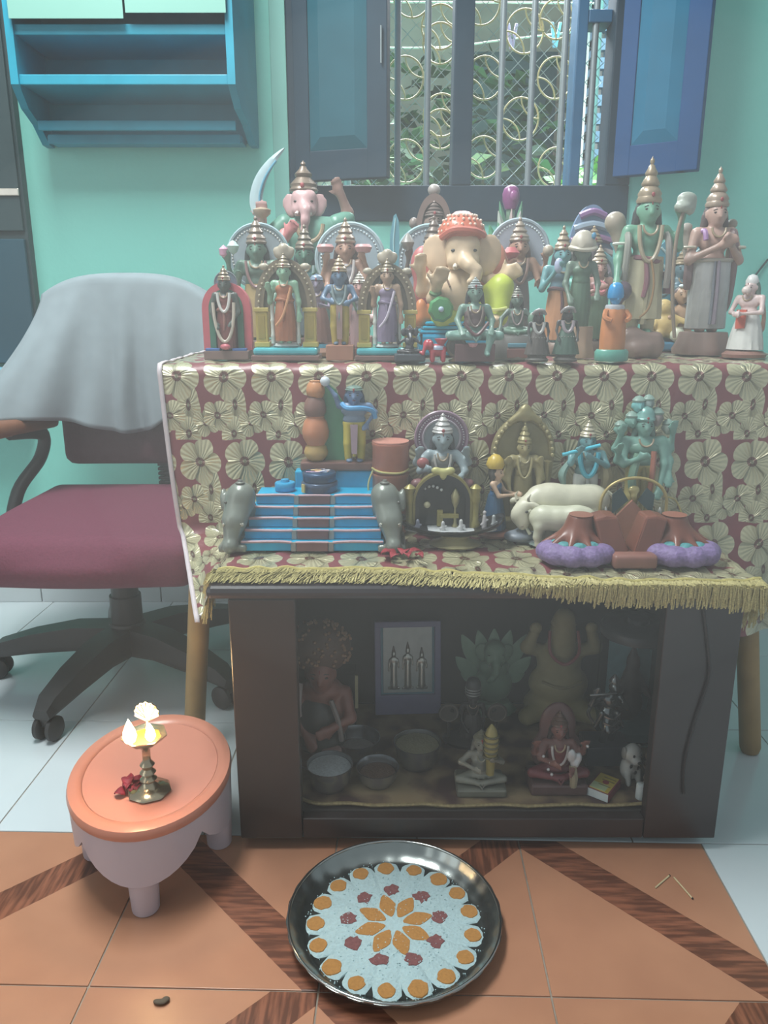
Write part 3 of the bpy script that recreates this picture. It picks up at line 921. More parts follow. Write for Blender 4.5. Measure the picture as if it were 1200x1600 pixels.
# fringe along the front edge
rnd = random.Random(5)
V, F = [], []
front = [Vector(CV[i*Cm+Cm-1]) for i in range(Cnu+1)]
front = [p for p in front]
M_FR = paint((186, 174, 118), 0.5, 0.2, var=0.42, scale=420)
cnt = 0
edgeY = (CY0-0.010)-1.4
for k in range(2300):
    s_ = rnd.uniform(10.0, Cnu*0.80)
    i = int(s_); f = s_-i
    p = front[i].lerp(front[i+1], f)
    x, y, z = p
    L_ = rnd.uniform(0.036, 0.058)+0.008*(x > 0.3)
    slant = -0.022+0.028*min(1, max(0, (x+0.15)/0.55))
    slant += rnd.uniform(-0.018, 0.018)
    w = rnd.uniform(0.0006, 0.0011)
    lift = rnd.uniform(0.0, 0.0075)
    st = 7; pts = []
    cy, cz, cx = y, z+0.001+lift*0.3, x
    for q in range(st+1):
        pts.append((cx, cy, cz))
        step = L_/st
        if cy > edgeY and -0.264 < cx+0.2 < 0.562:
            cy -= step*0.94; cx += slant/st
            cz = max(ZC+0.0012+lift*math.sin(q/st*PI), cz-step*0.35)
        else:
            cz -= step; cx += slant/st*0.5; cy += rnd.uniform(-0.0005, 0.0005)
    n = len(V)
    for q, (a, b_, c_) in enumerate(pts):
        V += [(a-w, b_, c_), (a+w, b_-w*0.6, c_+w*0.4)]
    for q in range(st): F.append([n+2*q, n+2*q+1, n+2*q+3, n+2*q+2])
fr = mesh_obj('fringe', V, F, M_FR, cloth); fr['kind'] = 'stuff'
tp = [tuple(front[i]+Vector((0, -0.001, 0.002))) for i in range(10, int(Cnu*0.80)+1)]
mesh_obj('fringe_braid', *tubeVF(tp, 0.0026, 6), paint((206, 192, 122), 0.5, 0.3, var=0.2, scale=120), cloth)

# ================================================================== FIGURINE TOOLKIT
GOLD = (168, 146, 116); DGOLD = (128, 108, 84); SKIN = (186, 146, 126); PINK = (206, 120, 124)
GREEN = (86, 128, 104); LGREEN = (112, 168, 140); TEAL = (92, 150, 150); BROWN = (120, 90, 78)
RED = (160, 62, 66); WHITE = (206, 206, 200); YEL = (196, 172, 84); CYAN = (40, 164, 194)
ORANGE = (190, 118, 76); MAUVE = (140, 124, 148); CLAY = (138, 104, 92); DARK = (60, 62, 62)
class Fig:
    """a figurine: an Empty at its foot; every part is given in units of its height"""
    def __init__(s, name, label, cat, loc, H, rz=0.0, group=None, vox=0.014):
        s.H = H; s.vox = vox
        s.root = thing(name, label, cat, loc, rz, group)
    def mesh(s, name, VF, col, parent=None, smooth=True, **kw):
        V, F = VF
        V = np.asarray(V, float)*s.H
        if isinstance(col, (tuple, list)):
            g = sum(col)/3.0                       # mutes the colour slightly towards grey
            col = tuple(q+(g-q)*0.14 for q in col)
        mat = col if not isinstance(col, (tuple, list)) else paint(col, **kw)
        return mesh_obj(name, V, F, mat, parent or s.root, smooth)
    def org(s, name, prims, col, k=0.02, vox=None, parent=None, cut=(), **kw):
        return s.mesh(name, blend(prims, vox or s.vox, k, cut), col, parent, **kw)
    def lathe(s, name, prof, col, seg=24, c=(0,0,0), sx=1, sy=1, wav=None, parent=None, **kw):
        return s.mesh(name, latheVF(prof, seg, c, sx, sy, wav), col, parent, **kw)
    def tube(s, name, pts, r, col, seg=7, n=5, closed=False, parent=None, flat=1.0, **kw):
        P_ = smoothpts(pts, n) if (n > 1 and not closed) else pts
        if isinstance(r, (list, tuple)) and len(r) != len(P_):
            r = [float(np.interp(i/(len(P_)-1), np.linspace(0, 1, len(r)), r)) for i in range(len(P_))]
        return s.mesh(name, tubeVF(P_, r, seg, closed, flat), col, parent, **kw)
    def box(s, name, c, h, col, rot=None, bev=0.0, parent=None, **kw):
        return s.mesh(name, boxVF(c, h, rot, bev), col, parent, smooth=False, **kw)
    def beads(s, name, pts, r, col, parent=None, **kw):
        o = s.mesh(name, join([ballVF(p, r, 6, 4) for p in pts]), col, parent, **kw)
        o['kind'] = 'stuff'; return o

def arm_prims(sh, el, ha, r, fingers=True, hand=1.0):
    """upper arm, forearm, palm, four fingers and a thumb, as blended shapes"""
    sh, el, ha = Vector(sh), Vector(el), Vector(ha)
    P_ = [('c', sh, el, r*1.15, r*0.9), ('c', el, ha, r*0.9, r*0.62)]
    d = (ha-el).normalized(); side = d.cross(Vector((0, 1, 0)))
    side = side.normalized() if side.length > 0.1 else Vector((1, 0, 0))
    P_.append(('c', ha, ha+d*r*1.1*hand, r*0.66*hand, r*0.75*hand))
    if fingers:
        for i, q in enumerate((-0.75, -0.25, 0.25, 0.75)):
            b = ha+d*r*1.5*hand+side*r*q*hand
            P_.append(('c', b, b+d*r*(1.4-0.35*abs(q+0.2))*hand+Vector((0, -r*0.3, 0)), r*0.26*hand, r*0.2*hand))
        b = ha+d*r*0.6*hand+side*r*0.8*hand
        P_.append(('c', b, b+(d*0.7+side*0.8)*r*1.1*hand, r*0.28*hand, r*0.2*hand))
    return P_
def head_prims(c, r, nose=True, ears=True):
    x, y, z = c
    P_ = [('e', (x, y, z+r*0.12), (r*0.86, r*0.94, r*1.0)), ('e', (x, y-r*0.12, z-r*0.42), (r*0.62, r*0.70, r*0.62)),
          ('e', (x, y-r*0.55, z-r*0.78), (r*0.24, r*0.22, r*0.2))]
    if nose: P_.append(('c', (x, y-r*0.86, z+r*0.18), (x, y-r*1.04, z-r*0.22), r*0.09, r*0.16))
    if ears:
        for s_ in (-1, 1): P_.append(('e', (x+s_*r*0.9, y+r*0.05, z-r*0.05), (r*0.12, r*0.2, r*0.32)))
    return P_
def face(f, c, r, eye=(40, 34, 32), lip=(150, 70, 66), mark=(150, 50, 50)):
    x, y, z = c
    for s_ in (-1, 1):
        f.mesh('eye', ballVF((x+s_*r*0.36, y-r*0.80, z+r*0.10), (r*0.20, r*0.08, r*0.085), 8, 5), eye)
        f.mesh('eyebrow', tubeVF([(x+s_*r*0.14, y-r*0.86, z+r*0.30), (x+s_*r*0.36, y-r*0.84, z+r*0.37), (x+s_*r*0.58, y-r*0.70, z+r*0.28)], r*0.035, 5), eye)
    f.mesh('lips', ballVF((x, y-r*0.80, z-r*0.47), (r*0.24, r*0.1, r*0.085), 8, 5), lip)
    if mark: f.mesh('forehead_mark', ballVF((x, y-r*0.90, z+r*0.52), (r*0.05, r*0.06, r*0.16), 6, 5), mark)
def crown(f, c, r, h, col=GOLD, tiers=3, kind='cone', tip=True):
    """tiered temple crown standing on the head at c (centre of its rim)"""
    prof = []
    if kind == 'cone':
        prof.append((0, -0.02*h)); prof.append((r*1.02, 0)); prof.append((r*1.10, h*0.06)); prof.append((r*0.98, h*0.13))
        z = 0.13*h
        for i in range(tiers):
            a = r*(0.98-0.70*(i/tiers)); b_ = r*(0.98-0.70*((i+1)/tiers))
            dz = 0.66*h/tiers
            prof += [(a*0.98, z+0.02*h), (a*1.04, z+dz*0.30), (b_*1.08, z+dz*0.78), (b_*0.86, z+dz)]
            z += dz
        prof += [(r*0.12, z+0.02*h), (r*0.20, z+0.07*h), (r*0.17, z+0.12*h), (r*0.05, z+0.16*h), (0, 0.99*h)]
    else:       # dome
        prof = [(0, 0), (r*1.05, 0), (r*1.12, h*0.12), (r*1.0, h*0.2), (r*0.98, h*0.45), (r*0.72, h*0.72), (r*0.3, h*0.84), (r*0.16, h*0.87), (r*0.2, h*0.94), (0, h)]
    o = f.lathe('crown', prof, col, 18, c, rough=0.32, metal=0.25)
    f.mesh('crown_jewel', ballVF((c[0], c[1]-r*1.04, c[2]+h*0.16), (r*0.16, r*0.08, r*0.2), 8, 5), RED, o)
    return o
def hair(f, c, r, col=(44, 38, 40), length=1.0):
    x, y, z = c
    f.org('hair', [('e', (x, y+r*0.28, z+r*0.15), (r*1.02, r*0.86, r*1.05)), ('c', (x-r*0.85, y+r*0.3, z-r*0.2), (x-r*1.15, y+r*0.25, z-r*(0.9+0.6*length)), r*0.34, r*0.22), ('c', (x+r*0.85, y+r*0.3, z-r*0.2), (x+r*1.15, y+r*0.25, z-r*(0.9+0.6*length)), r*0.34, r*0.22), ('e', (x, y+r*0.55, z-r*0.5), (r*0.85, r*0.4, r*0.9))], col, r*0.3, f.vox*1.1, rough=0.5)
def skirt(f, name, z0, z1, r0, r1, col, c=(0, 0), sy=0.72, pleat=0.05, npl=14, mid=None, **kw):
    """pleated cloth from the hem z0 (radius r0) to the waist z1 (radius r1)"""
    n = 12; prof = []
    for i in range(n+1):
        t = i/n
        r = r0+(r1-r0)*t
        if mid is not None: r += mid*math.sin(t*PI)
        prof.append((r, z0+(z1-z0)*t))
    prof = [(prof[0][0]*0.9, prof[0][1]-0.004)]+prof
    return f.lathe(name, prof, col, 40, (c[0], c[1], 0), 1.0, sy, lambda th, t: 1+pleat*(1-t*0.6)*math.sin(th*npl+0.6*math.sin(t*5)), **kw)
def garland(f, name, cx, y, zt, w, drop, col, r=0.012, n=9):
    pts = [(cx+w*math.cos(PI-PI*i/(n-1)), y-0.012*math.sin(PI*i/(n-1)), zt-drop*math.sin(PI*i/(n-1))) for i in range(n)]
    return f.tube(name, pts, r, col, 7, 3)
def halo(f, c, r, y, col=(150, 164, 172), beadcol=WHITE, rim=(150, 176, 184), th=0.02, bead=True, name='halo'):
    o = f.mesh(name, prismVF(arcpts(c[0], c[1], r, r, 0, 2*PI*35/36, 35), y, y+th), col, smooth=False, rough=0.35)
    ring = [(c[0]+r*math.cos(2*PI*k/40), y, c[1]+r*math.sin(2*PI*k/40)) for k in range(40)]
    f.mesh('halo_rim', tubeVF(ring, r*0.06, 6, True), rim, o, rough=0.3)
    if bead:
        b = [(c[0]+r*0.86*math.cos(PI*(-0.1+1.2*k/33)), y-r*0.01, c[1]+r*0.86*math.sin(PI*(-0.1+1.2*k/33))) for k in range(34)]
        f.beads('halo_beads', b, r*0.034, beadcol, o, rough=0.25)
    return o
def block(f, name, w, d, h, col, z=0.0, bev=0.006, c=(0, 0), **kw):
    return f.mesh(name, boxVF((c[0], c[1], z+h/2), (w/2, d/2, h/2), None, bev), col, smooth=False, **kw)
def standing(f, skin, z0=0.06, hb=0.74, cx=0.0, cy=0.0, arms=(), hr=0.072, wide=1.0, lower=WHITE, sash=None, crown_h=0.2, crown_col=GOLD, crown_kind='cone', hair_col=(44, 38, 40), chest=None, jewel=GOLD, gar=None, split=False, hem=0.095, facey=True, garr=0.012):
    """a standing draped figure from z0, body height hb"""
    def Z(t): return z0+hb*t
    w = wide*hb
    hc = (cx, cy-0.005, Z(0.905)); r = hr
    P_ = [('e', (cx, cy, Z(0.56)), (0.105*w, 0.085*hb, 0.09*hb)), ('e', (cx, cy-0.005, Z(0.70)), (0.122*w, 0.085*hb, 0.10*hb)),
          ('c', (cx-0.12*w, cy, Z(0.765)), (cx+0.12*w, cy, Z(0.765)), 0.045*hb, 0.045*hb), ('c', (cx, cy, Z(0.78)), (cx, cy, Z(0.87)), 0.042*hb, 0.038*hb)]
    P_ += head_prims(hc, r)
    for (sd, el, ha) in arms:
        P_ += arm_prims((cx+sd*0.145*w, cy, Z(0.765)), el, ha, 0.036*hb)
    f.org('body', P_, skin, 0.022)
    for s_ in (-1, 1): f.org('foot', [('e', (cx+s_*0.05*w, cy-0.03*hb, z0+0.014), (0.034*w, 0.075*hb, 0.018*hb+0.006)), ('c', (cx+s_*0.05*w, cy, z0+0.02), (cx+s_*0.05*w, cy, Z(0.12)), 0.03*hb, 0.03*hb)], skin, 0.015)
    if split:
        L_ = []
        for s_ in (-1, 1): L_ += [('c', (cx+s_*0.055*w, cy, Z(0.50)), (cx+s_*0.062*w, cy-0.01, Z(0.25)), 0.075*hb, 0.066*hb), ('c', (cx+s_*0.062*w, cy-0.01, Z(0.25)), (cx+s_*0.062*w, cy, Z(0.04)), 0.066*hb, 0.05*hb)]
        L_.append(('e', (cx, cy, Z(0.53)), (0.112*w, 0.09*hb, 0.07*hb)))
        f.org('dhoti', L_, lower, 0.012, rough=0.5)
        f.tube('dhoti_pleat', [(cx, cy-0.085*hb, Z(0.54)), (cx+0.006, cy-0.09*hb, Z(0.32)), (cx, cy-0.075*hb, Z(0.08))], [0.014, 0.018, 0.022], tuple(int(q*0.88) for q in lower))
    else:
        skirt(f, 'dhoti', Z(0.03), Z(0.57), hem*hb/0.74*wide, 0.108*w, lower, (cx, cy), 0.78, mid=0.012, rough=0.5)
    if sash:
        f.mesh('waist_sash', tubeVF([(cx+0.112*w*math.cos(2*PI*k/24), cy+0.086*hb*math.sin(2*PI*k/24), Z(0.555)+0.01*math.sin(4*PI*k/24)) for k in range(24)], 0.022*hb, 7, True), sash)
        f.tube('sash_end', [(cx-0.01, cy-0.095*hb, Z(0.54)), (cx+0.0, cy-0.105*hb, Z(0.40)), (cx-0.012, cy-0.10*hb, Z(0.28))], [0.016*hb, 0.022*hb, 0.018*hb], sash)
    if chest:
        f.org('upper_garment', [('e', (cx, cy-0.002, Z(0.58)), (0.110*w, 0.09*hb, 0.085*hb)), ('e', (cx, cy-0.008, Z(0.70)), (0.126*w, 0.09*hb, 0.085*hb))], chest, 0.03)
    if jewel:
        garland(f, 'necklace', cx, cy-0.085*hb, Z(0.80), 0.055*w, 0.07*hb, jewel, 0.009*hb)
    if gar: garland(f, 'garland', cx, cy-0.092*hb, Z(0.80), 0.085*w, 0.26*hb, gar, garr*hb/0.74)
    if hair_col: hair(f, hc, r, hair_col)
    if facey: face(f, hc, r)
    if crown_h: crown(f, (cx, cy, Z(0.905)+r*0.62), r*0.95, crown_h, crown_col, kind=crown_kind)
    return hc, Z
def seated(f, skin, z0=0.15, s=0.62, cx=0.0, cy=0.0, arms=(), hr=0.085, lower=RED, upper=None, crown_h=0.2, crown_col=GOLD, crown_kind='cone', hair_col=(44, 38, 40), jewel=GOLD, gar=None, one_leg=False, facey=True, lap=1.0):
    """a cross-legged figure; s is the height from seat to the top of the head"""
    def Z(t): return z0+s*t
    hc = (cx, cy-0.01, Z(0.84)); r = hr
    P_ = [('e', (cx, cy, Z(0.22)), (0.20*s, 0.17*s, 0.16*s)), ('e', (cx, cy-0.01, Z(0.46)), (0.20*s, 0.15*s, 0.17*s)),
          ('c', (cx-0.20*s, cy, Z(0.575)), (cx+0.20*s, cy, Z(0.575)), 0.075*s, 0.075*s), ('c', (cx, cy, Z(0.60)), (cx, cy, Z(0.74)), 0.07*s, 0.064*s)]
    P_ += head_prims(hc, r)
    for (sd, el, ha) in arms: P_ += arm_prims((cx+sd*0.235*s, cy, Z(0.57)), el, ha, 0.062*s)
    f.org('body', P_, skin, 0.025)
    L_ = []
    for s_ in (-1, 1):
        L_ += [('c', (cx+s_*0.12*s, cy, Z(0.10)), (cx+s_*0.46*s*lap, cy-0.16*s, Z(0.08)), 0.115*s, 0.085*s)]
        if one_leg and s_ == 1:
            L_ += [('c', (cx+s_*0.30*s*lap, cy-0.20*s, Z(0.08)), (cx+s_*0.22*s, cy-0.26*s, Z(-0.22)), 0.085*s, 0.055*s), ('e', (cx+s_*0.22*s, cy-0.33*s, Z(-0.25)), (0.05*s, 0.10*s, 0.04*s))]
        else:
            L_ += [('c', (cx+s_*0.46*s*lap, cy-0.16*s, Z(0.08)), (cx-s_*0.05*s, cy-0.30*s, Z(0.05)), 0.08*s, 0.055*s)]
    L_.append(('e', (cx, cy, Z(0.12)), (0.24*s, 0.19*s, 0.12*s)))
    f.org('lower_garment', L_, lower, 0.02)
    f.mesh('hem_fold', tubeVF([(cx-0.05*s, cy-0.34*s, Z(0.06)), (cx, cy-0.37*s, Z(-0.01)), (cx+0.05*s, cy-0.34*s, Z(0.06))], 0.03*s, 6), tuple(int(q*0.85) for q in lower))
    if upper: f.org('upper_garment', [('e', (cx, cy-0.002, Z(0.30)), (0.205*s, 0.175*s, 0.16*s)), ('e', (cx, cy-0.015, Z(0.46)), (0.207*s, 0.155*s, 0.145*s))], upper, 0.03)
    if jewel: garland(f, 'necklace', cx, cy-0.155*s, Z(0.62), 0.09*s, 0.13*s, jewel, 0.016*s)
    if gar: garland(f, 'garland', cx, cy-0.165*s, Z(0.60), 0.14*s, 0.36*s, gar, 0.022*s)
    if hair_col: hair(f, hc, r, hair_col)
    if facey: face(f, hc, r)
    if crown_h: crown(f, (cx, cy, Z(0.84)+r*0.62), r*0.95, crown_h, crown_col, kind=crown_kind)
    return hc, Z
def elephant_head(f, c, r, skin, trunk, ear=1.0, ear_col=None, tusk=WHITE, eye=(50, 44, 40)):
    """broad forehead, big fan ears, trunk through the given points (units of r from c), tusks, eyes"""
    x, y, z = c
    T = [Vector((x+a*r, y+b*r, z+d*r)) for a, b, d in trunk]
    P_ = [('e', (x, y, z+r*0.25), (r*0.95, r*0.9, r*0.95)), ('e', (x-r*0.35, y-r*0.35, z+r*0.55), (r*0.45, r*0.4, r*0.42)), ('e', (x+r*0.35, y-r*0.35, z+r*0.55), (r*0.45, r*0.4, r*0.42)),
          ('e', (x-r*0.45, y-r*0.45, z-r*0.35), (r*0.42, r*0.4, r*0.45)), ('e', (x+r*0.45, y-r*0.45, z-r*0.35), (r*0.42, r*0.4, r*0.45))]
    n = len(T)
    for i in range(n-1):
        a = 0.42-0.26*i/(n-1); b_ = 0.42-0.26*(i+1)/(n-1)
        P_.append(('c', T[i], T[i+1], r*a, r*b_))
    o = f.org('head', P_, skin, r*0.22, min(f.vox, r*0.12))
    for s_ in (-1, 1):
        E_ = [('e', (x+s_*r*1.45*ear, y+r*0.10, z+r*0.15), (r*0.78*ear, r*0.13, r*0.95*ear), (0, 0, s_*R(18))), ('e', (x+s_*r*1.25*ear, y+r*0.08, z-r*0.55*ear), (r*0.45*ear, r*0.12, r*0.55*ear), (0, 0, s_*R(15)))]
        f.org('ear', E_, ear_col or skin, r*0.3, min(f.vox, r*0.11), o)
        f.mesh('eye', ballVF((x+s_*r*0.52, y-r*0.72, z+r*0.18), (r*0.17, r*0.08, r*0.09), 8, 5), eye, o)
        f.mesh('tusk', tubeVF([(x+s_*r*0.42, y-r*0.72, z-r*0.52), (x+s_*r*0.50, y-r*1.05, z-r*0.70), (x+s_*r*0.52, y-r*1.25, z-r*0.62)], [r*0.13, r*0.10, r*0.04], 7), tusk, o)
    f.mesh('forehead_mark', ballVF((x, y-r*0.74, z+r*0.62), (r*0.1, r*0.08, r*0.12), 8, 5), (120, 96, 80), o)
    return o
def top_at(px, Y): 
    p = onY(px, 560, Y); return Vector((p.x, Y, 0))
ZTC = ZT+0.0065     # cloth surface on the table
ZCC = ZC+0.0090     # cloth surface on the cabinet
def put(px, top, Y, zb):
    """foot position and height of something whose middle stands at px and whose top reaches pixel row top"""
    h = onY(px, top, Y).z-zb
    mid = zb+h*0.4
    # x is taken at the thing's middle height
    lo, hi = 0.0, 1600.0
    d = Y*_c-(mid-HC)*_s
    return Vector(((px-600)/FPX*d, Y, zb)), h

# ================================================================== FIGURINES ON THE TABLE
GT = None
def fig(px, top, Y, name, label, cat='figurine', rz=0.0, vox=0.014, zb=ZTC, scale=1.0):
    loc, h = put(px, top, Y, zb)
    return Fig(name, label, cat, loc, h*scale, rz, None, vox)

# -- little dark idol in a pink and green arch
f = fig(355, 417, 1.45, 'arched_idol', 'small red-robed idol framed by a pink and green arch', vox=0.013)
block(f, 'base', 0.50, 0.30, 0.10, (128, 100, 94), bev=0.01)
def archband(name, w0, w1, zt0, zt1, y0, y1, col, zb=0.10, neck=0.0):
    o = [(-w1, zb)]+[(w1*math.cos(PI-PI*i/16), 0.55+(zt1-0.55)*math.sin(PI-PI*i/16)) for i in range(17)]+[(w1, zb), (w0, zb)]
    o += [(w0*math.cos(PI*i/16), 0.55+(zt0-0.55)*math.sin(PI*i/16)) for i in range(17)]+[(-w0, zb)]
    V, F = [], []
    # build as a strip so that the concave ring stays clean
    A = [(-w1, zb)]+[(w1*math.cos(PI-PI*i/16), 0.55+(zt1-0.55)*math.sin(PI-PI*i/16)) for i in range(17)]+[(w1, zb)]
    B = [(-w0, zb)]+[(w0*math.cos(PI-PI*i/16), 0.55+(zt0-0.55)*math.sin(PI-PI*i/16)) for i in range(17)]+[(w0, zb)]
    n = len(A)
    for (a, c_), (b_, d_) in zip(A, B): V += [(a, y0, c_), (b_, y0, d_), (b_, y1, d_), (a, y1, c_)]
    for i in range(n-1):
        for q in range(4): F.append([4*i+q, 4*i+(q+1) % 4, 4*i+4+(q+1) % 4, 4*i+4+q])
    F += [[0, 1, 2, 3], [4*n-1, 4*n-2, 4*n-3, 4*n-4]]
    return f.mesh(name, (V, F), col, rough=0.35)
archband('pink_arch', 0.185, 0.272, 0.76, 0.84, -0.02, 0.10, (208, 92, 104))
archband('green_arch', 0.125, 0.19, 0.66, 0.765, -0.05, 0.06, (52, 118, 92))
f.mesh('back_plate', prismVF([(-0.13, 0.1), (0.13, 0.1), (0.13, 0.6), (0.06, 0.70), (-0.06, 0.70), (-0.13, 0.6)], 0.0, 0.04), (96, 66, 62), smooth=False)
halo(f, (0, 0.83), 0.125, 0.03, (108, 128, 148), WHITE, (120, 130, 140), 0.03, False)
hc, Z = standing(f, (74, 84, 78), 0.10, 0.78, 0, -0.06, arms=[(-1, (-0.15, -0.08, 0.52), (-0.10, -0.14, 0.40)), (1, (0.15, -0.08, 0.52), (0.09, -0.14, 0.42))], hr=0.075, lower=(136, 72, 68), chest=(140, 78, 70), sash=(150, 96, 84), crown_h=0.17, crown_col=(132, 118, 96), hair_col=None, gar=WHITE, garr=0.016)
garland(f, 'long_garland', 0, -0.16, 0.62, 0.115, 0.42, (196, 186, 170), 0.018)
f.mesh('pink_lotus', ballVF((0, -0.165, 0.145), (0.06, 0.04, 0.035), 10, 6), (206, 96, 110))
for s_ in (-1, 1): f.box('blue_step', (s_*0.15, -0.11, 0.112), (0.08, 0.04, 0.014), (52, 98, 168), bev=0.005)

# -- two arched shrines, same mould, different robes
def shrine(px, top, label, robe, skin, mark):
    f = fig(px, top, 1.435, 'arched_shrine', label, 'shrine', vox=0.012)
    block(f, 'plinth', 0.60, 0.34, 0.045, (124, 92, 86), bev=0.008)
    o = f.mesh('step', boxVF((0, -0.005, 0.078), (0.285, 0.15, 0.032), None, 0.022), (62, 176, 188), rough=0.25, smooth=False)
    f.mesh('lotus_seat', latheVF([(0.09, 0.11), (0.115, 0.125), (0.10, 0.145), (0.085, 0.15), (0, 0.15)], 28, (0, -0.04, 0), 1, 0.7, lambda t, i: 1+0.07*abs(math.sin(t*7))), (186, 192, 188))
    for s_ in (-1, 1):
        f.box('pillar_foot', (s_*0.215, 0.0, 0.135), (0.068, 0.06, 0.022), YEL, bev=0.006)
        p = f.box('pillar', (s_*0.215, 0.0, 0.285), (0.052, 0.048, 0.13), (182, 160, 72), bev=0.006)
        f.box('pillar_inset', (s_*0.215, -0.049, 0.285), (0.03, 0.004, 0.10), (160, 138, 62), bev=0.002, parent=p)
        f.box('pillar_cap', (s_*0.215, 0.0, 0.435), (0.066, 0.058, 0.018), (190, 170, 88), bev=0.006)
        f.mesh('column', latheVF([(0.020, 0.145), (0.020, 0.2), (0.024, 0.21), (0.018, 0.23), (0.018, 0.33), (0.024, 0.345), (0.018, 0.36), (0.019, 0.47), (0.026, 0.49), (0.02, 0.51)], 10, (s_*0.112, -0.06, 0)), (196, 202, 192))
    def strip(w0, w1, z0, h0, h1, y0, y1, nm, col):
        V, F = [], []
        for i in range(25):
            t = PI-PI*i/24
            V += [(w1*math.cos(t), y0, z0+h1*math.sin(t)), (w0*math.cos(t), y0, z0+h0*math.sin(t)), (w0*math.cos(t), y1, z0+h0*math.sin(t)), (w1*math.cos(t), y1, z0+h1*math.sin(t))]
        for i in range(24):
            for q in range(4): F.append([4*i+q, 4*i+(q+1) % 4, 4*i+4+(q+1) % 4, 4*i+4+q])
        F += [[0, 1, 2, 3], [99, 98, 97, 96]]
        return f.mesh(nm, (V, F), col, rough=0.4)
    a = strip(0.195, 0.272, 0.45, 0.335, 0.42, -0.03, 0.05, 'arch', (136, 120, 98))
    strip(0.135, 0.20, 0.45, 0.27, 0.345, 0.0, 0.045, 'inner_arch', (112, 102, 88))
    f.beads('arch_beads', [(0.235*math.cos(PI*k/22), -0.04, 0.45+0.378*math.sin(PI*k/22)) for k in range(23)], 0.012, (168, 156, 128), a)
    f.org('crest', [('e', (0, -0.02, 0.90), (0.085, 0.05, 0.05)), ('e', (0, -0.03, 0.945), (0.05, 0.045, 0.05)), ('e', (-0.06, -0.02, 0.93), (0.035, 0.03, 0.035)), ('e', (0.06, -0.02, 0.93), (0.035, 0.03, 0.035))], (172, 160, 140), 0.02)
    for s_ in (-1, 1): f.mesh('finial', ballVF((s_*0.18, -0.02, 0.80), (0.045, 0.03, 0.03), 8, 6), (176, 166, 144))
    standing(f, skin, 0.15, 0.66, 0, -0.07, arms=[(-1, (-0.125, -0.09, 0.50), (-0.13, -0.12, 0.60)), (1, (0.125, -0.09, 0.50), (0.125, -0.1, 0.40))], hr=0.062, lower=robe, chest=robe, crown_h=0.13, crown_col=(150, 136, 112), hair_col=(58, 56, 56), sash=tuple(int(q*0.9) for q in robe), hem=0.10)
    f.tube('sari_fold', [(-0.07, -0.165, 0.30), (0.0, -0.17, 0.40), (0.065, -0.15, 0.62)], 0.012, mark)
    return f
shrine(447, 379, 'arched shrine with yellow pillars and an orange-robed green goddess', (178, 106, 70), (128, 172, 142), (200, 140, 96))
shrine(605, 388, 'arched shrine with yellow pillars and a lilac-robed goddess', (136, 120, 150), (172, 140, 116), (190, 180, 196))

# -- blue boy with yellow trousers
f = fig(531, 395, 1.43, 'blue_boy_doll', 'blue boy doll in yellow trousers standing on a terracotta block', vox=0.013)
block(f, 'base', 0.27, 0.22, 0.145, (172, 116, 92), bev=0.008)
standing(f, (88, 116, 146), 0.145, 0.70, 0, 0, arms=[(-1, (-0.16, -0.05, 0.58), (-0.09, -0.13, 0.56)), (1, (0.16, -0.05, 0.58), (0.10, -0.12, 0.55))], hr=0.075, lower=(190, 166, 70), split=True, chest=(112, 140, 150), sash=(110, 136, 140), crown_h=0.16, hair_col=(52, 60, 88), gar=(140, 158, 160), wide=1.1)
f.mesh('waist_cloth', prismVF([(-0.03, 0.52), (0.03, 0.52), (0.025, 0.2), (-0.025, 0.2)], -0.085, -0.07), (166, 132, 126), smooth=False)

# -- lilac saint between the shrines
f = fig(496, 424, 1.55, 'robed_saint_doll', 'mauve robed saint doll with a cyan-topped stand behind the blue boy', vox=0.015)
f.mesh('stand', latheVF([(0.22, 0), (0.24, 0.05), (0.20, 0.10)], 24), (156, 112, 92))
f.mesh('stand_top', latheVF([(0.20, 0.101), (0.19, 0.14), (0, 0.15)], 24), (58, 140, 172))
standing(f, (140, 128, 152), 0.14, 0.78, arms=[(-1, (-0.16, -0.05, 0.58), (-0.08, -0.14, 0.60)), (1, (0.16, -0.05, 0.58), (0.08, -0.14, 0.60))], hr=0.08, lower=(142, 98, 90), chest=(138, 120, 140), crown_h=0.08, crown_col=(136, 158, 184), crown_kind='dome', hair_col=(120, 130, 150), wide=1.25, hem=0.13)

# -- pale pink couple figure beside the blue boy
f = fig(562, 420, 1.52, 'pink_lady_doll', 'pale pink lady doll holding flowers between blue boy and lilac shrine', vox=0.015)
block(f, 'base', 0.30, 0.24, 0.10, (130, 78, 74), bev=0.01)
standing(f, (206, 156, 150), 0.10, 0.76, arms=[(-1, (-0.16, -0.06, 0.56), (-0.10, -0.15, 0.66)), (1, (0.18, -0.06, 0.56), (0.14, -0.14, 0.42))], hr=0.08, lower=(176, 140, 146), chest=(150, 150, 160), crown_h=0.14, crown_col=(190, 184, 172), hair_col=(76, 66, 70), wide=1.1, gar=(90, 124, 100))
f.org('flower_bunch', [('e', (0.13, -0.17, 0.44), (0.06, 0.04, 0.035)), ('e', (0.09, -0.18, 0.47), (0.04, 0.04, 0.03)), ('e', (0.17, -0.16, 0.47), (0.04, 0.04, 0.03))], (226, 190, 188), 0.02)
f.mesh('leaf', ballVF((0.08, -0.13, 0.30), (0.05, 0.02, 0.09), 8, 6), (86, 112, 92))

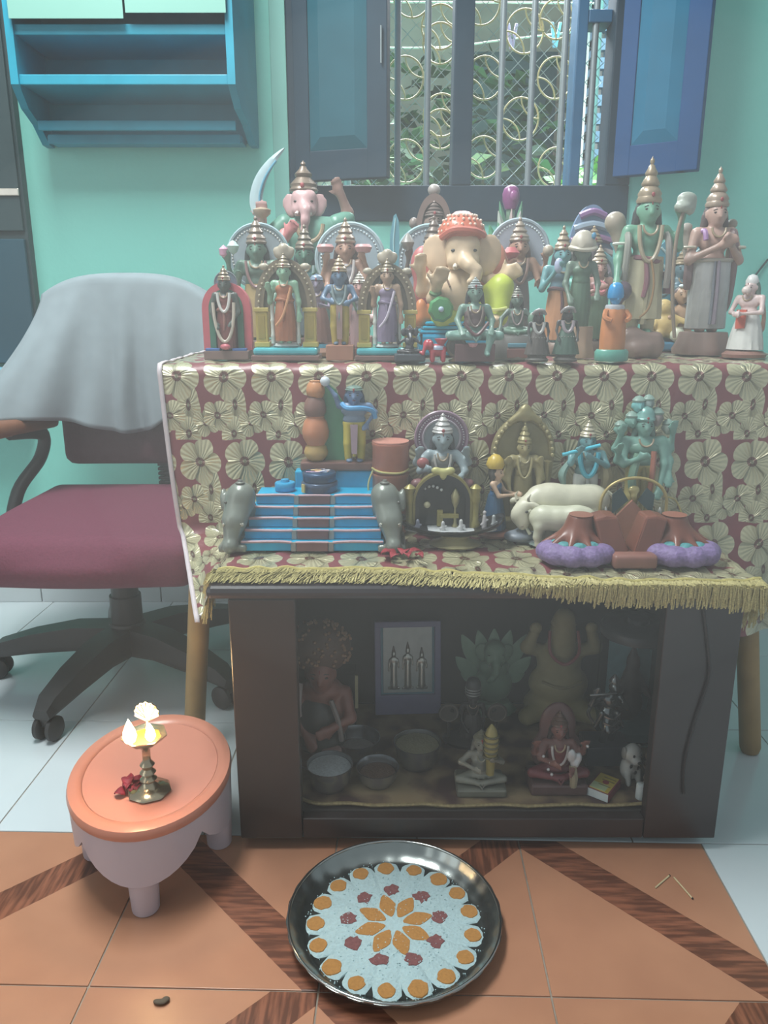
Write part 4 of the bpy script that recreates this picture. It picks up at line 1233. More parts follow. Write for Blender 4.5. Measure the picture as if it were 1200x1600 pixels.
# -- tiny dark seated idol
f = fig(640, 503, 1.395, 'black_seated_idol', 'tiny blackish seated elephant-headed idol in front of the lilac shrine', vox=0.022)
block(f, 'base', 0.80, 0.62, 0.20, (64, 70, 78), bev=0.04)
seated(f, (58, 60, 66), 0.20, 0.62, arms=[(-1, (-0.30, -0.05, 0.45), (-0.32, -0.12, 0.62)), (1, (0.30, -0.05, 0.45), (0.30, -0.12, 0.62))], hr=0.115, lower=(60, 58, 62), crown_h=0.16, crown_col=(84, 84, 88), hair_col=None, jewel=(110, 110, 112), facey=False)
f.tube('trunk', [(0, -0.12, 0.70), (0.02, -0.22, 0.60), (0.0, -0.24, 0.50), (0.06, -0.24, 0.44)], [0.05, 0.045, 0.035, 0.025], (62, 64, 70))
for s_ in (-1, 1): f.mesh('ear', ballVF((s_*0.15, 0, 0.74), (0.08, 0.03, 0.11), 8, 6), (62, 64, 70))

# -- small red elephant with an upturned cup
f = fig(684, 522, 1.385, 'red_elephant', 'tiny glossy red elephant with a raised howdah cup', vox=0.03)
f.org('body', [('e', (0, 0, 0.42), (0.34, 0.24, 0.24)), ('e', (-0.36, -0.06, 0.62), (0.2, 0.18, 0.2)), ('c', (-0.46, -0.16, 0.58), (-0.56, -0.22, 0.30), 0.085, 0.06), ('c', (-0.56, -0.22, 0.30), (-0.66, -0.2, 0.34), 0.06, 0.05)] + [('c', (sx_*0.2, sy_*0.14, 0.35), (sx_*0.2, sy_*0.14, 0.06), 0.10, 0.09) for sx_ in (-1, 1) for sy_ in (-1, 1)] + [('e', (-0.26, -0.22, 0.62), (0.05, 0.04, 0.15)), ('e', (-0.26, 0.14, 0.62), (0.05, 0.04, 0.15))], (186, 56, 70), 0.05, rough=0.25)
f.mesh('howdah', latheVF([(0.10, 0.60), (0.14, 0.66), (0.24, 0.80), (0.25, 0.83), (0.21, 0.82), (0.10, 0.70), (0, 0.69)], 18, (0.12, 0, 0)), (196, 66, 80), rough=0.25)
f.mesh('saddle_cloth', latheVF([(0.10, 0.655), (0.30, 0.56), (0.36, 0.44), (0.355, 0.43), (0.29, 0.55)], 18, (0, 0, 0), 0.9, 0.72), (150, 160, 182), rough=0.3)

# -- dull brass disc clock
f = fig(713, 524, 1.39, 'brass_disc', 'little dull brass disc standing upright beside the red elephant', 'ornament')
f.lathe('foot', [(0.30, 0.0), (0.32, 0.05), (0.2, 0.1), (0.1, 0.14)], DGOLD, 20, metal=0.5)
V, F = latheVF([(0.0, -0.05), (0.36, -0.05), (0.42, -0.02), (0.42, 0.02), (0.36, 0.05), (0, 0.05)], 26)
f.mesh('disc', ([(x, z, y*0.98+0.55) for x, y, z in V], F), (118, 110, 92), metal=0.4)
V, F = latheVF([(0.0, 0.0), (0.28, 0.0), (0.30, 0.02), (0, 0.03)], 26)
f.mesh('face_plate', ([(x, -z-0.05, y+0.55) for x, y, z in V], F), (86, 82, 76), metal=0.4)

# -- seated green-faced goddess on a dark red block
f = fig(741, 424, 1.40, 'green_goddess', 'seated green-faced goddess with dark hair on a dark red block', vox=0.013)
block(f, 'base', 0.46, 0.34, 0.20, (104, 70, 72), bev=0.01)
seated(f, (106, 138, 124), 0.24, 0.62, arms=[(-1, (-0.20, -0.03, 0.46), (-0.17, -0.20, 0.36)), (1, (0.20, -0.03, 0.46), (0.17, -0.20, 0.36))], hr=0.088, lower=(110, 152, 140), upper=(104, 84, 84), crown_h=0.13, crown_col=(150, 158, 156), hair_col=(52, 52, 56), gar=(128, 112, 104), one_leg=True)
f.tube('sari_border', [(-0.14, -0.19, 0.44), (0, -0.21, 0.30), (0.14, -0.19, 0.44)], 0.02, (110, 74, 78))
f.mesh('pink_lotus', latheVF([(0.0, 0.16), (0.035, 0.17), (0.055, 0.21), (0.0, 0.20)], 12, (-0.03, -0.185, 0), 1, 1, lambda t, i: 1+0.2*abs(math.sin(3*t))), (206, 150, 160))

# -- small seated green figure on blue and red stand
f = fig(806, 438, 1.455, 'seated_deity_doll', 'small dark green seated deity on a grey stand with a blue and red front', vox=0.014)
f.mesh('stand', latheVF([(0.33, 0), (0.35, 0.03), (0.30, 0.26), (0.28, 0.30), (0, 0.30)], 24, sy=0.75), (124, 120, 116))
f.box('red_panel', (0.02, -0.235, 0.085), (0.16, 0.025, 0.06), (140, 90, 84), bev=0.01)
f.box('blue_panel', (0.02, -0.225, 0.185), (0.15, 0.028, 0.026), (82, 150, 172), bev=0.01)
seated(f, (92, 112, 100), 0.32, 0.50, arms=[(-1, (-0.20, -0.04, 0.52), (-0.22, -0.12, 0.42)), (1, (0.20, -0.04, 0.52), (0.23, -0.12, 0.42))], hr=0.075, lower=(104, 138, 118), upper=(98, 110, 100), crown_h=0.15, crown_col=(140, 138, 128), hair_col=(58, 60, 58), gar=(160, 140, 140))
f.mesh('leafy_hand', ballVF((0.20, -0.05, 0.50), (0.06, 0.04, 0.10), 8, 6), (112, 148, 124))

# -- blackish idols dressed in silver
def blackidol(px, top, lab, robe, gar):
    f = fig(px, top, 1.385, 'garlanded_idol', lab, vox=0.015)
    f.mesh('base', latheVF([(0.20, 0), (0.22, 0.04), (0.17, 0.08), (0.19, 0.12), (0.0, 0.12)], 20), (84, 82, 78))
    standing(f, (66, 66, 66), 0.11, 0.76, arms=[(-1, (-0.19, -0.03, 0.55), (-0.17, -0.10, 0.42)), (1, (0.19, -0.03, 0.55), (0.17, -0.10, 0.42))], hr=0.088, lower=robe, chest=robe, crown_h=0.12, crown_col=(120, 118, 116), crown_kind='dome', hair_col=(56, 54, 54), gar=gar, wide=1.45, hem=0.16, garr=0.03)
    f.beads('robe_studs', [(0.16*math.cos(a), -0.13*abs(math.sin(a))-0.005, z) for z, n_ in ((0.32, 9), (0.44, 9), (0.22, 9)) for a in [PI+PI*(k+0.5)/n_ for k in range(n_)]], 0.011, (168, 164, 158), metal=0.4)
    f.tube('head_garland', [(-0.12, -0.03, 0.86), (-0.06, -0.1, 0.93), (0.06, -0.1, 0.93), (0.12, -0.03, 0.86)], 0.026, (150, 144, 144))
    return f
blackidol(840, 479, 'squat blackish idol with a white bead garland and dark studded robe', (84, 78, 74), (186, 186, 182))
blackidol(885, 475, 'squat blackish idol with a pinkish garland and dark green robe', (66, 96, 82), (170, 156, 164))

# -- orange-robed doll with a blue head
f = fig(958, 441, 1.40, 'orange_robe_doll', 'orange column-robed doll with a glossy blue head on a sea-green foot', vox=0.014, rz=R(8))
f.mesh('foot', latheVF([(0.21, 0), (0.225, 0.02), (0.225, 0.12), (0.20, 0.15), (0, 0.15)], 26, sy=0.8), (84, 164, 146), rough=0.3)
f.mesh('robe', latheVF([(0.165, 0.15), (0.168, 0.3), (0.160, 0.5), (0.145, 0.64), (0.11, 0.70), (0.0, 0.71)], 30, sy=0.8, wav=lambda t, i: 1+0.025*math.sin(t*9)), (206, 124, 68), rough=0.5)
f.mesh('collar', latheVF([(0.125, 0.655), (0.13, 0.69), (0.115, 0.72), (0.0, 0.725)], 24, sy=0.85), (176, 178, 186), rough=0.35)
f.org('head', head_prims((0, -0.01, 0.80), 0.085), (34, 136, 190), 0.02, rough=0.25)
f.mesh('cap', latheVF([(0.098, 0.80), (0.106, 0.83), (0.10, 0.90), (0.08, 0.965), (0.045, 0.995), (0, 1.0)], 22, sy=1.0), (22, 140, 206), rough=0.22)
f.tube('arm', [(-0.13, -0.04, 0.64), (-0.165, -0.10, 0.56), (-0.10, -0.16, 0.52)], [0.04, 0.036, 0.028], (200, 118, 66))
f.tube('arm', [(0.13, -0.04, 0.64), (0.165, -0.10, 0.56), (0.10, -0.16, 0.52)], [0.04, 0.036, 0.028], (200, 118, 66))

# -- tall green archer with a bow and mace
f = fig(1004, 250, 1.55, 'green_archer', 'tall green-skinned archer doll with conical crown and cream dhoti', vox=0.010)
f.org('base', [('b', (0, 0.0, 0.06), (0.085, 0.07, 0.045), 0.025), ('e', (-0.05, -0.05, 0.10), (0.06, 0.05, 0.06)), ('e', (0.07, -0.02, 0.06), (0.07, 0.07, 0.06)), ('e', (-0.02, -0.09, 0.04), (0.07, 0.05, 0.05))], (146, 118, 108), 0.03)
standing(f, (102, 160, 132), 0.115, 0.70, 0, 0, arms=[(-1, (-0.145, -0.02, 0.50), (-0.165, -0.09, 0.385)), (1, (0.175, 0.0, 0.57), (0.155, -0.07, 0.72))], hr=0.064, lower=(188, 178, 140), split=True, sash=(138, 84, 96), crown_h=0.235, crown_col=(158, 138, 112), hair_col=(40, 48, 48), gar=(172, 156, 128), hem=0.11)
skirt(f, 'draped_skirt', 0.20, 0.52, 0.115, 0.10, (190, 180, 144), (0, 0.005), 0.70, 0.07, 12)
f.tube('skirt_border', [(0.01, -0.088, 0.50), (0.03, -0.10, 0.38), (0.015, -0.10, 0.26), (-0.03, -0.095, 0.205)], 0.006, (150, 112, 70))
f.tube('shawl', [(-0.10, 0.02, 0.655), (-0.11, -0.055, 0.60), (-0.115, -0.06, 0.48), (-0.115, -0.04, 0.40)], 0.018, (150, 150, 140))
f.tube('shawl', [(0.10, 0.02, 0.655), (0.10, -0.06, 0.60), (0.112, -0.06, 0.48), (0.115, -0.04, 0.36)], 0.018, (156, 150, 144))
f.tube('shawl_end', [(0.12, -0.01, 0.45), (0.14, -0.01, 0.40), (0.14, -0.01, 0.33)], 0.03, (128, 74, 92))
f.mesh('bow', tubeVF(smoothpts([(0.165, -0.10, 0.10), (0.130, -0.10, 0.35), (0.125, -0.105, 0.6), (0.15, -0.10, 0.74)], 6), 0.010, 8), (140, 122, 104))
f.org('bow_head', [('e', (0.145, -0.10, 0.76), (0.045, 0.04, 0.030)), ('e', (0.165, -0.09, 0.80), (0.05, 0.035, 0.035)), ('e', (0.19, -0.08, 0.77), (0.03, 0.03, 0.05))], (160, 168, 156), 0.015)
f.org('quiver', [('e', (-0.155, 0.06, 0.70), (0.055, 0.05, 0.055)), ('c', (-0.15, 0.06, 0.70), (-0.08, 0.06, 0.50), 0.045, 0.04)], (160, 146, 128), 0.02)
for z in (0.585,):
    f.mesh('armlet', tubeVF([(-0.138+0.036*math.cos(2*PI*k/14), -0.012+0.036*math.sin(2*PI*k/14), z) for k in range(14)], 0.008, 6, True), (196, 206, 190))
f.org('dark_sash_knot', [('e', (-0.125, -0.07, 0.345), (0.05, 0.04, 0.05)), ('e', (-0.15, -0.06, 0.30), (0.035, 0.03, 0.05))], (84, 66, 82), 0.02)

# -- tall pinkish companion with folded hands
f = fig(1108, 262, 1.605, 'fair_archer', 'tall fair-skinned doll with folded arms and white dhoti on a brown stump', vox=0.010)
f.lathe('stump', [(0.155, 0), (0.16, 0.03), (0.135, 0.08), (0.13, 0.115), (0.125, 0.125), (0.0, 0.125)], (152, 122, 112), 30, wav=lambda t, i: 1+0.06*math.sin(t*7)+0.03*math.sin(t*13))
standing(f, (188, 150, 136), 0.125, 0.70, 0, 0, arms=[(-1, (-0.140, -0.03, 0.515), (0.005, -0.125, 0.595)), (1, (0.140, -0.03, 0.515), (0.045, -0.120, 0.60))], hr=0.062, lower=(186, 186, 184), crown_h=0.215, crown_col=(168, 146, 128), hair_col=(88, 72, 72), gar=None, hem=0.115)
skirt(f, 'draped_skirt', 0.145, 0.52, 0.105, 0.112, (190, 190, 190), (0, 0.0), 0.74, 0.05, 16)
f.tube('front_pleat', [(0.008, -0.086, 0.51), (0.01, -0.096, 0.34), (0.008, -0.098, 0.17)], [0.010, 0.012, 0.014], (150, 136, 152))
f.tube('front_pleat', [(-0.012, -0.085, 0.51), (-0.012, -0.094, 0.34), (-0.012, -0.095, 0.17)], [0.006, 0.008, 0.009], (128, 134, 146))
f.tube('purple_ribbon', [(-0.085, 0.03, 0.66), (-0.075, -0.05, 0.67), (-0.07, -0.072, 0.62)], 0.014, (166, 120, 176))
f.tube('shawl', [(0.085, 0.03, 0.66), (0.095, -0.04, 0.655), (0.115, -0.02, 0.50), (0.12, 0.01, 0.32), (0.115, 0.02, 0.24)], [0.02, 0.02, 0.026, 0.026, 0.014], (132, 104, 106))
f.tube('shawl', [(-0.12, 0.0, 0.55), (-0.12, 0.0, 0.42), (-0.115, 0.01, 0.36)], [0.026, 0.03, 0.02], (136, 108, 110))
f.mesh('belt', tubeVF([(0.112*math.cos(2*PI*k/24), 0.083*math.sin(2*PI*k/24), 0.515) for k in range(24)], 0.011, 7, True), (176, 168, 156))
f.org('bow_tip', [('e', (0.115, 0.05, 0.715), (0.03, 0.03, 0.028)), ('c', (0.115, 0.05, 0.70), (0.105, 0.05, 0.50), 0.012, 0.012)], (160, 148, 132), 0.01)
f.org('quiver_top', [('e', (-0.145, 0.05, 0.69), (0.04, 0.035, 0.03), (0, R(-30), 0)), ('c', (-0.14, 0.05, 0.68), (-0.10, 0.05, 0.5), 0.03, 0.03)], (166, 156, 146), 0.01)
for sx_, z in ((-0.136, 0.585), (0.136, 0.585)):
    f.mesh('armlet', tubeVF([(sx_+0.036*math.cos(2*PI*k/14), -0.012+0.036*math.sin(2*PI*k/14), z) for k in range(14)], 0.008, 6, True), (206, 196, 176))

# -- small monkey-faced doll in white and orange
f = fig(1168, 421, 1.50, 'monkey_doll', 'small monkey-faced doll in a white dhoti and orange sash at the table end', vox=0.015, rz=R(-55))
f.lathe('base', [(0.24, 0), (0.25, 0.04), (0.20, 0.075), (0, 0.075)], (140, 96, 84), 20)
standing(f, (212, 186, 182), 0.07, 0.80, arms=[(-1, (-0.19, -0.06, 0.52), (-0.02, -0.21, 0.50)), (1, (0.19, -0.06, 0.52), (0.02, -0.21, 0.50))], hr=0.085, lower=(208, 208, 204), sash=(214, 96, 74), crown_h=0.0, hair_col=(84, 110, 100), wide=1.3, hem=0.15, facey=True)
f.org('muzzle', [('e', (0, -0.10, 0.765), (0.055, 0.05, 0.05))], (216, 196, 190), 0.01)
f.mesh('cap', latheVF([(0.07, 0.84), (0.075, 0.87), (0.05, 0.93), (0, 0.95)], 16), (214, 212, 210))
f.mesh('sash_fall', prismVF([(-0.06, 0.55), (0.06, 0.55), (0.05, 0.34), (-0.06, 0.33)], -0.155, -0.135), (206, 88, 70), smooth=False)
f.tube('tail', [(0, 0.14, 0.40), (0.02, 0.28, 0.30), (0.0, 0.34, 0.45), (0.0, 0.30, 0.60)], [0.03, 0.028, 0.024, 0.02], (180, 130, 110))

# -- yellow baby with mother on a blue base
f = fig(1048, 440, 1.745, 'mother_and_child', 'yellow seated child leaning on a brown-faced mother on a blue base', vox=0.017)
block(f, 'base', 0.78, 0.5, 0.13, (70, 140, 180), bev=0.03)
f.org('child_body', [('e', (-0.12, -0.08, 0.38), (0.19, 0.16, 0.20)), ('e', (-0.16, -0.1, 0.62), (0.13, 0.12, 0.13)), ('c', (-0.22, -0.14, 0.25), (-0.28, -0.25, 0.16), 0.09, 0.06), ('c', (0.0, -0.14, 0.25), (0.05, -0.26, 0.16), 0.09, 0.06), ('c', (0.0, -0.12, 0.48), (0.14, -0.2, 0.42), 0.05, 0.04), ('c', (-0.26, -0.1, 0.48), (-0.32, -0.18, 0.36), 0.05, 0.04)], (212, 180, 110), 0.04)
f.org('mother_body', [('e', (0.16, 0.06, 0.42), (0.19, 0.15, 0.26)), ('c', (0.06, 0.0, 0.55), (-0.1, -0.2, 0.48), 0.05, 0.04), ('c', (0.3, 0.0, 0.55), (0.3, -0.18, 0.40), 0.06, 0.05), ('e', (0.16, 0.0, 0.2), (0.28, 0.2, 0.1))]+head_prims((0.14, 0.02, 0.80), 0.115), (176, 138, 106), 0.04)
hair(f, (0.14, 0.02, 0.80), 0.115, (86, 64, 60)); face(f, (0.14, 0.02, 0.80), 0.115)
face(f, (-0.16, -0.11, 0.63), 0.11, mark=None)
f.mesh('white_pot', latheVF([(0.05, 0.14), (0.10, 0.18), (0.11, 0.26), (0.06, 0.33), (0.07, 0.35), (0, 0.345)], 16, (0.03, -0.24, 0)), (224, 226, 200))
f.tube('shawl', [(0.30, 0.06, 0.86), (0.36, 0.06, 0.62), (0.37, 0.05, 0.30)], 0.05, (128, 84, 116))
f.mesh('head_ornament', ballVF((0.12, -0.02, 0.935), (0.06, 0.05, 0.03), 8, 6), (206, 220, 224))

# -- blue peacock-fan doll behind the archers
f = fig(1060, 362, 1.86, 'blue_fan_doll', 'doll with a tall turquoise peacock fan between the two archers', vox=0.016)
block(f, 'base', 0.42, 0.26, 0.08, (90, 80, 84), bev=0.01)
fan = f.mesh('fan', prismVF([(-0.06, 0.1)]+arcpts(0.0, 0.62, 0.26, 0.37, PI, 0, 22)+[(0.06, 0.1)], 0.06, 0.09), (72, 144, 164), smooth=False)
for k in range(7):
    a = PI*(0.12+0.76*k/6)
    f.tube('fan_rib', [(0, 0.05, 0.3), (0.13*math.cos(a), 0.052, 0.62+0.18*math.sin(a)), (0.25*math.cos(a), 0.052, 0.62+0.36*math.sin(a))], 0.010, (176, 206, 206), parent=fan)
standing(f, (90, 120, 130), 0.08, 0.66, arms=[(-1, (-0.16, -0.05, 0.46), (-0.10, -0.14, 0.50)), (1, (0.16, -0.05, 0.46), (0.10, -0.14, 0.50))], hr=0.07, lower=(90, 130, 150), chest=(80, 120, 140), crown_h=0.14, hair_col=(46, 50, 58))

# -- pink elephant-headed deity with a great sword, at the back by the window
f = fig(489, 250, 1.87, 'sword_elephant_deity', 'pink elephant-headed deity in green raising a long pale curved sword', vox=0.011)
block(f, 'base', 0.44, 0.30, 0.14, (120, 96, 90), bev=0.01)
f.org('body', [('e', (0, 0, 0.44), (0.15, 0.12, 0.15)), ('e', (0, 0, 0.60), (0.14, 0.10, 0.11)), ('c', (-0.14, 0, 0.66), (0.14, 0, 0.66), 0.05, 0.05), ('e', (0, 0, 0.26), (0.17, 0.12, 0.14))], (96, 150, 132), 0.03)
f.org('sword_arm', arm_prims((-0.17, 0, 0.66), (-0.27, -0.03, 0.56), (-0.265, -0.07, 0.68), 0.036), (206, 160, 156), 0.015)
f.org('raised_arm', arm_prims((0.16, 0.02, 0.66), (0.20, 0.03, 0.73), (0.165, 0.0, 0.82), 0.036, hand=0.9), (160, 122, 110), 0.015)
f.org('blessing_arm', arm_prims((-0.15, -0.03, 0.62), (-0.17, -0.12, 0.53), (-0.115, -0.17, 0.60), 0.032), (216, 130, 130), 0.015)
f.org('sleeve', [('c', (-0.15, 0, 0.67), (-0.235, -0.02, 0.60), 0.055, 0.05)], (92, 150, 130), 0.01)
f.org('sleeve', [('c', (0.14, 0, 0.67), (0.195, 0.02, 0.70), 0.055, 0.045)], (92, 150, 130), 0.01)
skirt(f, 'lower_robe', 0.14, 0.42, 0.19, 0.155, (104, 150, 136), (0, 0), 0.75)
elephant_head(f, (-0.035, -0.03, 0.765), 0.078, (202, 160, 160), [(0.0, -0.55, 0.0), (0.18, -1.1, -0.45), (0.15, -1.25, -1.1), (0.05, -1.15, -1.75), (0.25, -1.1, -2.2)], ear=0.72, tusk=(224, 214, 210))
crown(f, (-0.04, -0.005, 0.835), 0.074, 0.165, (132, 112, 96), tiers=2)
garland(f, 'necklace', 0, -0.11, 0.66, 0.07, 0.09, GOLD, 0.012)
# sword: hilt in the raised hand, broad blade curving up
V, F = [], []
sp = smoothpts([(-0.265, -0.085, 0.70), (-0.290, -0.085, 0.78), (-0.265, -0.085, 0.88), (-0.205, -0.085, 0.97), (-0.128, -0.085, 1.045)], 6)
n = len(sp)
for i, p in enumerate(sp):
    t = i/(n-1); w_ = 0.036*(1-t**3)+0.002
    d_ = (sp[min(i+1, n-1)]-sp[max(i-1, 0)]).normalized(); nrm = Vector((-d_.z, 0, d_.x))
    V += [tuple(p+nrm*w_), tuple(p+Vector((0, -0.008, 0))), tuple(p-nrm*w_*0.9), tuple(p+Vector((0, 0.008, 0)))]
for i in range(n-1):
    for q in range(4): F.append([4*i+q, 4*i+(q+1) % 4, 4*i+4+(q+1) % 4, 4*i+4+q])
F.append([0, 1, 2, 3])
sw = f.mesh('sword_blade', (V, F), (170, 196, 202), rough=0.28)
f.tube('sword_groove', [(p.x+0.018, p.y-0.010, p.z-0.004) for p in sp[4:22:3]], 0.006, (84, 150, 176), parent=sw)
f.lathe('sword_hilt', [(0.014, 0.60), (0.018, 0.64), (0.016, 0.69), (0.046, 0.715), (0.05, 0.735), (0.02, 0.75), (0, 0.75)], (176, 156, 132), 14, (-0.262, -0.085, 0))

# -- brown hooded idol by the window frame
f = fig(676, 285, 1.86, 'hooded_idol', 'grey-brown idol under a domed hood against the window frame', vox=0.011)
block(f, 'base', 0.34, 0.26, 0.16, (120, 104, 98), bev=0.012)
def hoodstrip(w0, w1, z0, h0, h1, y0, y1, nm, col):
    V, F = [], []
    for i in range(21):
        t = PI-PI*i/20
        V += [(w1*math.cos(t), y0, z0+h1*math.sin(t)), (w0*math.cos(t), y0, z0+h0*math.sin(t)), (w0*math.cos(t), y1, z0+h0*math.sin(t)), (w1*math.cos(t), y1, z0+h1*math.sin(t))]
    V = [(V[q][0], V[q][1], 0.16) for q in range(4)]+V+[(V[80+q][0], V[80+q][1], 0.16) for q in range(4)]
    for i in range(22):
        for q in range(4): F.append([4*i+q, 4*i+(q+1) % 4, 4*i+4+(q+1) % 4, 4*i+4+q])
    F += [[0, 1, 2, 3], [91, 90, 89, 88]]
    return f.mesh(nm, (V, F), col)
hoodstrip(0.075, 0.108, 0.74, 0.14, 0.19, -0.05, 0.06, 'hood', (128, 104, 96))
hoodstrip(0.055, 0.078, 0.74, 0.10, 0.145, -0.02, 0.05, 'hood_lining', (160, 146, 138))
f.mesh('knob', ballVF((0, 0, 0.955), (0.040, 0.036, 0.036), 14, 8), (160, 150, 144))
standing(f, (140, 118, 108), 0.16, 0.66, 0, -0.05, arms=[(-1, (-0.15, -0.05, 0.50), (-0.09, -0.14, 0.52)), (1, (0.15, -0.05, 0.50), (0.09, -0.14, 0.52))], hr=0.06, lower=(132, 108, 100), chest=(126, 106, 98), crown_h=0.10, crown_col=(120, 104, 98), hair_col=(96, 84, 80))
for s_ in (-1, 1): f.mesh('shoulder_knob', ballVF((s_*0.125, -0.02, 0.76), (0.03, 0.03, 0.035), 10, 6), (140, 124, 116))

# -- purple lotus bud ornament with leaves
f = fig(793, 289, 1.86, 'lotus_bud_ornament', 'purple lotus bud ornament with silvery green leaves by the window mullion', 'ornament', vox=0.012)
f.lathe('pot', [(0.12, 0), (0.14, 0.03), (0.11, 0.09), (0.15, 0.20), (0.13, 0.28), (0.10, 0.30), (0, 0.30)], (108, 100, 104), 24)
f.tube('stalk', [(0, 0, 0.28), (0, 0, 0.7), (0, 0, 0.88)], [0.035, 0.03, 0.028], (110, 142, 118))
f.mesh('bud', latheVF([(0.0, 0.845), (0.035, 0.855), (0.050, 0.90), (0.052, 0.945), (0.042, 0.98), (0.018, 0.998), (0, 1.0)], 22, (0, 0, 0), 1, 1, lambda t, i: 1+0.07*abs(math.sin(3*t+2.5*i))), (132, 60, 118), rough=0.3)
f.mesh('bud_petal', ballVF((0.01, -0.045, 0.93), (0.028, 0.016, 0.034), 10, 6), (150, 78, 136), rough=0.3)
def leafVF(a, b, w, bend=(0, -0.02, 0)):
    a, b = Vector(a), Vector(b); d_ = b-a; nrm = Vector((-d_.z, 0, d_.x)).normalized()
    V, F = [], []
    for i in range(9):
        t = i/8; c_ = a+d_*t+Vector(bend)*math.sin(t*PI); q = w*math.sin(PI*min(1, t*0.92+0.06))**0.8
        V += [tuple(c_-nrm*q), tuple(c_+Vector((0, -0.012, 0))), tuple(c_+nrm*q), tuple(c_+Vector((0, 0.006, 0)))]
    for i in range(8):
        for k in range(4): F.append([4*i+k, 4*i+(k+1) % 4, 4*i+4+(k+1) % 4, 4*i+4+k])
    F += [[0, 1, 2, 3], [35, 34, 33, 32]]
    return V, F
for a, b, w, c_ in [((-0.02, -0.03, 0.60), (-0.075, -0.03, 0.90), 0.022, (86, 146, 112)), ((0.02, -0.03, 0.60), (0.065, -0.03, 0.90), 0.022, (86, 146, 112)), ((-0.01, -0.05, 0.50), (-0.085, -0.06, 0.84), 0.03, (168, 178, 166)), ((0.01, -0.05, 0.50), (0.055, -0.06, 0.84), 0.03, (168, 172, 166)), ((0, -0.06, 0.5), (-0.005, -0.08, 0.85), 0.026, (176, 156, 152)), ((-0.05, -0.03, 0.45), (-0.135, -0.04, 0.76), 0.035, (72, 150, 106)), ((-0.04, -0.05, 0.45), (-0.085, -0.07, 0.77), 0.03, (96, 164, 124)), ((0.04, -0.03, 0.45), (0.145, -0.04, 0.77), 0.035, (96, 156, 124)), ((0.03, -0.05, 0.45), (0.09, -0.06, 0.79), 0.03, (86, 150, 114))]:
    f.mesh('leaf', leafVF(a, b, w), c_, rough=0.4)

# -- teal blade standing behind the lilac shrine
f = fig(617, 334, 1.56, 'sword_ornament', 'upright teal sword blade ornament rising behind the lilac shrine', 'ornament')
f.lathe('foot', [(0.14, 0), (0.15, 0.02), (0.06, 0.06), (0.03, 0.10), (0.03, 0.55), (0.05, 0.58), (0.03, 0.62), (0, 0.62)], (150, 140, 120), 16)
f.mesh('blade', prismVF([(-0.022, 0.60), (-0.040, 0.72), (-0.036, 0.86), (-0.012, 0.985), (0.006, 1.0), (0.026, 0.95), (0.032, 0.82), (0.026, 0.60)], -0.012, 0.012), (96, 164, 182), smooth=False, rough=0.3)
f.mesh('blade_ridge', tubeVF([(-0.006, -0.013, 0.62), (-0.012, -0.013, 0.82), (0.002, -0.013, 0.97)], 0.006, 6), (150, 200, 208))

# -- four deities standing before round beaded haloes
HL = []
f = fig(404, 331, 1.63, 'haloed_green_deity', 'green-faced deity with conch and lotus before a beaded round halo', vox=0.012)
block(f, 'base', 0.40, 0.28, 0.10, (120, 100, 92), bev=0.01)
halo(f, (0.0, 0.70), 0.225, 0.08)
standing(f, (104, 140, 122), 0.10, 0.70, 0, 0, arms=[(-1, (-0.20, 0.0, 0.52), (-0.20, -0.06, 0.66)), (1, (0.20, 0.0, 0.52), (0.19, -0.06, 0.64)), (-1, (-0.15, -0.05, 0.46), (-0.12, -0.14, 0.54)), (1, (0.15, -0.05, 0.46), (0.12, -0.13, 0.38))], hr=0.075, lower=(178, 150, 96), chest=(92, 116, 102), crown_h=0.20, crown_col=(138, 122, 108), hair_col=(52, 58, 58), gar=(150, 112, 112), wide=1.2)
f.lathe('conch', [(0.0, 0.70), (0.03, 0.72), (0.045, 0.76), (0.02, 0.79), (0, 0.80)], (176, 214, 204), 12, (-0.155, -0.09, 0))
f.lathe('lotus', [(0.0, 0.68), (0.03, 0.70), (0.035, 0.74), (0.0, 0.77)], (206, 150, 176), 12, (-0.225, -0.08, 0))
f.lathe('discus', [(0.0, 0.68), (0.05, 0.70), (0.05, 0.73), (0, 0.75)], (190, 178, 120), 12, (0.20, -0.09, 0))

f = fig(478, 345, 1.765, 'green_faced_deity', 'dark green-faced deity in teal between two round haloes', vox=0.012)
block(f, 'base', 0.34, 0.26, 0.10, (128, 96, 88), bev=0.01)
standing(f, (72, 118, 96), 0.10, 0.70, 0, 0, arms=[(-1, (-0.16, -0.04, 0.50), (-0.10, -0.14, 0.58)), (1, (0.16, -0.04, 0.50), (0.11, -0.14, 0.56))], hr=0.078, lower=(110, 130, 140), chest=(96, 146, 150), crown_h=0.20, crown_col=(128, 116, 100), hair_col=(56, 62, 70), gar=(150, 172, 172), wide=1.25)

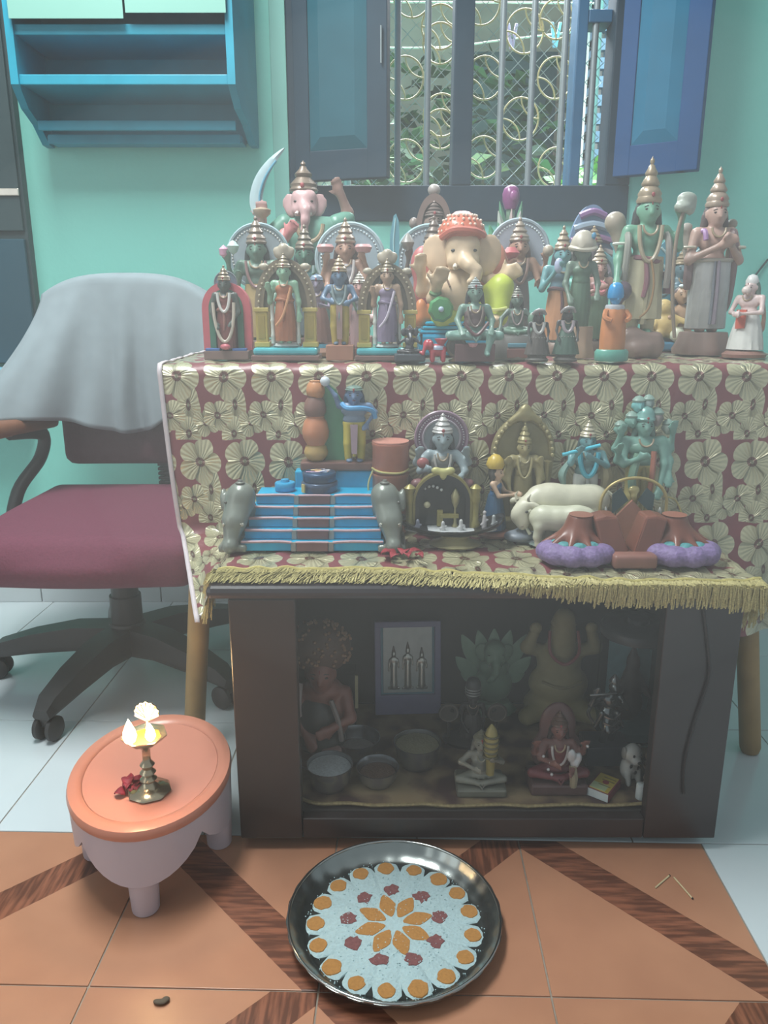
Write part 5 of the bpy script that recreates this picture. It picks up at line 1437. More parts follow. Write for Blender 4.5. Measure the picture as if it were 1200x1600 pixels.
f = fig(545, 334, 1.69, 'haloed_lotus_goddess', 'fair goddess raising two pink lotuses before a pale blue round halo', vox=0.012)
block(f, 'base', 0.36, 0.26, 0.12, (150, 100, 92), bev=0.01)
halo(f, (0.01, 0.685), 0.255, 0.08, (160, 182, 194), (206, 224, 226), (166, 190, 198))
standing(f, (182, 138, 116), 0.12, 0.69, -0.02, 0, arms=[(-1, (-0.20, 0.0, 0.53), (-0.165, -0.07, 0.66)), (1, (0.17, 0.0, 0.53), (0.115, -0.07, 0.68)), (-1, (-0.16, -0.06, 0.47), (-0.09, -0.15, 0.50)), (1, (0.14, -0.06, 0.47), (0.11, -0.14, 0.36))], hr=0.076, lower=(184, 140, 140), chest=(178, 176, 184), crown_h=0.19, crown_col=(152, 132, 112), hair_col=(92, 70, 64), gar=(206, 198, 196), wide=1.1)
for s_, x_ in ((-1, -0.165), (1, 0.115)):
    f.mesh('lotus', latheVF([(0.0, 0.715), (0.045, 0.725), (0.06, 0.76), (0.045, 0.78), (0.0, 0.765)], 18, (x_, -0.075, 0), 1, 1, lambda t, i: 1+0.15*abs(math.sin(4*t))), (206, 150, 150))

f = fig(672, 331, 1.73, 'haloed_dark_deity', 'dark brown deity before a pale halo half hidden by the orange turban', vox=0.013)
block(f, 'base', 0.36, 0.26, 0.12, (110, 92, 88), bev=0.01)
halo(f, (0, 0.66), 0.255, 0.08, (158, 172, 184), (206, 220, 224), (150, 180, 188))
standing(f, (112, 96, 90), 0.12, 0.68, 0.02, 0, arms=[(-1, (-0.19, 0.0, 0.53), (-0.165, -0.06, 0.68)), (1, (0.19, 0.0, 0.53), (0.17, -0.06, 0.68))], hr=0.076, lower=(110, 86, 84), chest=(104, 92, 90), crown_h=0.20, crown_col=(118, 104, 96), hair_col=(76, 68, 66))
f.lathe('conch', [(0.0, 0.72), (0.035, 0.74), (0.05, 0.78), (0.02, 0.83), (0, 0.85)], (140, 136, 130), 12, (-0.175, -0.09, 0))

f = fig(808, 333, 1.715, 'haloed_brown_goddess', 'brown-skinned goddess with a red lotus before a lilac-grey beaded halo', vox=0.012)
block(f, 'base', 0.36, 0.26, 0.12, (112, 86, 84), bev=0.01)
halo(f, (0.01, 0.74), 0.225, 0.08, (158, 168, 184), (214, 226, 228), (160, 178, 190))
standing(f, (172, 130, 108), 0.12, 0.70, 0, 0, arms=[(-1, (-0.15, -0.05, 0.53), (-0.09, -0.15, 0.62)), (1, (0.20, 0.0, 0.56), (0.19, -0.06, 0.68)), (1, (0.16, -0.06, 0.48), (0.13, -0.14, 0.50))], hr=0.074, lower=(120, 116, 120), chest=(104, 100, 98), crown_h=0.18, crown_col=(156, 140, 124), hair_col=(96, 66, 62), gar=(160, 130, 120))
f.lathe('red_lotus', [(0, 0.66), (0.05, 0.68), (0.065, 0.71), (0.03, 0.75), (0, 0.75)], (196, 92, 96), 14, (-0.085, -0.16, 0))
f.mesh('ball', ballVF((0.20, -0.09, 0.73), 0.042, 12, 8), (176, 160, 140))

# -- large cream elephant-headed deity in an orange turban on a blue throne
f = fig(720, 331, 1.605, 'turban_elephant_deity', 'large cream elephant-headed deity in orange turban and lime cloth on a blue throne', vox=0.012)
CRM = (216, 186, 150)
def gx(px): return (px-720)/222.0
def gz(py): return (553-py)/222.0
th = block(f, 'throne', 0.62, 0.42, 0.15, (10, 150, 196), bev=0.02, rough=0.25)
for z in (0.155, 0.185, 0.215):
    f.mesh('throne_step', boxVF((0.0, 0.01, z+0.012), (0.305-0.018*(z-0.155)/0.03, 0.20, 0.013), None, 0.012), (8, 172, 216), smooth=False, rough=0.2)
f.org('cushion', [('e', (-0.27, 0.10, 0.64), (0.10, 0.06, 0.14)), ('e', (-0.24, 0.10, 0.46), (0.11, 0.06, 0.16))], (190, 96, 96), 0.04)
f.org('cushion', [('e', (0.26, 0.10, 0.64), (0.09, 0.06, 0.16)), ('e', (0.22, 0.10, 0.46), (0.10, 0.06, 0.16))], (206, 122, 96), 0.04)
f.org('body', [('e', (-0.06, -0.05, 0.44), (0.19, 0.17, 0.19)), ('e', (-0.03, 0.0, 0.58), (0.17, 0.12, 0.11))]
      + arm_prims((-0.19, 0.0, 0.58), (-0.29, -0.06, 0.45), (-0.30, -0.12, 0.58), 0.046)
      + arm_prims((-0.15, -0.08, 0.55), (-0.22, -0.18, 0.40), (-0.195, -0.24, 0.48), 0.044, hand=1.25)
      + arm_prims((0.15, 0.0, 0.58), (0.22, -0.08, 0.52), (0.28, -0.14, 0.55), 0.046, hand=1.2), CRM, 0.03, rough=0.35)
f.org('lime_cloth', [('c', (0.10, -0.05, 0.30), (0.27, -0.17, 0.48), 0.12, 0.085), ('c', (0.27, -0.17, 0.48), (0.25, -0.22, 0.27), 0.085, 0.07), ('c', (0.0, -0.05, 0.28), (-0.16, -0.16, 0.27), 0.11, 0.07), ('e', (0.0, -0.02, 0.27), (0.22, 0.15, 0.07))], (198, 214, 66), 0.03, rough=0.4)
f.tube('lime_hem', [(0.12, -0.26, 0.36), (0.20, -0.30, 0.32), (0.30, -0.28, 0.335)], [0.012, 0.014, 0.01], (222, 226, 128))
f.org('foot', [('c', (0.24, -0.23, 0.28), (0.22, -0.26, 0.235), 0.05, 0.042), ('e', (0.215, -0.295, 0.255), (0.046, 0.07, 0.03))], CRM, 0.02)
f.org('orange_cloth', [('c', (-0.20, -0.06, 0.30), (-0.31, -0.12, 0.25), 0.085, 0.05), ('e', (-0.30, -0.13, 0.31), (0.045, 0.04, 0.09))], (222, 132, 76), 0.03, rough=0.35)
ro = f.lathe('green_rosette', [(0.0, -0.03), (0.07, -0.03), (0.088, 0.0), (0.07, 0.03), (0, 0.035)], (66, 148, 86), 28, (0, 0, 0), wav=lambda t, i: 1+0.04*math.sin(8*t))
ro.rotation_euler = (PI/2, 0, 0); ro.location = (-0.165*f.H, -0.27*f.H, 0.325*f.H)
f.mesh('rosette_stud', ballVF((-0.165, -0.305, 0.325), (0.02, 0.012, 0.02), 10, 6), (176, 196, 224))
eh = elephant_head(f, (-0.005, -0.10, 0.70), 0.135, CRM, [(0.0, -0.5, 0.0), (0.10, -0.95, -0.40), (0.32, -1.2, -0.62), (0.62, -1.3, -0.85), (0.62, -1.35, -1.20), (0.25, -1.4, -1.40)], ear=0.98, ear_col=(210, 178, 144), tusk=(232, 222, 206))
f.mesh('turban', latheVF([(0.0, 0.80), (0.135, 0.80), (0.168, 0.835), (0.165, 0.88), (0.135, 0.93), (0.085, 0.97), (0.05, 0.995), (0, 1.0)], 40, (-0.01, -0.05, 0), 1, 0.95, lambda t, i: 1+0.045*math.sin(9*t+14*i)), (206, 104, 76), rough=0.3)
f.tube('turban_wrap', [(-0.16, -0.13, 0.815), (-0.08, -0.215, 0.86), (0.06, -0.215, 0.855), (0.14, -0.14, 0.83)], 0.024, (196, 92, 72))
rn = random.Random(3)
f.beads('turban_studs', [(-0.01+0.155*math.cos(a)*q, -0.05-0.15*abs(math.sin(a))*q, z) for z, q in ((0.86, 1.05), (0.90, 0.98), (0.935, 0.86), (0.965, 0.66)) for a in [PI+PI*(k+rn.random()*0.6)/9 for k in range(9)]], 0.011, (232, 206, 184))
f.tube('chest_cord', [(-0.16, -0.10, 0.60), (-0.13, -0.18, 0.55), (-0.10, -0.225, 0.48)], 0.007, (120, 90, 70))
f.tube('green_bangle', [(-0.235, -0.22, 0.44), (-0.205, -0.245, 0.425), (-0.17, -0.22, 0.44)], 0.018, (78, 124, 70))

# -- teal-faced deity, green-robed turbaned king, pink queen, dome canopy deity
f = fig(875, 347, 1.615, 'teal_faced_deity', 'teal-faced deity with pointed bronze crown and an orange skirt', vox=0.012)
f.lathe('base', [(0.15, 0), (0.16, 0.04), (0.13, 0.09), (0, 0.09)], (140, 110, 96), 22)
standing(f, (92, 150, 156), 0.09, 0.73, 0, 0, arms=[(-1, (-0.16, -0.05, 0.50), (-0.07, -0.15, 0.64)), (1, (0.15, -0.05, 0.50), (0.06, -0.15, 0.52))], hr=0.068, lower=(206, 140, 96), chest=(84, 116, 132), sash=(110, 70, 76), crown_h=0.19, crown_col=(160, 140, 116), hair_col=(50, 60, 72), wide=1.15)
f.mesh('turquoise_pot', latheVF([(0.0, 0.48), (0.05, 0.49), (0.062, 0.53), (0.05, 0.57), (0.03, 0.58), (0.036, 0.595), (0, 0.595)], 18, (0.055, -0.17, 0)), (88, 178, 160))
f.org('lilac_glove', [('e', (-0.06, -0.16, 0.67), (0.035, 0.03, 0.06))], (166, 176, 208), 0.01)
f.tube('green_shawl', [(0.12, -0.04, 0.58), (0.10, -0.11, 0.42), (0.08, -0.12, 0.30)], [0.03, 0.045, 0.03], (92, 142, 110))

f = fig(905, 357, 1.49, 'turbaned_king_doll', 'dark green robed king doll with a broad cream turban on a tree-trunk foot', vox=0.012)
f.lathe('trunk_foot', [(0.12, 0), (0.125, 0.03), (0.10, 0.12), (0.10, 0.25), (0, 0.25)], (168, 138, 116), 26, (0.02, 0, 0), wav=lambda t, i: 1+0.06*math.sin(8*t))
standing(f, (100, 122, 106), 0.22, 0.66, 0, 0, arms=[(-1, (-0.13, -0.03, 0.58), (-0.11, -0.10, 0.48)), (1, (0.13, -0.03, 0.58), (0.11, -0.10, 0.50))], hr=0.066, lower=(80, 112, 88), chest=(76, 108, 84), crown_h=0.0, hair_col=(60, 70, 62), hem=0.085)
f.mesh('turban', latheVF([(0.0, 0.83), (0.085, 0.83), (0.105, 0.855), (0.10, 0.89), (0.085, 0.93), (0.06, 0.965), (0.03, 0.985), (0, 0.99)], 30, (0, -0.005, 0), 1, 0.95, lambda t, i: 1+0.03*math.sin(5*t+18*i)), (180, 170, 152))
f.mesh('turban_brim', tubeVF([(0.10*math.cos(2*PI*k/26), -0.005+0.092*math.sin(2*PI*k/26), 0.845+0.012*math.cos(4*PI*k/26)) for k in range(26)], 0.018, 7, True), (196, 188, 170))
f.org('turban_jewel', [('e', (0.06, -0.085, 0.94), (0.02, 0.015, 0.03))], (64, 140, 180), 0.01)

f = fig(932, 377, 1.69, 'pink_queen_doll', 'queen doll with striped beige crown, pink bangles and a long green sari', vox=0.013)
f.lathe('base', [(0.16, 0), (0.17, 0.04), (0.14, 0.10), (0, 0.10)], (132, 110, 100), 20)
standing(f, (186, 140, 130), 0.10, 0.72, 0, 0, arms=[(-1, (-0.15, -0.05, 0.52), (-0.02, -0.16, 0.58)), (1, (0.17, -0.03, 0.50), (0.18, -0.08, 0.38))], hr=0.074, lower=(92, 124, 98), chest=(150, 98, 98), crown_h=0.18, crown_col=(176, 156, 132), hair_col=(80, 66, 62), wide=1.1, hem=0.12)
f.mesh('pink_bangle', tubeVF([(-0.02+0.045*math.cos(2*PI*k/16), -0.165+0.02*math.sin(2*PI*k/16), 0.585+0.045*math.sin(2*PI*k/16)) for k in range(16)], 0.02, 7, True), (214, 124, 134))
f.tube('veil', [(0.03, 0.03, 0.90), (0.13, 0.02, 0.80), (0.17, 0.01, 0.66), (0.16, 0.0, 0.45)], [0.02, 0.035, 0.04, 0.03], (84, 138, 146))

f = fig(921, 318, 1.85, 'domed_canopy_deity', 'deity under a purple and blue striped dome canopy below the shutter', vox=0.013)
block(f, 'base', 0.44, 0.28, 0.10, (110, 96, 104), bev=0.01)
dm = f.mesh('canopy', prismVF([(-0.15, 0.1)]+arcpts(0, 0.64, 0.165, 0.36, PI, 0, 24)+[(0.15, 0.1)], 0.05, 0.10), (108, 136, 172), smooth=False)
for k in range(4):
    z0_ = 0.95-0.085*k; w_ = 0.155*math.sqrt(max(0.02, 1-((z0_-0.66)/0.36)**2))
    f.tube('canopy_band', [(-w_, 0.045, z0_-0.03), (0, 0.035, z0_), (w_, 0.045, z0_-0.03)], 0.026, [(136, 92, 148), (150, 170, 190), (140, 98, 140), (170, 160, 160)][k], parent=dm)
standing(f, (130, 120, 130), 0.10, 0.66, 0, -0.02, arms=[(-1, (-0.15, -0.05, 0.48), (-0.10, -0.14, 0.5)), (1, (0.15, -0.05, 0.48), (0.10, -0.14, 0.5))], hr=0.062, lower=(110, 116, 140), chest=(100, 110, 140), crown_h=0.12, hair_col=(58, 58, 66))
f.tube('wing', [(0.14, 0.03, 0.74), (0.24, 0.02, 0.62), (0.25, 0.0, 0.42)], [0.02, 0.05, 0.02], (78, 138, 150), flat=0.4)

# ================================================================== ON THE CABINET TOP
def cfig(px, top, Y, name, label, cat='figurine', rz=0.0, vox=0.014, zb=None):
    return fig(px, top, Y, name, label, cat, rz, vox, ZCC if zb is None else zb)

# -- blue stair model between two elephants
st = thing('stair_model', 'blue stepped stair model with a brown centre strip between two grey elephants', 'model', (-0.118, 1.2095, ZCC))
M_SB = paint((8, 164, 206), 0.3, var=0.14, scale=40); M_SBR = paint((122, 84, 84), 0.5); M_SLIP = paint((176, 140, 148), 0.5); M_SGR = paint((138, 138, 136), 0.5)
n = 5; hs = 0.0160; ds = 0.0155
for i in range(n):
    w = 0.118-0.0045*i
    z0, z1 = i*hs, (i+1)*hs
    y0 = i*ds; y1 = 0.123
    V, F = boxVF((0, (y0+y1)/2, (z0+z1)/2), (w, (y1-y0)/2, hs/2-0.0002), bev=0.0015)
    stp = mesh_obj('stair_step', V, F, M_SB, st, smooth=False)
    mesh_obj('lip', *tubeVF(smoothpts([(-w*0.99, y0-0.001, z1), (-w*0.5, y0-0.0015, z1+0.001*(-1)**i), (-0.034, y0-0.001, z1-0.0006)], 4), 0.0027, 6), M_SLIP, stp)
    mesh_obj('lip', *tubeVF(smoothpts([(0.034, y0-0.001, z1-0.0006), (w*0.55, y0-0.0015, z1+0.001*(-1)**i), (w*0.99, y0-0.001, z1)], 4), 0.0027, 6), M_SLIP, stp)
    mesh_obj('carpet_riser', *boxVF((0, y0-0.0015, (z0+z1)/2), (0.026, 0.002, hs/2-0.0005), bev=0.001), M_SBR, stp, smooth=False)
    mesh_obj('carpet_lip', *tubeVF([(-0.027, y0-0.003, z1), (0, y0-0.0035, z1+0.0005), (0.027, y0-0.003, z1)], 0.002, 6), M_SLIP, stp)
    for s_ in (-1, 1): mesh_obj('carpet_edge', *boxVF((s_*0.031, y0-0.001, (z0+z1)/2), (0.0042, 0.0016, hs/2), bev=0.001), M_SGR, stp, smooth=False)
mesh_obj('rear_tier', *boxVF((0.035, 0.1385, 0.0545), (0.075, 0.0145, 0.0545), bev=0.003), M_SB, st, smooth=False)
for s_ in (-1, 1):
    ex = s_*0.128
    sl = s_*0.006
    P_ = [('e', (ex-sl*1.5, 0.030, 0.088), (0.023, 0.024, 0.022)), ('c', (ex-sl, 0.028, 0.075), (ex, 0.010, 0.05), 0.024, 0.020), ('c', (ex, 0.010, 0.05), (ex+sl, -0.006, 0.014), 0.019, 0.011), ('e', (ex+sl, -0.012, 0.012), (0.012, 0.011, 0.012)),
          ('c', (ex-sl, 0.05, 0.06), (ex, 0.06, 0.014), 0.024, 0.022), ('e', (ex-0.021, 0.036, 0.078), (0.006, 0.014, 0.02)), ('e', (ex+0.021, 0.036, 0.078), (0.006, 0.014, 0.02)), ('b', (ex+sl*0.5, 0.035, 0.006), (0.020, 0.04, 0.003), 0.003)]
    V, F = blend(P_, 0.0028, 0.006)
    el = mesh_obj('elephant', V, F, paint((128, 134, 126), 0.32, 0.25), st)
    mesh_obj('head_button', *latheVF([(0.0075, 0), (0.008, 0.002), (0.004, 0.004), (0.004, 0.006), (0, 0.007)], 14, (ex-sl*1.5, 0.026, 0.1085)), paint((110, 112, 106), 0.4, 0.3), el)
    for q in (-1, 1):
        mesh_obj('tusk', *tubeVF([(ex+q*0.013, 0.008, 0.052), (ex+q*0.015, -0.006, 0.046), (ex+q*0.014, -0.012, 0.050)], [0.0032, 0.0026, 0.001], 6), paint((190, 188, 176), 0.4), el)
        mesh_obj('eye', *ballVF((ex+q*0.014, 0.012, 0.080), 0.0026, 8, 6), paint((90, 92, 88), 0.4), el)

PZ = ZCC+n*hs     # stair platform
# -- round tins
for k, (r_, h_, c1, lab) in enumerate([(0.0310, 0.017, (66, 84, 110), 'wider dull blue tin under the printed one on the stairs'), (0.0285, 0.016, (38, 72, 106), 'dark blue round tin with a colourful printed lid on the stair model')]):
    t = thing('round_tin', lab, 'tin', (-0.112, 1.304, PZ+0.0005+[0, 0.0176][k]))
    mesh_obj('body', *latheVF([(r_*0.97, 0), (r_, 0.0015), (r_, h_*0.6), (r_*1.02, h_*0.62), (r_*1.02, h_-0.0015), (r_*0.97, h_), (0, h_)], 36), paint(c1, 0.3, 0.3), t)
    if k == 1:
        rn = random.Random(8)
        for j in range(13):
            a = rn.uniform(0, 2*PI); q = rn.uniform(0, r_*0.62); L_ = rn.uniform(0.006, 0.012)
            mesh_obj('printed_patch', *boxVF((q*math.cos(a), q*math.sin(a), h_+0.0003+0.00004*j), (L_, 0.0026, 0.0003), rot=(0, 0, rn.uniform(-0.5, 0.9))), paint([(206, 206, 214), (200, 150, 120), (150, 170, 190), (70, 80, 120), (196, 160, 190), (214, 196, 150)][j % 6], 0.4), t, smooth=False)
    else:
        mesh_obj('side_picture', *boxVF((-0.026, -0.0235, 0.009), (0.004, 0.0012, 0.007), rot=(0, 0, R(-48))), paint((196, 176, 110), 0.5), t, smooth=False)
o = mesh_obj('cyan_lid', *latheVF([(0.016, 0), (0.018, 0.002), (0.018, 0.013), (0.0165, 0.015), (0.008, 0.0155), (0.007, 0.020), (0, 0.021)], 20), paint((36, 150, 196), 0.3), None, loc=(-0.172, 1.305, PZ+0.0005))
tag(o, 'small cyan lidded pot at the back corner of the stairs', 'pot')

# -- blue boy reaching for stacked butter pots
f = cfig(530, 592, 1.346, 'butter_pot_boy', 'blue boy in yellow trousers reaching up to a stack of clay pots', vox=0.014, zb=ZCC+0.1095)
block(f, 'base', 0.86, 0.22, 0.10, (120, 82, 74), bev=0.02)
pz = [((-0.26), 0.10, 0.135, (186, 150, 84), 0.20), (-0.26, 0.26, 0.15, (196, 122, 84), 0.34), (-0.26, 0.555, 0.125, (128, 90, 80), 0.26), (-0.25, 0.78, 0.105, (200, 132, 84), 0.2)]
for (x_, z_, r_, c_, h_) in pz:
    f.lathe('clay_pot', [(0, z_), (r_*0.6, z_+0.005), (r_*0.95, z_+h_*0.3), (r_, z_+h_*0.5), (r_*0.85, z_+h_*0.8), (r_*0.62, z_+h_*0.95), (r_*0.66, z_+h_), (0, z_+h_)], c_, 26, (x_, 0.0, 0))
f.mesh('green_backdrop', prismVF([(-0.16, 0.10), (0.06, 0.10), (0.10, 0.30), (0.13, 0.55), (0.06, 0.72), (-0.04, 0.88), (-0.12, 0.95), (-0.16, 0.9)], 0.03, 0.08), (66, 140, 100), smooth=False)
standing(f, (96, 124, 162), 0.10, 0.80, 0.17, -0.03, arms=[(-1, (-0.03, -0.06, 0.82), (-0.12, -0.06, 0.94)), (1, (0.40, -0.03, 0.64), (0.31, -0.08, 0.52))], hr=0.095, lower=(198, 180, 66), split=True, crown_h=0.06, crown_col=(110, 140, 130), crown_kind='dome', hair_col=(44, 66, 92), chest=(110, 134, 160), wide=1.45, jewel=None)
f.org('hand_butter', [('e', (-0.14, -0.07, 0.98), (0.055, 0.05, 0.055))], (196, 206, 214), 0.01)
f.tube('blue_shawl', [(0.04, -0.08, 0.74), (0.10, -0.14, 0.70), (0.26, -0.14, 0.70), (0.37, -0.08, 0.66), (0.40, -0.06, 0.58)], 0.028, (72, 150, 206))
f.mesh('waist_cloth', prismVF([(0.13, 0.52), (0.21, 0.52), (0.20, 0.2), (0.14, 0.2)], -0.15, -0.13), (164, 136, 150), smooth=False)

# -- stacked terracotta drums
f = cfig(610, 690, 1.330, 'clay_drum_stack', 'stack of terracotta drum pots tied with yellow thread behind the elephant', 'pot')
for i in range(3):
    z_ = i*0.333
    f.lathe('drum', [(0.0, z_+0.002), (0.185, z_+0.004), (0.20, z_+0.03), (0.195, z_+0.28), (0.205, z_+0.30), (0.205, z_+0.325), (0.19, z_+0.331), (0.0, z_+0.331)], [(170, 104, 84), (176, 108, 86), (186, 110, 90)][i], 30)
f.mesh('lid_disc', latheVF([(0.20, 0.9995), (0.20, 1.012), (0, 1.012)], 30), (206, 134, 118))
f.tube('yellow_thread', [(-0.2, -0.05, 0.72), (-0.1, -0.185, 0.70), (0.1, -0.185, 0.69), (0.2, -0.05, 0.71)], 0.012, (190, 180, 110))
f.tube('thread_end', [(-0.19, -0.08, 0.70), (-0.24, -0.12, 0.55), (-0.22, -0.14, 0.36)], 0.010, (190, 184, 120))

# -- silver goddess with a purple halo
f = cfig(690, 640, 1.325, 'silver_goddess', 'silver seated goddess before a mauve halo behind the black arch shrine', vox=0.013)
f.mesh('pedestal', latheVF([(0.20, 0), (0.22, 0.04), (0.15, 0.10), (0.15, 0.30), (0.22, 0.38), (0, 0.38)], 26, sy=0.8), (128, 104, 108))
halo(f, (0, 0.76), 0.21, 0.10, (128, 96, 118), (176, 170, 176), (148, 118, 138))
halo(f, (0, 0.76), 0.15, 0.085, (120, 130, 136), (176, 170, 176), (160, 150, 160), name='inner_halo', bead=False)
seated(f, (142, 160, 166), 0.38, 0.46, arms=[(-1, (-0.21, -0.02, 0.58), (-0.19, -0.08, 0.66)), (1, (0.21, -0.02, 0.58), (0.19, -0.08, 0.66)), (-1, (-0.18, -0.06, 0.52), (-0.13, -0.16, 0.55)), (1, (0.18, -0.06, 0.52), (0.14, -0.16, 0.50))], hr=0.082, lower=(140, 90, 92), upper=(130, 130, 124), crown_h=0.16, crown_col=(186, 186, 184), hair_col=(70, 72, 78), gar=(196, 192, 184))
f.mesh('red_flower', ballVF((-0.16, -0.14, 0.60), (0.05, 0.03, 0.045), 10, 6), (160, 84, 84))

# -- black boat tray with an arched glass niche
t = thing('arched_niche_tray', 'black boat-shaped tray with a gold-columned dark arched niche and tiny figures', 'shrine', onY(705, 835, 1.250)*1.0)
t.location = (onY(704, 830, 1.250).x, 1.250, ZCC)
M_BK = paint((34, 34, 36), 0.2, var=0.05); M_GO = paint((150, 140, 84), 0.35, 0.4); M_GOL = paint((176, 168, 128), 0.35, 0.4)
mesh_obj('foot', *latheVF([(0.040, 0), (0.044, 0.003), (0.030, 0.008), (0.020, 0.013), (0.030, 0.0195)], 28, (0.008, -0.005, 0), 1.0, 0.75, lambda a, i: 1+0.05*abs(math.sin(a*6))), M_GOL, t)
V, F = [], []
for i in range(31):
    u = i/30*2-1; x = u*0.090
    hw = 0.034*math.sqrt(max(0.0, 1-u**4))+0.004; z = 0.020+0.022*abs(u)**2.6
    V += [(x, -hw, z+0.010), (x, -hw*0.6, z), (x, hw*0.6, z), (x, hw, z+0.010), (x, hw*0.86, z+0.0105), (x, hw*0.5, z+0.005), (x, -hw*0.5, z+0.005), (x, -hw*0.86, z+0.0105)]
for i in range(30):
    for q in range(8): F.append([8*i+q, 8*i+(q+1) % 8, 8*i+8+(q+1) % 8, 8*i+8+q])
F += [list(range(8))[::-1], [240+q for q in range(8)]]
tr = mesh_obj('tray', V, F, M_BK, t)
mesh_obj('tray_lining', *prismVF([(0.078*math.cos(2*PI*k/28), 0.026*math.sin(2*PI*k/28)) for k in range(28)], 0.0255, 0.0275, 'z'), paint((196, 200, 202), 0.4), tr, smooth=False)
aw, ah, az = 0.0455, 0.052, 0.072
def archstrip(w0, w1, h0, h1, y0, y1, zb_):
    V, F = [], []
    for i in range(21):
        a = PI-PI*i/20
        V += [(w1*math.cos(a), y0, az+h1*math.sin(a)), (w0*math.cos(a), y0, az+h0*math.sin(a)), (w0*math.cos(a), y1, az+h0*math.sin(a)), (w1*math.cos(a), y1, az+h1*math.sin(a))]
    V = [(V[q][0], V[q][1], zb_) for q in range(4)]+V+[(V[80+q][0], V[80+q][1], zb_) for q in range(4)]
    for i in range(22):
        for q in range(4): F.append([4*i+q, 4*i+(q+1) % 4, 4*i+4+(q+1) % 4, 4*i+4+q])
    F += [[0, 1, 2, 3], [91, 90, 89, 88]]
    return V, F
AX = -0.014
def sh_(VF): return [(x+AX, y, z) for x, y, z in VF[0]], VF[1]
mesh_obj('arch_frame', *sh_(archstrip(0.0395, 0.046, 0.040, 0.047, 0.002, 0.022, 0.028)), M_BK, t)
mesh_obj('arch_trim', *sh_(archstrip(0.046, 0.050, 0.047, 0.051, 0.004, 0.018, 0.028)), M_GO, t)
mesh_obj('niche_back', *sh_(prismVF([(-0.0395, 0.028)]+arcpts(0, az, 0.0395, 0.040, PI, 0, 18)+[(0.0395, 0.028)], 0.018, 0.021)), paint((30, 34, 34), 0.15), t, smooth=False)
for s_ in (-1, 1):
    mesh_obj('gold_column', *latheVF([(0.009, 0.028), (0.0095, 0.034), (0.006, 0.04), (0.0065, 0.07), (0.009, 0.078), (0.007, 0.088), (0.010, 0.096), (0.004, 0.101), (0, 0.103)], 12, (AX+s_*0.0555, 0.008, 0)), M_GO, t)
mesh_obj('crest', *blend([('e', (AX, 0.006, 0.124), (0.018, 0.006, 0.006)), ('e', (AX-0.012, 0.006, 0.126), (0.008, 0.005, 0.006)), ('e', (AX+0.012, 0.006, 0.126), (0.008, 0.005, 0.006)), ('e', (AX, 0.005, 0.118), (0.007, 0.005, 0.008))], 0.0016, 0.003), paint((186, 182, 120), 0.4, 0.2), t)
for k in range(5):
    mesh_obj('white_bell', *ballVF((AX-0.030+0.007*k, 0.010, 0.094+0.0045*math.sin(k*0.9)), 0.0026, 8, 6), paint((206, 208, 204), 0.3), t)
mesh_obj('niche_lamp', *latheVF([(0.006, 0.028), (0.003, 0.034), (0.002, 0.06), (0.006, 0.070), (0.008, 0.082), (0.003, 0.092), (0, 0.095)], 12, (AX+0.022, 0.010, 0)), paint((170, 162, 120), 0.3, 0.5), t)
mesh_obj('niche_table', *boxVF((AX+0.012, 0.010, 0.047), (0.016, 0.005, 0.0035), bev=0.001), M_GO, t, smooth=False)
mesh_obj('niche_stand', *boxVF((AX-0.004, 0.010, 0.043), (0.005, 0.004, 0.014), bev=0.001), M_GO, t, smooth=False)
mesh_obj('niche_flower', *ballVF((AX-0.026, 0.010, 0.066), (0.006, 0.004, 0.006), 8, 6), paint((190, 184, 150), 0.4), t)
def mini(x, y, h, c_, r_=0.0045):
    V, F = blend([('c', (x, y, 0.0285), (x, y, 0.0285+h*0.62), r_, r_*0.7), ('e', (x, y, 0.0285+h*0.82), (r_*0.7, r_*0.7, r_*0.8)), ('c', (x-r_*1.2, y-0.001, 0.0285+h*0.2), (x+r_*1.2, y-0.001, 0.0285+h*0.45), r_*0.4, r_*0.4)], 0.0012, 0.002)
    o = mesh_obj('mini_figure', V, F, paint(c_, 0.35, 0.2), None, loc=t.location)
    return o
for (x, y, h, c_, lab) in [(-0.056, -0.006, 0.016, (120, 124, 140), 'tiny grey figure at the chair end of the boat tray'), (-0.014, -0.012, 0.014, (190, 190, 188), 'tiny silver reclining figure in the middle of the boat tray'), (0.016, -0.012, 0.018, (206, 206, 204), 'tiny bright silver upright figure in the boat tray'), (0.056, -0.004, 0.034, (196, 190, 190), 'taller silver figure near the blue lady in the boat tray'), (0.072, -0.002, 0.024, (176, 180, 180), 'spiky silver figure at the tip of the boat tray')]:
    tag(mini(x, y, h, c_), lab, 'figurine', 'tiny figures in the boat tray')

# -- blue lady with a yellow turban, seen side-on
f = cfig(773, 709, 1.305, 'blue_lady_doll', 'blue-robed doll with yellow turban and joined hands turned to the gold idol', vox=0.015, rz=R(68))
f.lathe('base', [(0.20, 0), (0.21, 0.03), (0.17, 0.06), (0, 0.06)], (150, 90, 70), 20)
standing(f, (206, 170, 140), 0.06, 0.78, arms=[(-1, (-0.14, -0.08, 0.52), (-0.02, -0.25, 0.53)), (1, (0.14, -0.08, 0.52), (0.02, -0.25, 0.53))], hr=0.085, lower=(36, 84, 122), chest=(34, 92, 140), crown_h=0.0, hair_col=(60, 56, 50), wide=1.2, hem=0.14, jewel=None)
f.mesh('turban', latheVF([(0, 0.83), (0.095, 0.83), (0.11, 0.87), (0.09, 0.94), (0.045, 0.985), (0, 1.0)], 24, (0, 0.01, 0), 1, 1, lambda t, i: 1+0.04*math.sin(4*t+14*i)), (206, 172, 60), rough=0.35)

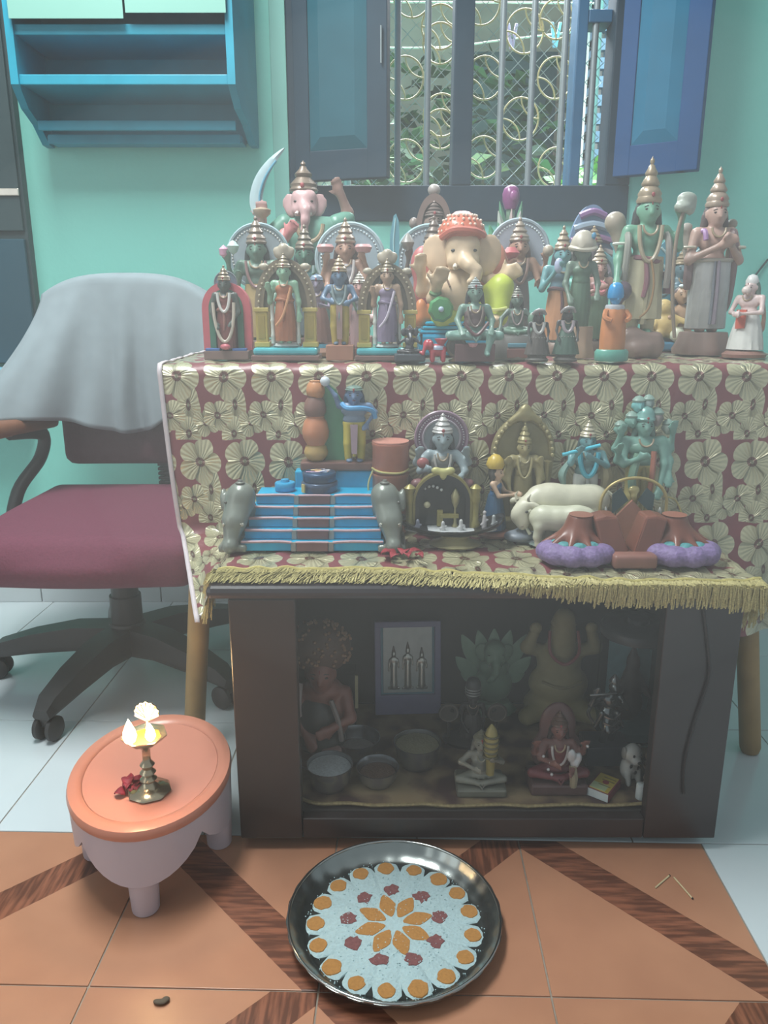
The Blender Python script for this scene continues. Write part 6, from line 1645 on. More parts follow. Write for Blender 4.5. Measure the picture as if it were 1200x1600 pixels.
# -- gold relief idol
f = cfig(816, 630, 1.338, 'gold_relief_idol', 'dull gold relief idol with a leafy arch standing against the brocade', vox=0.011)
GG = (150, 138, 92)
f.mesh('base', boxVF((0, 0, 0.05), (0.26, 0.08, 0.05), None, 0.012), GG, smooth=False, metal=0.3)
f.mesh('back_plate', prismVF([(-0.20, 0.1)]+arcpts(0, 0.60, 0.245, 0.30, PI*1.02, -PI*0.02, 22)+[(0.20, 0.1)], 0.03, 0.06), (136, 126, 84), smooth=False, metal=0.3)
f.mesh('arch_rim', tubeVF([(0.225*math.cos(PI-PI*i/24), 0.03, 0.60+0.28*math.sin(PI-PI*i/24)) for i in range(25)], 0.028, 8), GG, metal=0.3)
f.beads('arch_studs', [(0.225*math.cos(PI*i/18), 0.0, 0.60+0.28*math.sin(PI*i/18)) for i in range(19)], 0.018, (172, 160, 112), metal=0.3)
f.org('crest', [('e', (0, 0.0, 0.92), (0.06, 0.04, 0.07)), ('c', (-0.05, 0, 0.90), (-0.11, 0, 0.86), 0.035, 0.025), ('c', (0.05, 0, 0.90), (0.11, 0, 0.86), 0.035, 0.025), ('c', (0, 0, 0.95), (0, 0, 0.985), 0.02, 0.01)], GG, 0.02, metal=0.3)
standing(f, (156, 144, 98), 0.10, 0.62, 0, -0.02, arms=[(-1, (-0.15, -0.03, 0.42), (-0.13, -0.06, 0.54)), (1, (0.15, -0.03, 0.42), (0.13, -0.06, 0.54)), (-1, (-0.12, -0.05, 0.40), (-0.10, -0.1, 0.30)), (1, (0.12, -0.05, 0.40), (0.10, -0.1, 0.30))], hr=0.055, lower=(144, 132, 88), chest=(140, 128, 84), crown_h=0.17, crown_col=(160, 148, 100), hair_col=None, gar=(168, 156, 108), jewel=(170, 158, 112))
for s_ in (-1, 1):
    f.mesh('side_pillar', latheVF([(0.03, 0.1), (0.035, 0.14), (0.022, 0.17), (0.022, 0.50), (0.035, 0.55), (0, 0.56)], 12, (s_*0.19, 0.01, 0)), GG, metal=0.3)

# -- cow and calf
def bovine(px, top, Y, label, name, col, base=True, calf=False, rz=0.0):
    f = cfig(px, top, Y, name, label, 'figurine', rz, 0.028)
    P_ = [('e', (0.08, 0, 0.64), (0.62, 0.27, 0.29)), ('e', (-0.28, 0, 0.68), (0.34, 0.26, 0.29)), ('e', (0.46, 0, 0.64), (0.30, 0.25, 0.28)),
          ('c', (-0.50, 0.0, 0.74), (-0.72, -0.10, 0.62), 0.17, 0.13), ('e', (-0.80, -0.14, 0.50), (0.16, 0.13, 0.20), (0, R(35), 0)), ('e', (-0.76, -0.18, 0.34), (0.10, 0.10, 0.13), (0, R(20), 0)),
          ('e', (-0.62, -0.30, 0.66), (0.12, 0.04, 0.06), (0, R(20), R(-20))), ('e', (-0.86, 0.06, 0.68), (0.10, 0.04, 0.05), (0, R(-20), 0))]
    for x_, y_ in ((-0.34, -0.15), (-0.30, 0.15), (0.46, -0.15), (0.52, 0.15)):
        P_ += [('c', (x_, y_, 0.45), (x_+0.03, y_, 0.22), 0.12, 0.08), ('c', (x_+0.03, y_, 0.22), (x_, y_, 0.05), 0.075, 0.06), ('e', (x_-0.02, y_, 0.04), (0.085, 0.07, 0.045))]
    f.org('body', P_, col, 0.09, 0.03)
    for s_, x_ in ((-1, -0.70), (1, -0.84)):
        f.mesh('horn', tubeVF([(x_, -0.12+s_*0.08, 0.70), (x_-0.02, -0.12+s_*0.14, 0.78), (x_+0.02, -0.12+s_*0.13, 0.84)], [0.03, 0.022, 0.008], 7), (170, 164, 140))
    f.mesh('eye', ballVF((-0.74, -0.28, 0.55), (0.03, 0.02, 0.024), 8, 6), (60, 56, 50))
    f.mesh('nostril', ballVF((-0.80, -0.26, 0.30), (0.02, 0.02, 0.016), 8, 6), (130, 110, 100))
    f.tube('tail', [(0.70, 0, 0.80), (0.84, -0.04, 0.66), (0.82, -0.06, 0.40), (0.72, -0.06, 0.22)], [0.04, 0.035, 0.03, 0.045], col)
    return f
f = bovine(882, 751, 1.285, 'cream clay cow bending her head over her calf', 'clay_cow', (206, 202, 176), rz=R(6))
f.mesh('base', latheVF([(0.95, 0.0), (0.98, 0.02), (0.92, 0.05), (0, 0.05)], 28, (-0.02, 0, 0), 1, 0.36), (128, 138, 144))
f.org('rock', [('e', (-0.80, -0.10, 0.09), (0.26, 0.2, 0.10)), ('e', (-0.72, -0.06, 0.15), (0.12, 0.12, 0.10))], (120, 130, 142), 0.05)
c2 = bovine(880, 786, 1.235, 'small cream calf standing under the cow', 'clay_calf', (198, 198, 172), rz=PI-R(14))
c2.mesh('base', latheVF([(0.7, 0), (0.74, 0.02), (0.7, 0.04), (0, 0.04)], 22, (0, 0, 0), 1, 0.42), (110, 128, 120))

# -- flute player
f = cfig(914, 646, 1.330, 'flute_player_doll', 'turquoise flute player doll in a white dhoti behind the cow', vox=0.012)
f.lathe('base', [(0.16, 0), (0.17, 0.04), (0.14, 0.08), (0, 0.08)], (140, 130, 110), 20)
standing(f, (96, 150, 156), 0.08, 0.76, 0, 0, arms=[(-1, (-0.15, -0.07, 0.60), (-0.11, -0.14, 0.70)), (1, (0.15, -0.07, 0.58), (0.0, -0.16, 0.66))], hr=0.068, lower=(196, 198, 192), split=True, chest=(92, 128, 128), crown_h=0.14, crown_col=(186, 178, 152), hair_col=(60, 80, 84), gar=(60, 176, 200), garr=0.02, wide=1.15)
f.mesh('flute', tubeVF([(-0.24, -0.15, 0.685), (0.06, -0.16, 0.765)], 0.015, 8), (64, 190, 214))
f.tube('shawl', [(0.13, 0.02, 0.64), (0.17, -0.02, 0.48), (0.14, -0.02, 0.34)], [0.03, 0.05, 0.02], (176, 160, 116))
f.tube('shawl', [(-0.13, 0.02, 0.60), (-0.20, -0.02, 0.50), (-0.18, -0.02, 0.40)], [0.02, 0.035, 0.02], (120, 156, 146))

# -- many-headed teal deity
f = cfig(1000, 619, 1.328, 'many_headed_deity', 'pale teal deity with several heads and arms and a yellow dhoti', vox=0.012)
f.lathe('base', [(0.17, 0), (0.18, 0.04), (0.15, 0.08), (0, 0.08)], (130, 120, 100), 20)
TL = (112, 160, 146)
standing(f, TL, 0.08, 0.78, 0, 0, arms=[(-1, (-0.20, 0.0, 0.62), (-0.18, -0.05, 0.74)), (1, (0.20, 0.0, 0.62), (0.19, -0.05, 0.76)), (-1, (-0.19, -0.04, 0.54), (-0.20, -0.10, 0.62)), (1, (0.19, -0.04, 0.54), (0.17, -0.1, 0.44)), (-1, (-0.15, -0.07, 0.52), (-0.07, -0.16, 0.58)), (1, (0.14, -0.07, 0.52), (0.09, -0.15, 0.36))], hr=0.068, lower=(188, 174, 100), split=True, crown_h=0.12, crown_col=(120, 176, 168), crown_kind='dome', hair_col=(96, 132, 120), chest=(106, 152, 134), wide=1.2)
for i, (x_, z_, r_, c_) in enumerate([(-0.09, 0.82, 0.05, TL), (0.085, 0.84, 0.055, (140, 130, 126)), (-0.17, 0.76, 0.045, TL), (0.175, 0.77, 0.045, (150, 168, 156)), (0.02, 0.945, 0.045, (128, 150, 146)), (-0.05, 0.93, 0.05, (110, 184, 184))]):
    h_ = f.org('side_head', head_prims((x_, 0.02, z_), r_), c_, 0.015)
    f.lathe('side_crown', [(r_*0.9, z_+r_*0.55), (r_*0.95, z_+r_*0.8), (r_*0.5, z_+r_*1.3), (0, z_+r_*1.5)], (126, 156, 144), 14, (x_, 0.02, 0), parent=h_)
f.tube('red_stole', [(0.05, -0.1, 0.62), (0.04, -0.13, 0.45), (0.03, -0.12, 0.25)], 0.02, (164, 96, 76))
f.tube('green_stole', [(-0.06, -0.1, 0.60), (-0.10, -0.13, 0.45), (-0.09, -0.12, 0.36)], 0.03, (110, 148, 124))

# -- golden wire hoop with a little gable
t = thing('wire_hoop_shrine', 'golden wire arch with a small pink gable behind the clay stumps', 'ornament', (onY(989, 800, 1.262).x, 1.262, ZCC))
hp = [(0.056*math.cos(PI-PI*i/24), 0, 0.062+0.030*0+0.050*math.sin(PI-PI*i/24)**0.8) for i in range(25)]
hp = [(-0.058, 0, 0)]+hp+[(0.058, 0, 0)]
mesh_obj('wire_hoop', *tubeVF(hp, 0.0028, 8), paint((186, 166, 110), 0.35, 0.4), t)
mesh_obj('gable', *prismVF([(-0.038, 0.0), (0.038, 0.0), (0.038, 0.030), (0.0, 0.072), (-0.038, 0.030)], 0.006, 0.012), paint((176, 120, 100), 0.5), t, smooth=False)
for s_ in (-1, 1):
    mesh_obj('dark_pane', *prismVF([(s_*0.008, 0.072), (s_*0.034, 0.048), (s_*0.036, 0.082), (s_*0.022, 0.094)], 0.004, 0.006), paint((58, 84, 88), 0.3), t, smooth=False)
    mesh_obj('silver_pin', *latheVF([(0.002, 0.0), (0.0025, 0.05), (0.004, 0.054), (0.002, 0.06), (0, 0.062)], 8, (s_*0.046, 0.002, 0)), paint((196, 196, 190), 0.25, 0.6), t)
mesh_obj('gold_boss', *blend([('e', (0, 0.004, 0.090), (0.010, 0.005, 0.008)), ('e', (0, 0.003, 0.080), (0.006, 0.005, 0.008))], 0.002, 0.003), paint((190, 176, 120), 0.3, 0.5), t)
mesh_obj('gold_wire', *tubeVF(smoothpts([(0.05, 0, 0.08), (0.075, 0.01, 0.07), (0.085, 0.0, 0.04), (0.07, -0.01, 0.02)], 5), 0.0015, 6), paint((176, 160, 100), 0.3, 0.5), t)

# -- brown tree stumps over purple coral beds
t = thing('stump_model', 'pair of brown clay tree stumps on purple and teal coral beds with a ravine between', 'model', (onY(978, 860, 1.17).x, 1.165, ZCC))
M_ST = paint((124, 74, 60), 0.32, var=0.2, scale=30); M_CO = paint((132, 112, 158), 0.6, var=0.3, scale=160, bump=1.0); M_CT = paint((76, 146, 150), 0.6, var=0.25, scale=160, bump=1.0)
for s_ in (-1, 1):
    cx = s_*0.083
    P_ = []
    for k in range(9):
        a = PI*(0.10+1.75*k/8)+(0 if s_ < 0 else PI*0.15)
        P_.append(('e', (cx+0.042*math.cos(a), -0.006+0.030*math.sin(a), 0.016), (0.021, 0.020, 0.017)))
    V, F = blend(P_, 0.0028, 0.008)
    co = mesh_obj('coral_bed', V, F, M_CO, t)
    V, F = blend([('e', (cx-s_*0.0+0.030*math.cos(a), -0.004+0.022*math.sin(a), 0.026), (0.013, 0.012, 0.010)) for a in [PI*(0.25+1.5*k/6) for k in range(7)]], 0.0026, 0.005)
    mesh_obj('teal_coral', V, F, M_CT, co)
    P_ = [('c', (cx, 0.008, 0.02), (cx+s_*0.004-s_*0.012, 0.012, 0.060), 0.030, 0.021)]
    for k in range(6):
        a = PI*(0.95+1.1*k/5)
        P_.append(('c', (cx-s_*0.004, 0.008, 0.050), (cx+0.050*math.cos(a), 0.002+0.036*math.sin(a), 0.026), 0.012, 0.004))
    V, F = blend(P_, 0.0026, 0.007, cut=[('b', (cx, 0, 0.090), (0.05, 0.05, 0.018), 0.0)])
    sm = mesh_obj('stump', V, F, M_ST, t)
    mesh_obj('stump_top', *latheVF([(0.0, 0.0), (0.018, 0.0), (0.019, 0.0012), (0, 0.0016)], 20, (cx-s_*0.009, 0.011, 0.0712)), paint((150, 96, 80), 0.35), sm)
    ol_ = [(s_*0.058, 0.0700), (s_*0.040, 0.0750), (s_*0.022, 0.0740), (s_*0.004, 0.020), (s_*0.006, 0.004), (s_*0.040, 0.004)]
    if s_ < 0: ol_ = ol_[::-1]
    V, F = prismVF(ol_, -0.022, 0.030)
    V = [(x, y+(0.012 if z > 0.05 and y < 0 else 0.0), z) for x, y, z in V]
    rw = mesh_obj('ravine_wall', V, F, M_ST, t, smooth=False)
    bv = rw.modifiers.new('bevel', 'BEVEL'); bv.width = 0.004; bv.segments = 2
mesh_obj('front_block', *boxVF((0, -0.034, 0.011), (0.034, 0.014, 0.011), bev=0.005), paint((140, 96, 86), 0.4), t)
mesh_obj('ravine_floor', *boxVF((0, 0.004, 0.008), (0.030, 0.030, 0.008), bev=0.003), M_ST, t)

# -- red petals
t = thing('red_flower', 'fallen dark red flower with loose petals on the cloth before the stairs', 'flower', (onZ(628, 873, ZCC).x, onZ(628, 873, ZCC).y, ZCC))
M_PET = paint((146, 34, 48), 0.6, var=0.2, scale=80)
for k, (x, y, a, L_, w) in enumerate([(-0.010, 0.004, 2.6, 0.022, 0.010), (0.0, 0.006, 1.3, 0.020, 0.010), (0.010, 0.006, 0.4, 0.024, 0.008), (-0.006, -0.004, 4.0, 0.018, 0.009), (0.006, -0.002, 5.0, 0.015, 0.008), (-0.016, 0.0, 3.3, 0.018, 0.008), (0.022, -0.012, 5.4, 0.016, 0.007)]):
    V, F = [], []
    for i in range(7):
        q = i/6; ww = w*math.sin(PI*(0.08+0.86*q)); h = 0.003+0.010*q*(1-q)*2+0.002*k*0.4
        for s_ in (-1, 0, 1):
            V.append((x+L_*q*math.cos(a)-s_*ww*math.sin(a), y+L_*q*math.sin(a)+s_*ww*math.cos(a), h+0.003*abs(s_)))
    for i in range(6):
        for s_ in (0, 1): F.append([3*i+s_, 3*i+s_+1, 3*i+4+s_, 3*i+3+s_])
    o = mesh_obj('petal', V, F, M_PET, t); o.modifiers.new('t', 'SOLIDIFY').thickness = 0.001

# ================================================================== INSIDE THE CABINET
ZI = 0.0585
def mat_cloth():
    m, nt, b = newmat('brown_gold_mat')
    tc = nt.nodes.new('ShaderNodeTexCoord')
    vo = nt.nodes.new('ShaderNodeTexVoronoi'); vo.inputs['Scale'].default_value = 26; vo.feature = 'SMOOTH_F1'
    nz = nt.nodes.new('ShaderNodeTexNoise'); nz.inputs['Scale'].default_value = 22; nz.inputs['Detail'].default_value = 3
    ad = nt.nodes.new('ShaderNodeMath'); ad.operation = 'MULTIPLY'
    rp = nt.nodes.new('ShaderNodeValToRGB'); rp.color_ramp.elements[0].position = 0.12; rp.color_ramp.elements[1].position = 0.30
    rp.color_ramp.elements[0].color = rgb((74, 52, 50)); rp.color_ramp.elements[1].color = rgb((140, 122, 94))
    for n_ in (vo, nz): nt.links.new(tc.outputs['Object'], n_.inputs['Vector'])
    nt.links.new(vo.outputs['Distance'], ad.inputs[0]); nt.links.new(nz.outputs['Fac'], ad.inputs[1]); nt.links.new(ad.outputs[0], rp.inputs[0])
    nt.links.new(rp.outputs[0], b.inputs['Base Color']); setp(b, Roughness=0.7)
    return m
mt = thing('shelf_mat', 'brown and gold patterned mat lining the cabinet floor', 'mat', (0.144, 1.25, ZI))
ol = []
hw, yb, yf = 0.345, 0.180, -0.150
ol = [(-hw, yb), (-hw, -0.02)]
for i in range(11):
    t_ = i/10; ol.append((-hw+0.10*t_**1.3, -0.02+(yf+0.02)*math.sin(t_*PI/2)))
for i in range(1, 15): ol.append((-hw+0.10+(2*hw-0.10)*i/14, yf-0.004*math.sin(PI*i/14)+0.003*math.sin(i*2.1)))
ol.append((hw, yb))
mesh_obj('mat_sheet', *prismVF(ol, 0.0005, 0.0045, 'z'), mat_cloth(), mt, smooth=False)
mesh_obj('gold_edging', *tubeVF([(x, y, 0.005) for x, y in ol[1:-1]], 0.003, 6), paint((150, 134, 96), 0.5, 0.2, var=0.4, scale=200), mt)
ZM = ZI+0.0050
def ifig(px, top, Y, name, label, cat='figurine', rz=0.0, vox=0.015): return fig(px, top, Y, name, label, cat, rz, vox, ZM)

# -- steel bowls
def bowl(px, py, Y, r, h, label, fill, fcol, inner=None):
    t = thing('steel_bowl', label, 'bowl', (onY(px, py, Y).x, Y, ZM), group='steel bowls in the cabinet')
    o_ = [(r*0.62, 0), (r*0.70, 0.001), (r*0.88, h*0.35), (r*0.96, h*0.8), (r*1.02, h), (r*1.03, h+0.001), (r*0.99, h+0.0012), (r*0.93, h*0.8), (r*0.85, h*0.36), (r*0.66, 0.003), (0, 0.003)]
    mesh_obj('bowl_wall', *latheVF(o_, 36), paint((168, 172, 176), 0.22, 0.9, var=0.06), t)
    fr = r*(0.66+0.30*min(1, fill*1.15))
    mesh_obj('contents', *latheVF([(fr*0.98, h*fill-0.002), (fr*0.97, h*fill), (fr*0.6, h*fill+0.002), (0, h*fill+0.003)], 30), paint(fcol, 0.85, var=0.2, scale=300, bump=0.6), t)
    return t
bowl(515, 1198, 1.150, 0.039, 0.042, 'steel bowl heaped with white powder', 0.86, (196, 204, 206))
bowl(590, 1197, 1.160, 0.036, 0.030, 'shallow steel bowl of brown grain beside the white powder', 0.62, (112, 88, 74))
bowl(558, 1150, 1.240, 0.041, 0.038, 'steel bowl catching blue light with a little grey meal', 0.42, (150, 148, 146))
bowl(652, 1165, 1.215, 0.041, 0.044, 'steel bowl filled with yellow-grey lentil meal', 0.88, (142, 138, 112))

# -- framed silver relief of three figures
ang = R(-9)
t = thing('picture_frame', 'lilac-blue framed silver relief of three standing figures leaning in the cabinet', 'frame', (onY(638, 1060, 1.385).x, 1.392, ZM)); t.rotation_euler = (ang, 0, R(3))
fw, fh = 0.066, 0.190
M_FRM = paint((124, 122, 158), 0.4, var=0.08); M_FRB = paint((92, 140, 158), 0.4)
for nm, c_, h_ in (('frame_rail', (0, 0, 0.020), (fw, 0.007, 0.020)), ('frame_rail', (0, 0, fh-0.006), (fw, 0.007, 0.006)), ('frame_stile', (-fw+0.006, 0, fh/2+0.014), (0.006, 0.0068, fh/2-0.022)), ('frame_stile', (fw-0.006, 0, fh/2+0.014), (0.006, 0.0068, fh/2-0.022))):
    mesh_obj(nm, *boxVF(c_, h_, bev=0.0015), M_FRM, t, smooth=False)
mesh_obj('picture_board', *boxVF((0, 0.003, fh/2+0.015), (fw-0.010, 0.003, fh/2-0.018), bev=0.0), M_FRB, t, smooth=False)
mesh_obj('silver_sheet', *boxVF((0, -0.001, fh/2+0.016), (fw-0.017, 0.0012, fh/2-0.028), bev=0.0005), paint((172, 180, 178), 0.35, 0.35, var=0.1), t, smooth=False)
for x, h_ in ((-0.028, 0.086), (0.0, 0.094), (0.028, 0.082)):
    z0_ = 0.054
    V, F = blend([('c', (x, -0.002, z0_+0.004), (x, -0.002, z0_+h_*0.55), 0.0075, 0.006), ('e', (x, -0.003, z0_+h_*0.66), (0.0085, 0.004, 0.009)), ('e', (x, -0.004, z0_+h_*0.80), (0.0048, 0.004, 0.0055)), ('c', (x, -0.003, z0_+h_*0.86), (x, -0.003, z0_+h_), 0.004, 0.001), ('c', (x-0.008, -0.003, z0_+h_*0.68), (x-0.010, -0.004, z0_+h_*0.42), 0.0022, 0.002), ('c', (x+0.008, -0.003, z0_+h_*0.68), (x+0.010, -0.004, z0_+h_*0.50), 0.0022, 0.002), ('b', (x, -0.002, z0_), (0.011, 0.002, 0.002), 0.001)], 0.0016, 0.002)
    mesh_obj('relief_figure', V, F, paint((190, 190, 180), 0.25, 0.7), t)
    mesh_obj('relief_head', *latheVF([(0.0032, 0), (0.003, 0.003), (0.001, 0.012), (0, 0.0125)], 10, (x, -0.0045, z0_+h_*0.86)), paint((112, 98, 90), 0.4, 0.3), t)
mesh_obj('prop_leg', *boxVF((0, 0.012, 0.09), (0.012, 0.0015, 0.075), rot=(R(4), 0, 0)), M_FRM, t, smooth=False)

# -- bearded doll with a great beaded bun of brown hair
f = ifig(508, 968, 1.250, 'beaded_hair_doll', 'dark doll with a huge beaded brown head of hair and white cloth', vox=0.014)
f.lathe('base', [(0.24, 0), (0.25, 0.03), (0.2, 0.06), (0, 0.06)], (110, 76, 64), 22)
f.org('hair', [('e', (-0.03, 0.02, 0.80), (0.21, 0.17, 0.19))], (92, 64, 50), 0.02, rough=0.6)
rn = random.Random(4)
hb_ = []
for k in range(110):
    u_, v_ = rn.uniform(PI*0.98, PI*2.02), rn.uniform(-0.5, 1.4)
    hb_.append((-0.03+0.215*math.cos(u_)*math.cos(v_), 0.02+0.175*math.sin(u_)*math.cos(v_), 0.80+0.195*math.sin(v_)))
f.beads('hair_beads', hb_, 0.012, (150, 110, 76))
f.org('body', [('e', (0, 0, 0.30), (0.17, 0.13, 0.22)), ('e', (-0.02, -0.02, 0.50), (0.14, 0.11, 0.10))]+head_prims((-0.02, -0.07, 0.64), 0.105)+arm_prims((0.14, -0.02, 0.48), (0.18, -0.12, 0.34), (0.06, -0.18, 0.30), 0.04)+arm_prims((-0.15, -0.02, 0.48), (-0.19, -0.10, 0.34), (-0.12, -0.16, 0.24), 0.04), (140, 88, 76), 0.03)
f.org('dark_robe', [('e', (-0.05, -0.05, 0.28), (0.16, 0.13, 0.20)), ('e', (-0.05, -0.03, 0.14), (0.19, 0.15, 0.09))], (56, 60, 58), 0.04)
f.tube('white_stole', [(-0.17, -0.05, 0.56), (-0.19, -0.12, 0.44), (-0.18, -0.14, 0.36)], [0.03, 0.045, 0.04], (168, 156, 154))
f.tube('neck_cord', [(0.05, -0.14, 0.48), (0.10, -0.17, 0.34), (0.12, -0.17, 0.20)], 0.018, (130, 120, 116))
f.mesh('pink_foot', boxVF((0.05, -0.15, 0.10), (0.07, 0.04, 0.04), None, 0.02), (160, 124, 118))
face(f, (-0.02, -0.07, 0.64), 0.105)

# -- clear plastic box with a white strip on its edge
t = thing('clear_box', 'small clear plastic box with a pale striped edge beside the beaded doll', 'box', (onY(531, 1080, 1.335).x, 1.345, ZM))
GLS = glassmat('clear_plastic', (214, 220, 222), 0.05)
for c_, h_ in (((0, -0.022, 0.06), (0.030, 0.001, 0.06)), ((-0.0295, 0, 0.06), (0.001, 0.0208, 0.06)), ((0.0295, 0, 0.06), (0.001, 0.0208, 0.06)), ((0, 0.022, 0.06), (0.030, 0.001, 0.06))):
    mesh_obj('box_pane', *boxVF(c_, h_), GLS, t, smooth=False)
mesh_obj('edge_strip', *boxVF((0.0325, -0.022, 0.085), (0.0028, 0.0024, 0.034)), paint((196, 188, 150), 0.4), t, smooth=False)
mesh_obj('red_doll', *blend([('e', (0, 0, 0.035), (0.018, 0.014, 0.030)), ('e', (0, -0.002, 0.074), (0.012, 0.011, 0.013))], 0.004, 0.01), paint((132, 78, 74), 0.5), t)

# -- green leaf-shaped elephant deity
f = ifig(770, 984, 1.400, 'leaf_deity', 'translucent pale green elephant-headed deity carved like a leaf', vox=0.013)
GN = (112, 150, 122)
f.lathe('base', [(0.26, 0), (0.28, 0.04), (0.20, 0.14), (0, 0.15)], GN, 24, sy=0.6)
f.org('body', [('e', (0, 0, 0.34), (0.22, 0.13, 0.22)), ('e', (0, -0.02, 0.56), (0.17, 0.11, 0.13))], (104, 144, 116), 0.04)
elephant_head(f, (0, -0.05, 0.74), 0.13, GN, [(0, -0.5, 0), (0.05, -0.95, -0.6), (0.0, -1.05, -1.3), (-0.3, -1.05, -1.9), (-0.6, -1.0, -2.1)], ear=0.75, tusk=(150, 172, 150), eye=(78, 104, 84))
for k, (ax_, bx_, bz_) in enumerate([(-0.12, -0.36, 0.93), (0.12, 0.36, 0.93), (-0.16, -0.42, 0.66), (0.16, 0.42, 0.66), (-0.14, -0.36, 0.46), (0.14, 0.36, 0.46), (0, 0.0, 1.0), (-0.05, -0.18, 0.98), (0.05, 0.18, 0.98)]):
    f.mesh('leaf_blade', leafVF((ax_, 0.04, 0.48 if bz_ > 0.8 else 0.40), (bx_, 0.03, bz_), 0.085), (118, 158, 130), rough=0.4)

# -- yellow statue with a long trunk and red cord
f = ifig(872, 945, 1.375, 'yellow_statue', 'matt yellow pot-bellied statue with a tall head and a red cord', vox=0.013)
YC = (150, 138, 92)
f.org('body', [('e', (0, 0, 0.14), (0.27, 0.20, 0.13)), ('c', (-0.12, -0.05, 0.12), (-0.27, -0.16, 0.10), 0.10, 0.07), ('c', (0.12, -0.05, 0.12), (0.27, -0.16, 0.10), 0.10, 0.07), ('e', (0, -0.02, 0.33), (0.24, 0.17, 0.18)), ('e', (0, 0, 0.52), (0.18, 0.13, 0.14)),
      ('c', (-0.14, 0, 0.60), (-0.27, -0.05, 0.66), 0.06, 0.05), ('c', (-0.27, -0.05, 0.66), (-0.22, -0.08, 0.82), 0.05, 0.04), ('c', (0.14, 0, 0.60), (0.27, -0.05, 0.66), 0.06, 0.05), ('c', (0.27, -0.05, 0.66), (0.22, -0.08, 0.82), 0.05, 0.04),
      ('c', (0, -0.05, 0.66), (0, -0.09, 0.92), 0.12, 0.085)], YC, 0.04, rough=0.6)
f.lathe('tall_cap', [(0.085, 0.84), (0.10, 0.87), (0.08, 0.93), (0.05, 0.98), (0, 1.0)], (158, 146, 100), 18, (0, -0.07, 0))
f.tube('red_cord', [(-0.11, -0.10, 0.82), (-0.11, -0.17, 0.66), (0.0, -0.20, 0.58), (0.11, -0.17, 0.66), (0.11, -0.10, 0.82)], 0.013, (150, 60, 64))
f.tube('belly_fold', [(-0.16, -0.14, 0.40), (0, -0.195, 0.37), (0.16, -0.14, 0.40)], 0.012, (136, 124, 82))
for s_ in (-1, 1): f.org('hand', [('e', (s_*0.22, -0.09, 0.84), (0.05, 0.035, 0.05))], YC, 0.01)

# -- glass jar with a dark lid and reddish idol
t = thing('glass_jar', 'clear glass jar with a dark lid and a reddish idol inside', 'jar', (onY(990, 1060, 1.325).x, 1.325, ZM))
JR, JH = 0.066, 0.235
mesh_obj('jar_glass', *latheVF([(JR*0.9, 0.001), (JR, 0.006), (JR, JH*0.86), (JR*0.985, JH*0.86), (JR*0.985, 0.008), (0, 0.0075)], 40), glassmat('jar_glass', (206, 226, 228), 0.04), t)
mesh_obj('jar_base', *latheVF([(JR*0.86, 0.0085), (JR*0.86, 0.022), (JR*0.8, 0.026), (0, 0.026)], 32), paint((110, 134, 136), 0.4), t)
mesh_obj('lid', *latheVF([(JR*1.02, JH*0.865), (JR*1.03, JH*0.93), (JR*0.95, JH*0.955), (JR*0.3, JH*0.96), (JR*0.3, JH*1.0), (0, JH*1.0)], 36), paint((58, 62, 66), 0.35), t)
mesh_obj('reflection_card', *boxVF((0.010, 0.036, 0.108), (0.050, 0.001, 0.082)), paint((178, 204, 208), 0.5), t, smooth=False)  # pale card added to stand for the bright reflection in the glass
V, F = blend([('e', (-0.006, 0, 0.055), (0.026, 0.02, 0.03)), ('c', (-0.004, 0, 0.07), (-0.004, 0.0, 0.12), 0.022, 0.016), ('e', (-0.004, -0.003, 0.142), (0.013, 0.013, 0.016)), ('c', (-0.004, 0, 0.155), (-0.004, 0, 0.175), 0.010, 0.004), ('c', (0.010, -0.004, 0.11), (0.026, -0.016, 0.085), 0.007, 0.006), ('c', (-0.018, -0.004, 0.11), (-0.034, -0.016, 0.085), 0.007, 0.006)], 0.003, 0.008)
mesh_obj('idol', V, F, paint((112, 76, 72), 0.5), t)

# -- silver flute dancer on a dark block
f = ifig(946, 1052, 1.235, 'silver_dancer', 'glossy dark silver dancing figure on a slate block before the jar', vox=0.013)
block(f, 'block', 0.46, 0.34, 0.22, (62, 66, 74), bev=0.01, rough=0.3)
SV = (120, 126, 126)
f.org('body', [('c', (0.06, 0, 0.22), (0.08, -0.03, 0.40), 0.04, 0.05), ('c', (0.08, -0.03, 0.40), (0.02, 0, 0.54), 0.055, 0.07), ('c', (-0.04, -0.05, 0.24), (0.0, -0.08, 0.38), 0.035, 0.05), ('c', (0.0, -0.08, 0.38), (0.0, 0, 0.53), 0.05, 0.06), ('e', (0.01, 0, 0.56), (0.085, 0.06, 0.06)), ('e', (0.03, 0, 0.68), (0.09, 0.06, 0.09)), ('c', (0.04, 0, 0.76), (0.05, 0, 0.80), 0.03, 0.03)]
      + head_prims((0.06, -0.01, 0.845), 0.06)+arm_prims((-0.06, 0, 0.73), (-0.19, -0.05, 0.66), (-0.15, -0.08, 0.80), 0.03)+arm_prims((0.13, 0, 0.73), (0.20, -0.05, 0.62), (0.08, -0.1, 0.70), 0.03), SV, 0.025, metal=0.8, rough=0.22)
f.lathe('crown', [(0.055, 0.89), (0.06, 0.91), (0.03, 0.96), (0, 1.0)], SV, 14, (0.06, 0, 0), metal=0.8, rough=0.22)
f.mesh('flute', tubeVF([(-0.22, -0.1, 0.80), (0.06, -0.10, 0.82)], 0.014, 8), (150, 154, 152), metal=0.8, rough=0.2)
for z_ in (0.36, 0.44, 0.52): f.tube('drapery_fold', [(-0.05, -0.09, z_+0.03), (0.05, -0.10, z_), (0.13, -0.06, z_+0.04)], 0.014, (150, 154, 152), metal=0.8, rough=0.2)
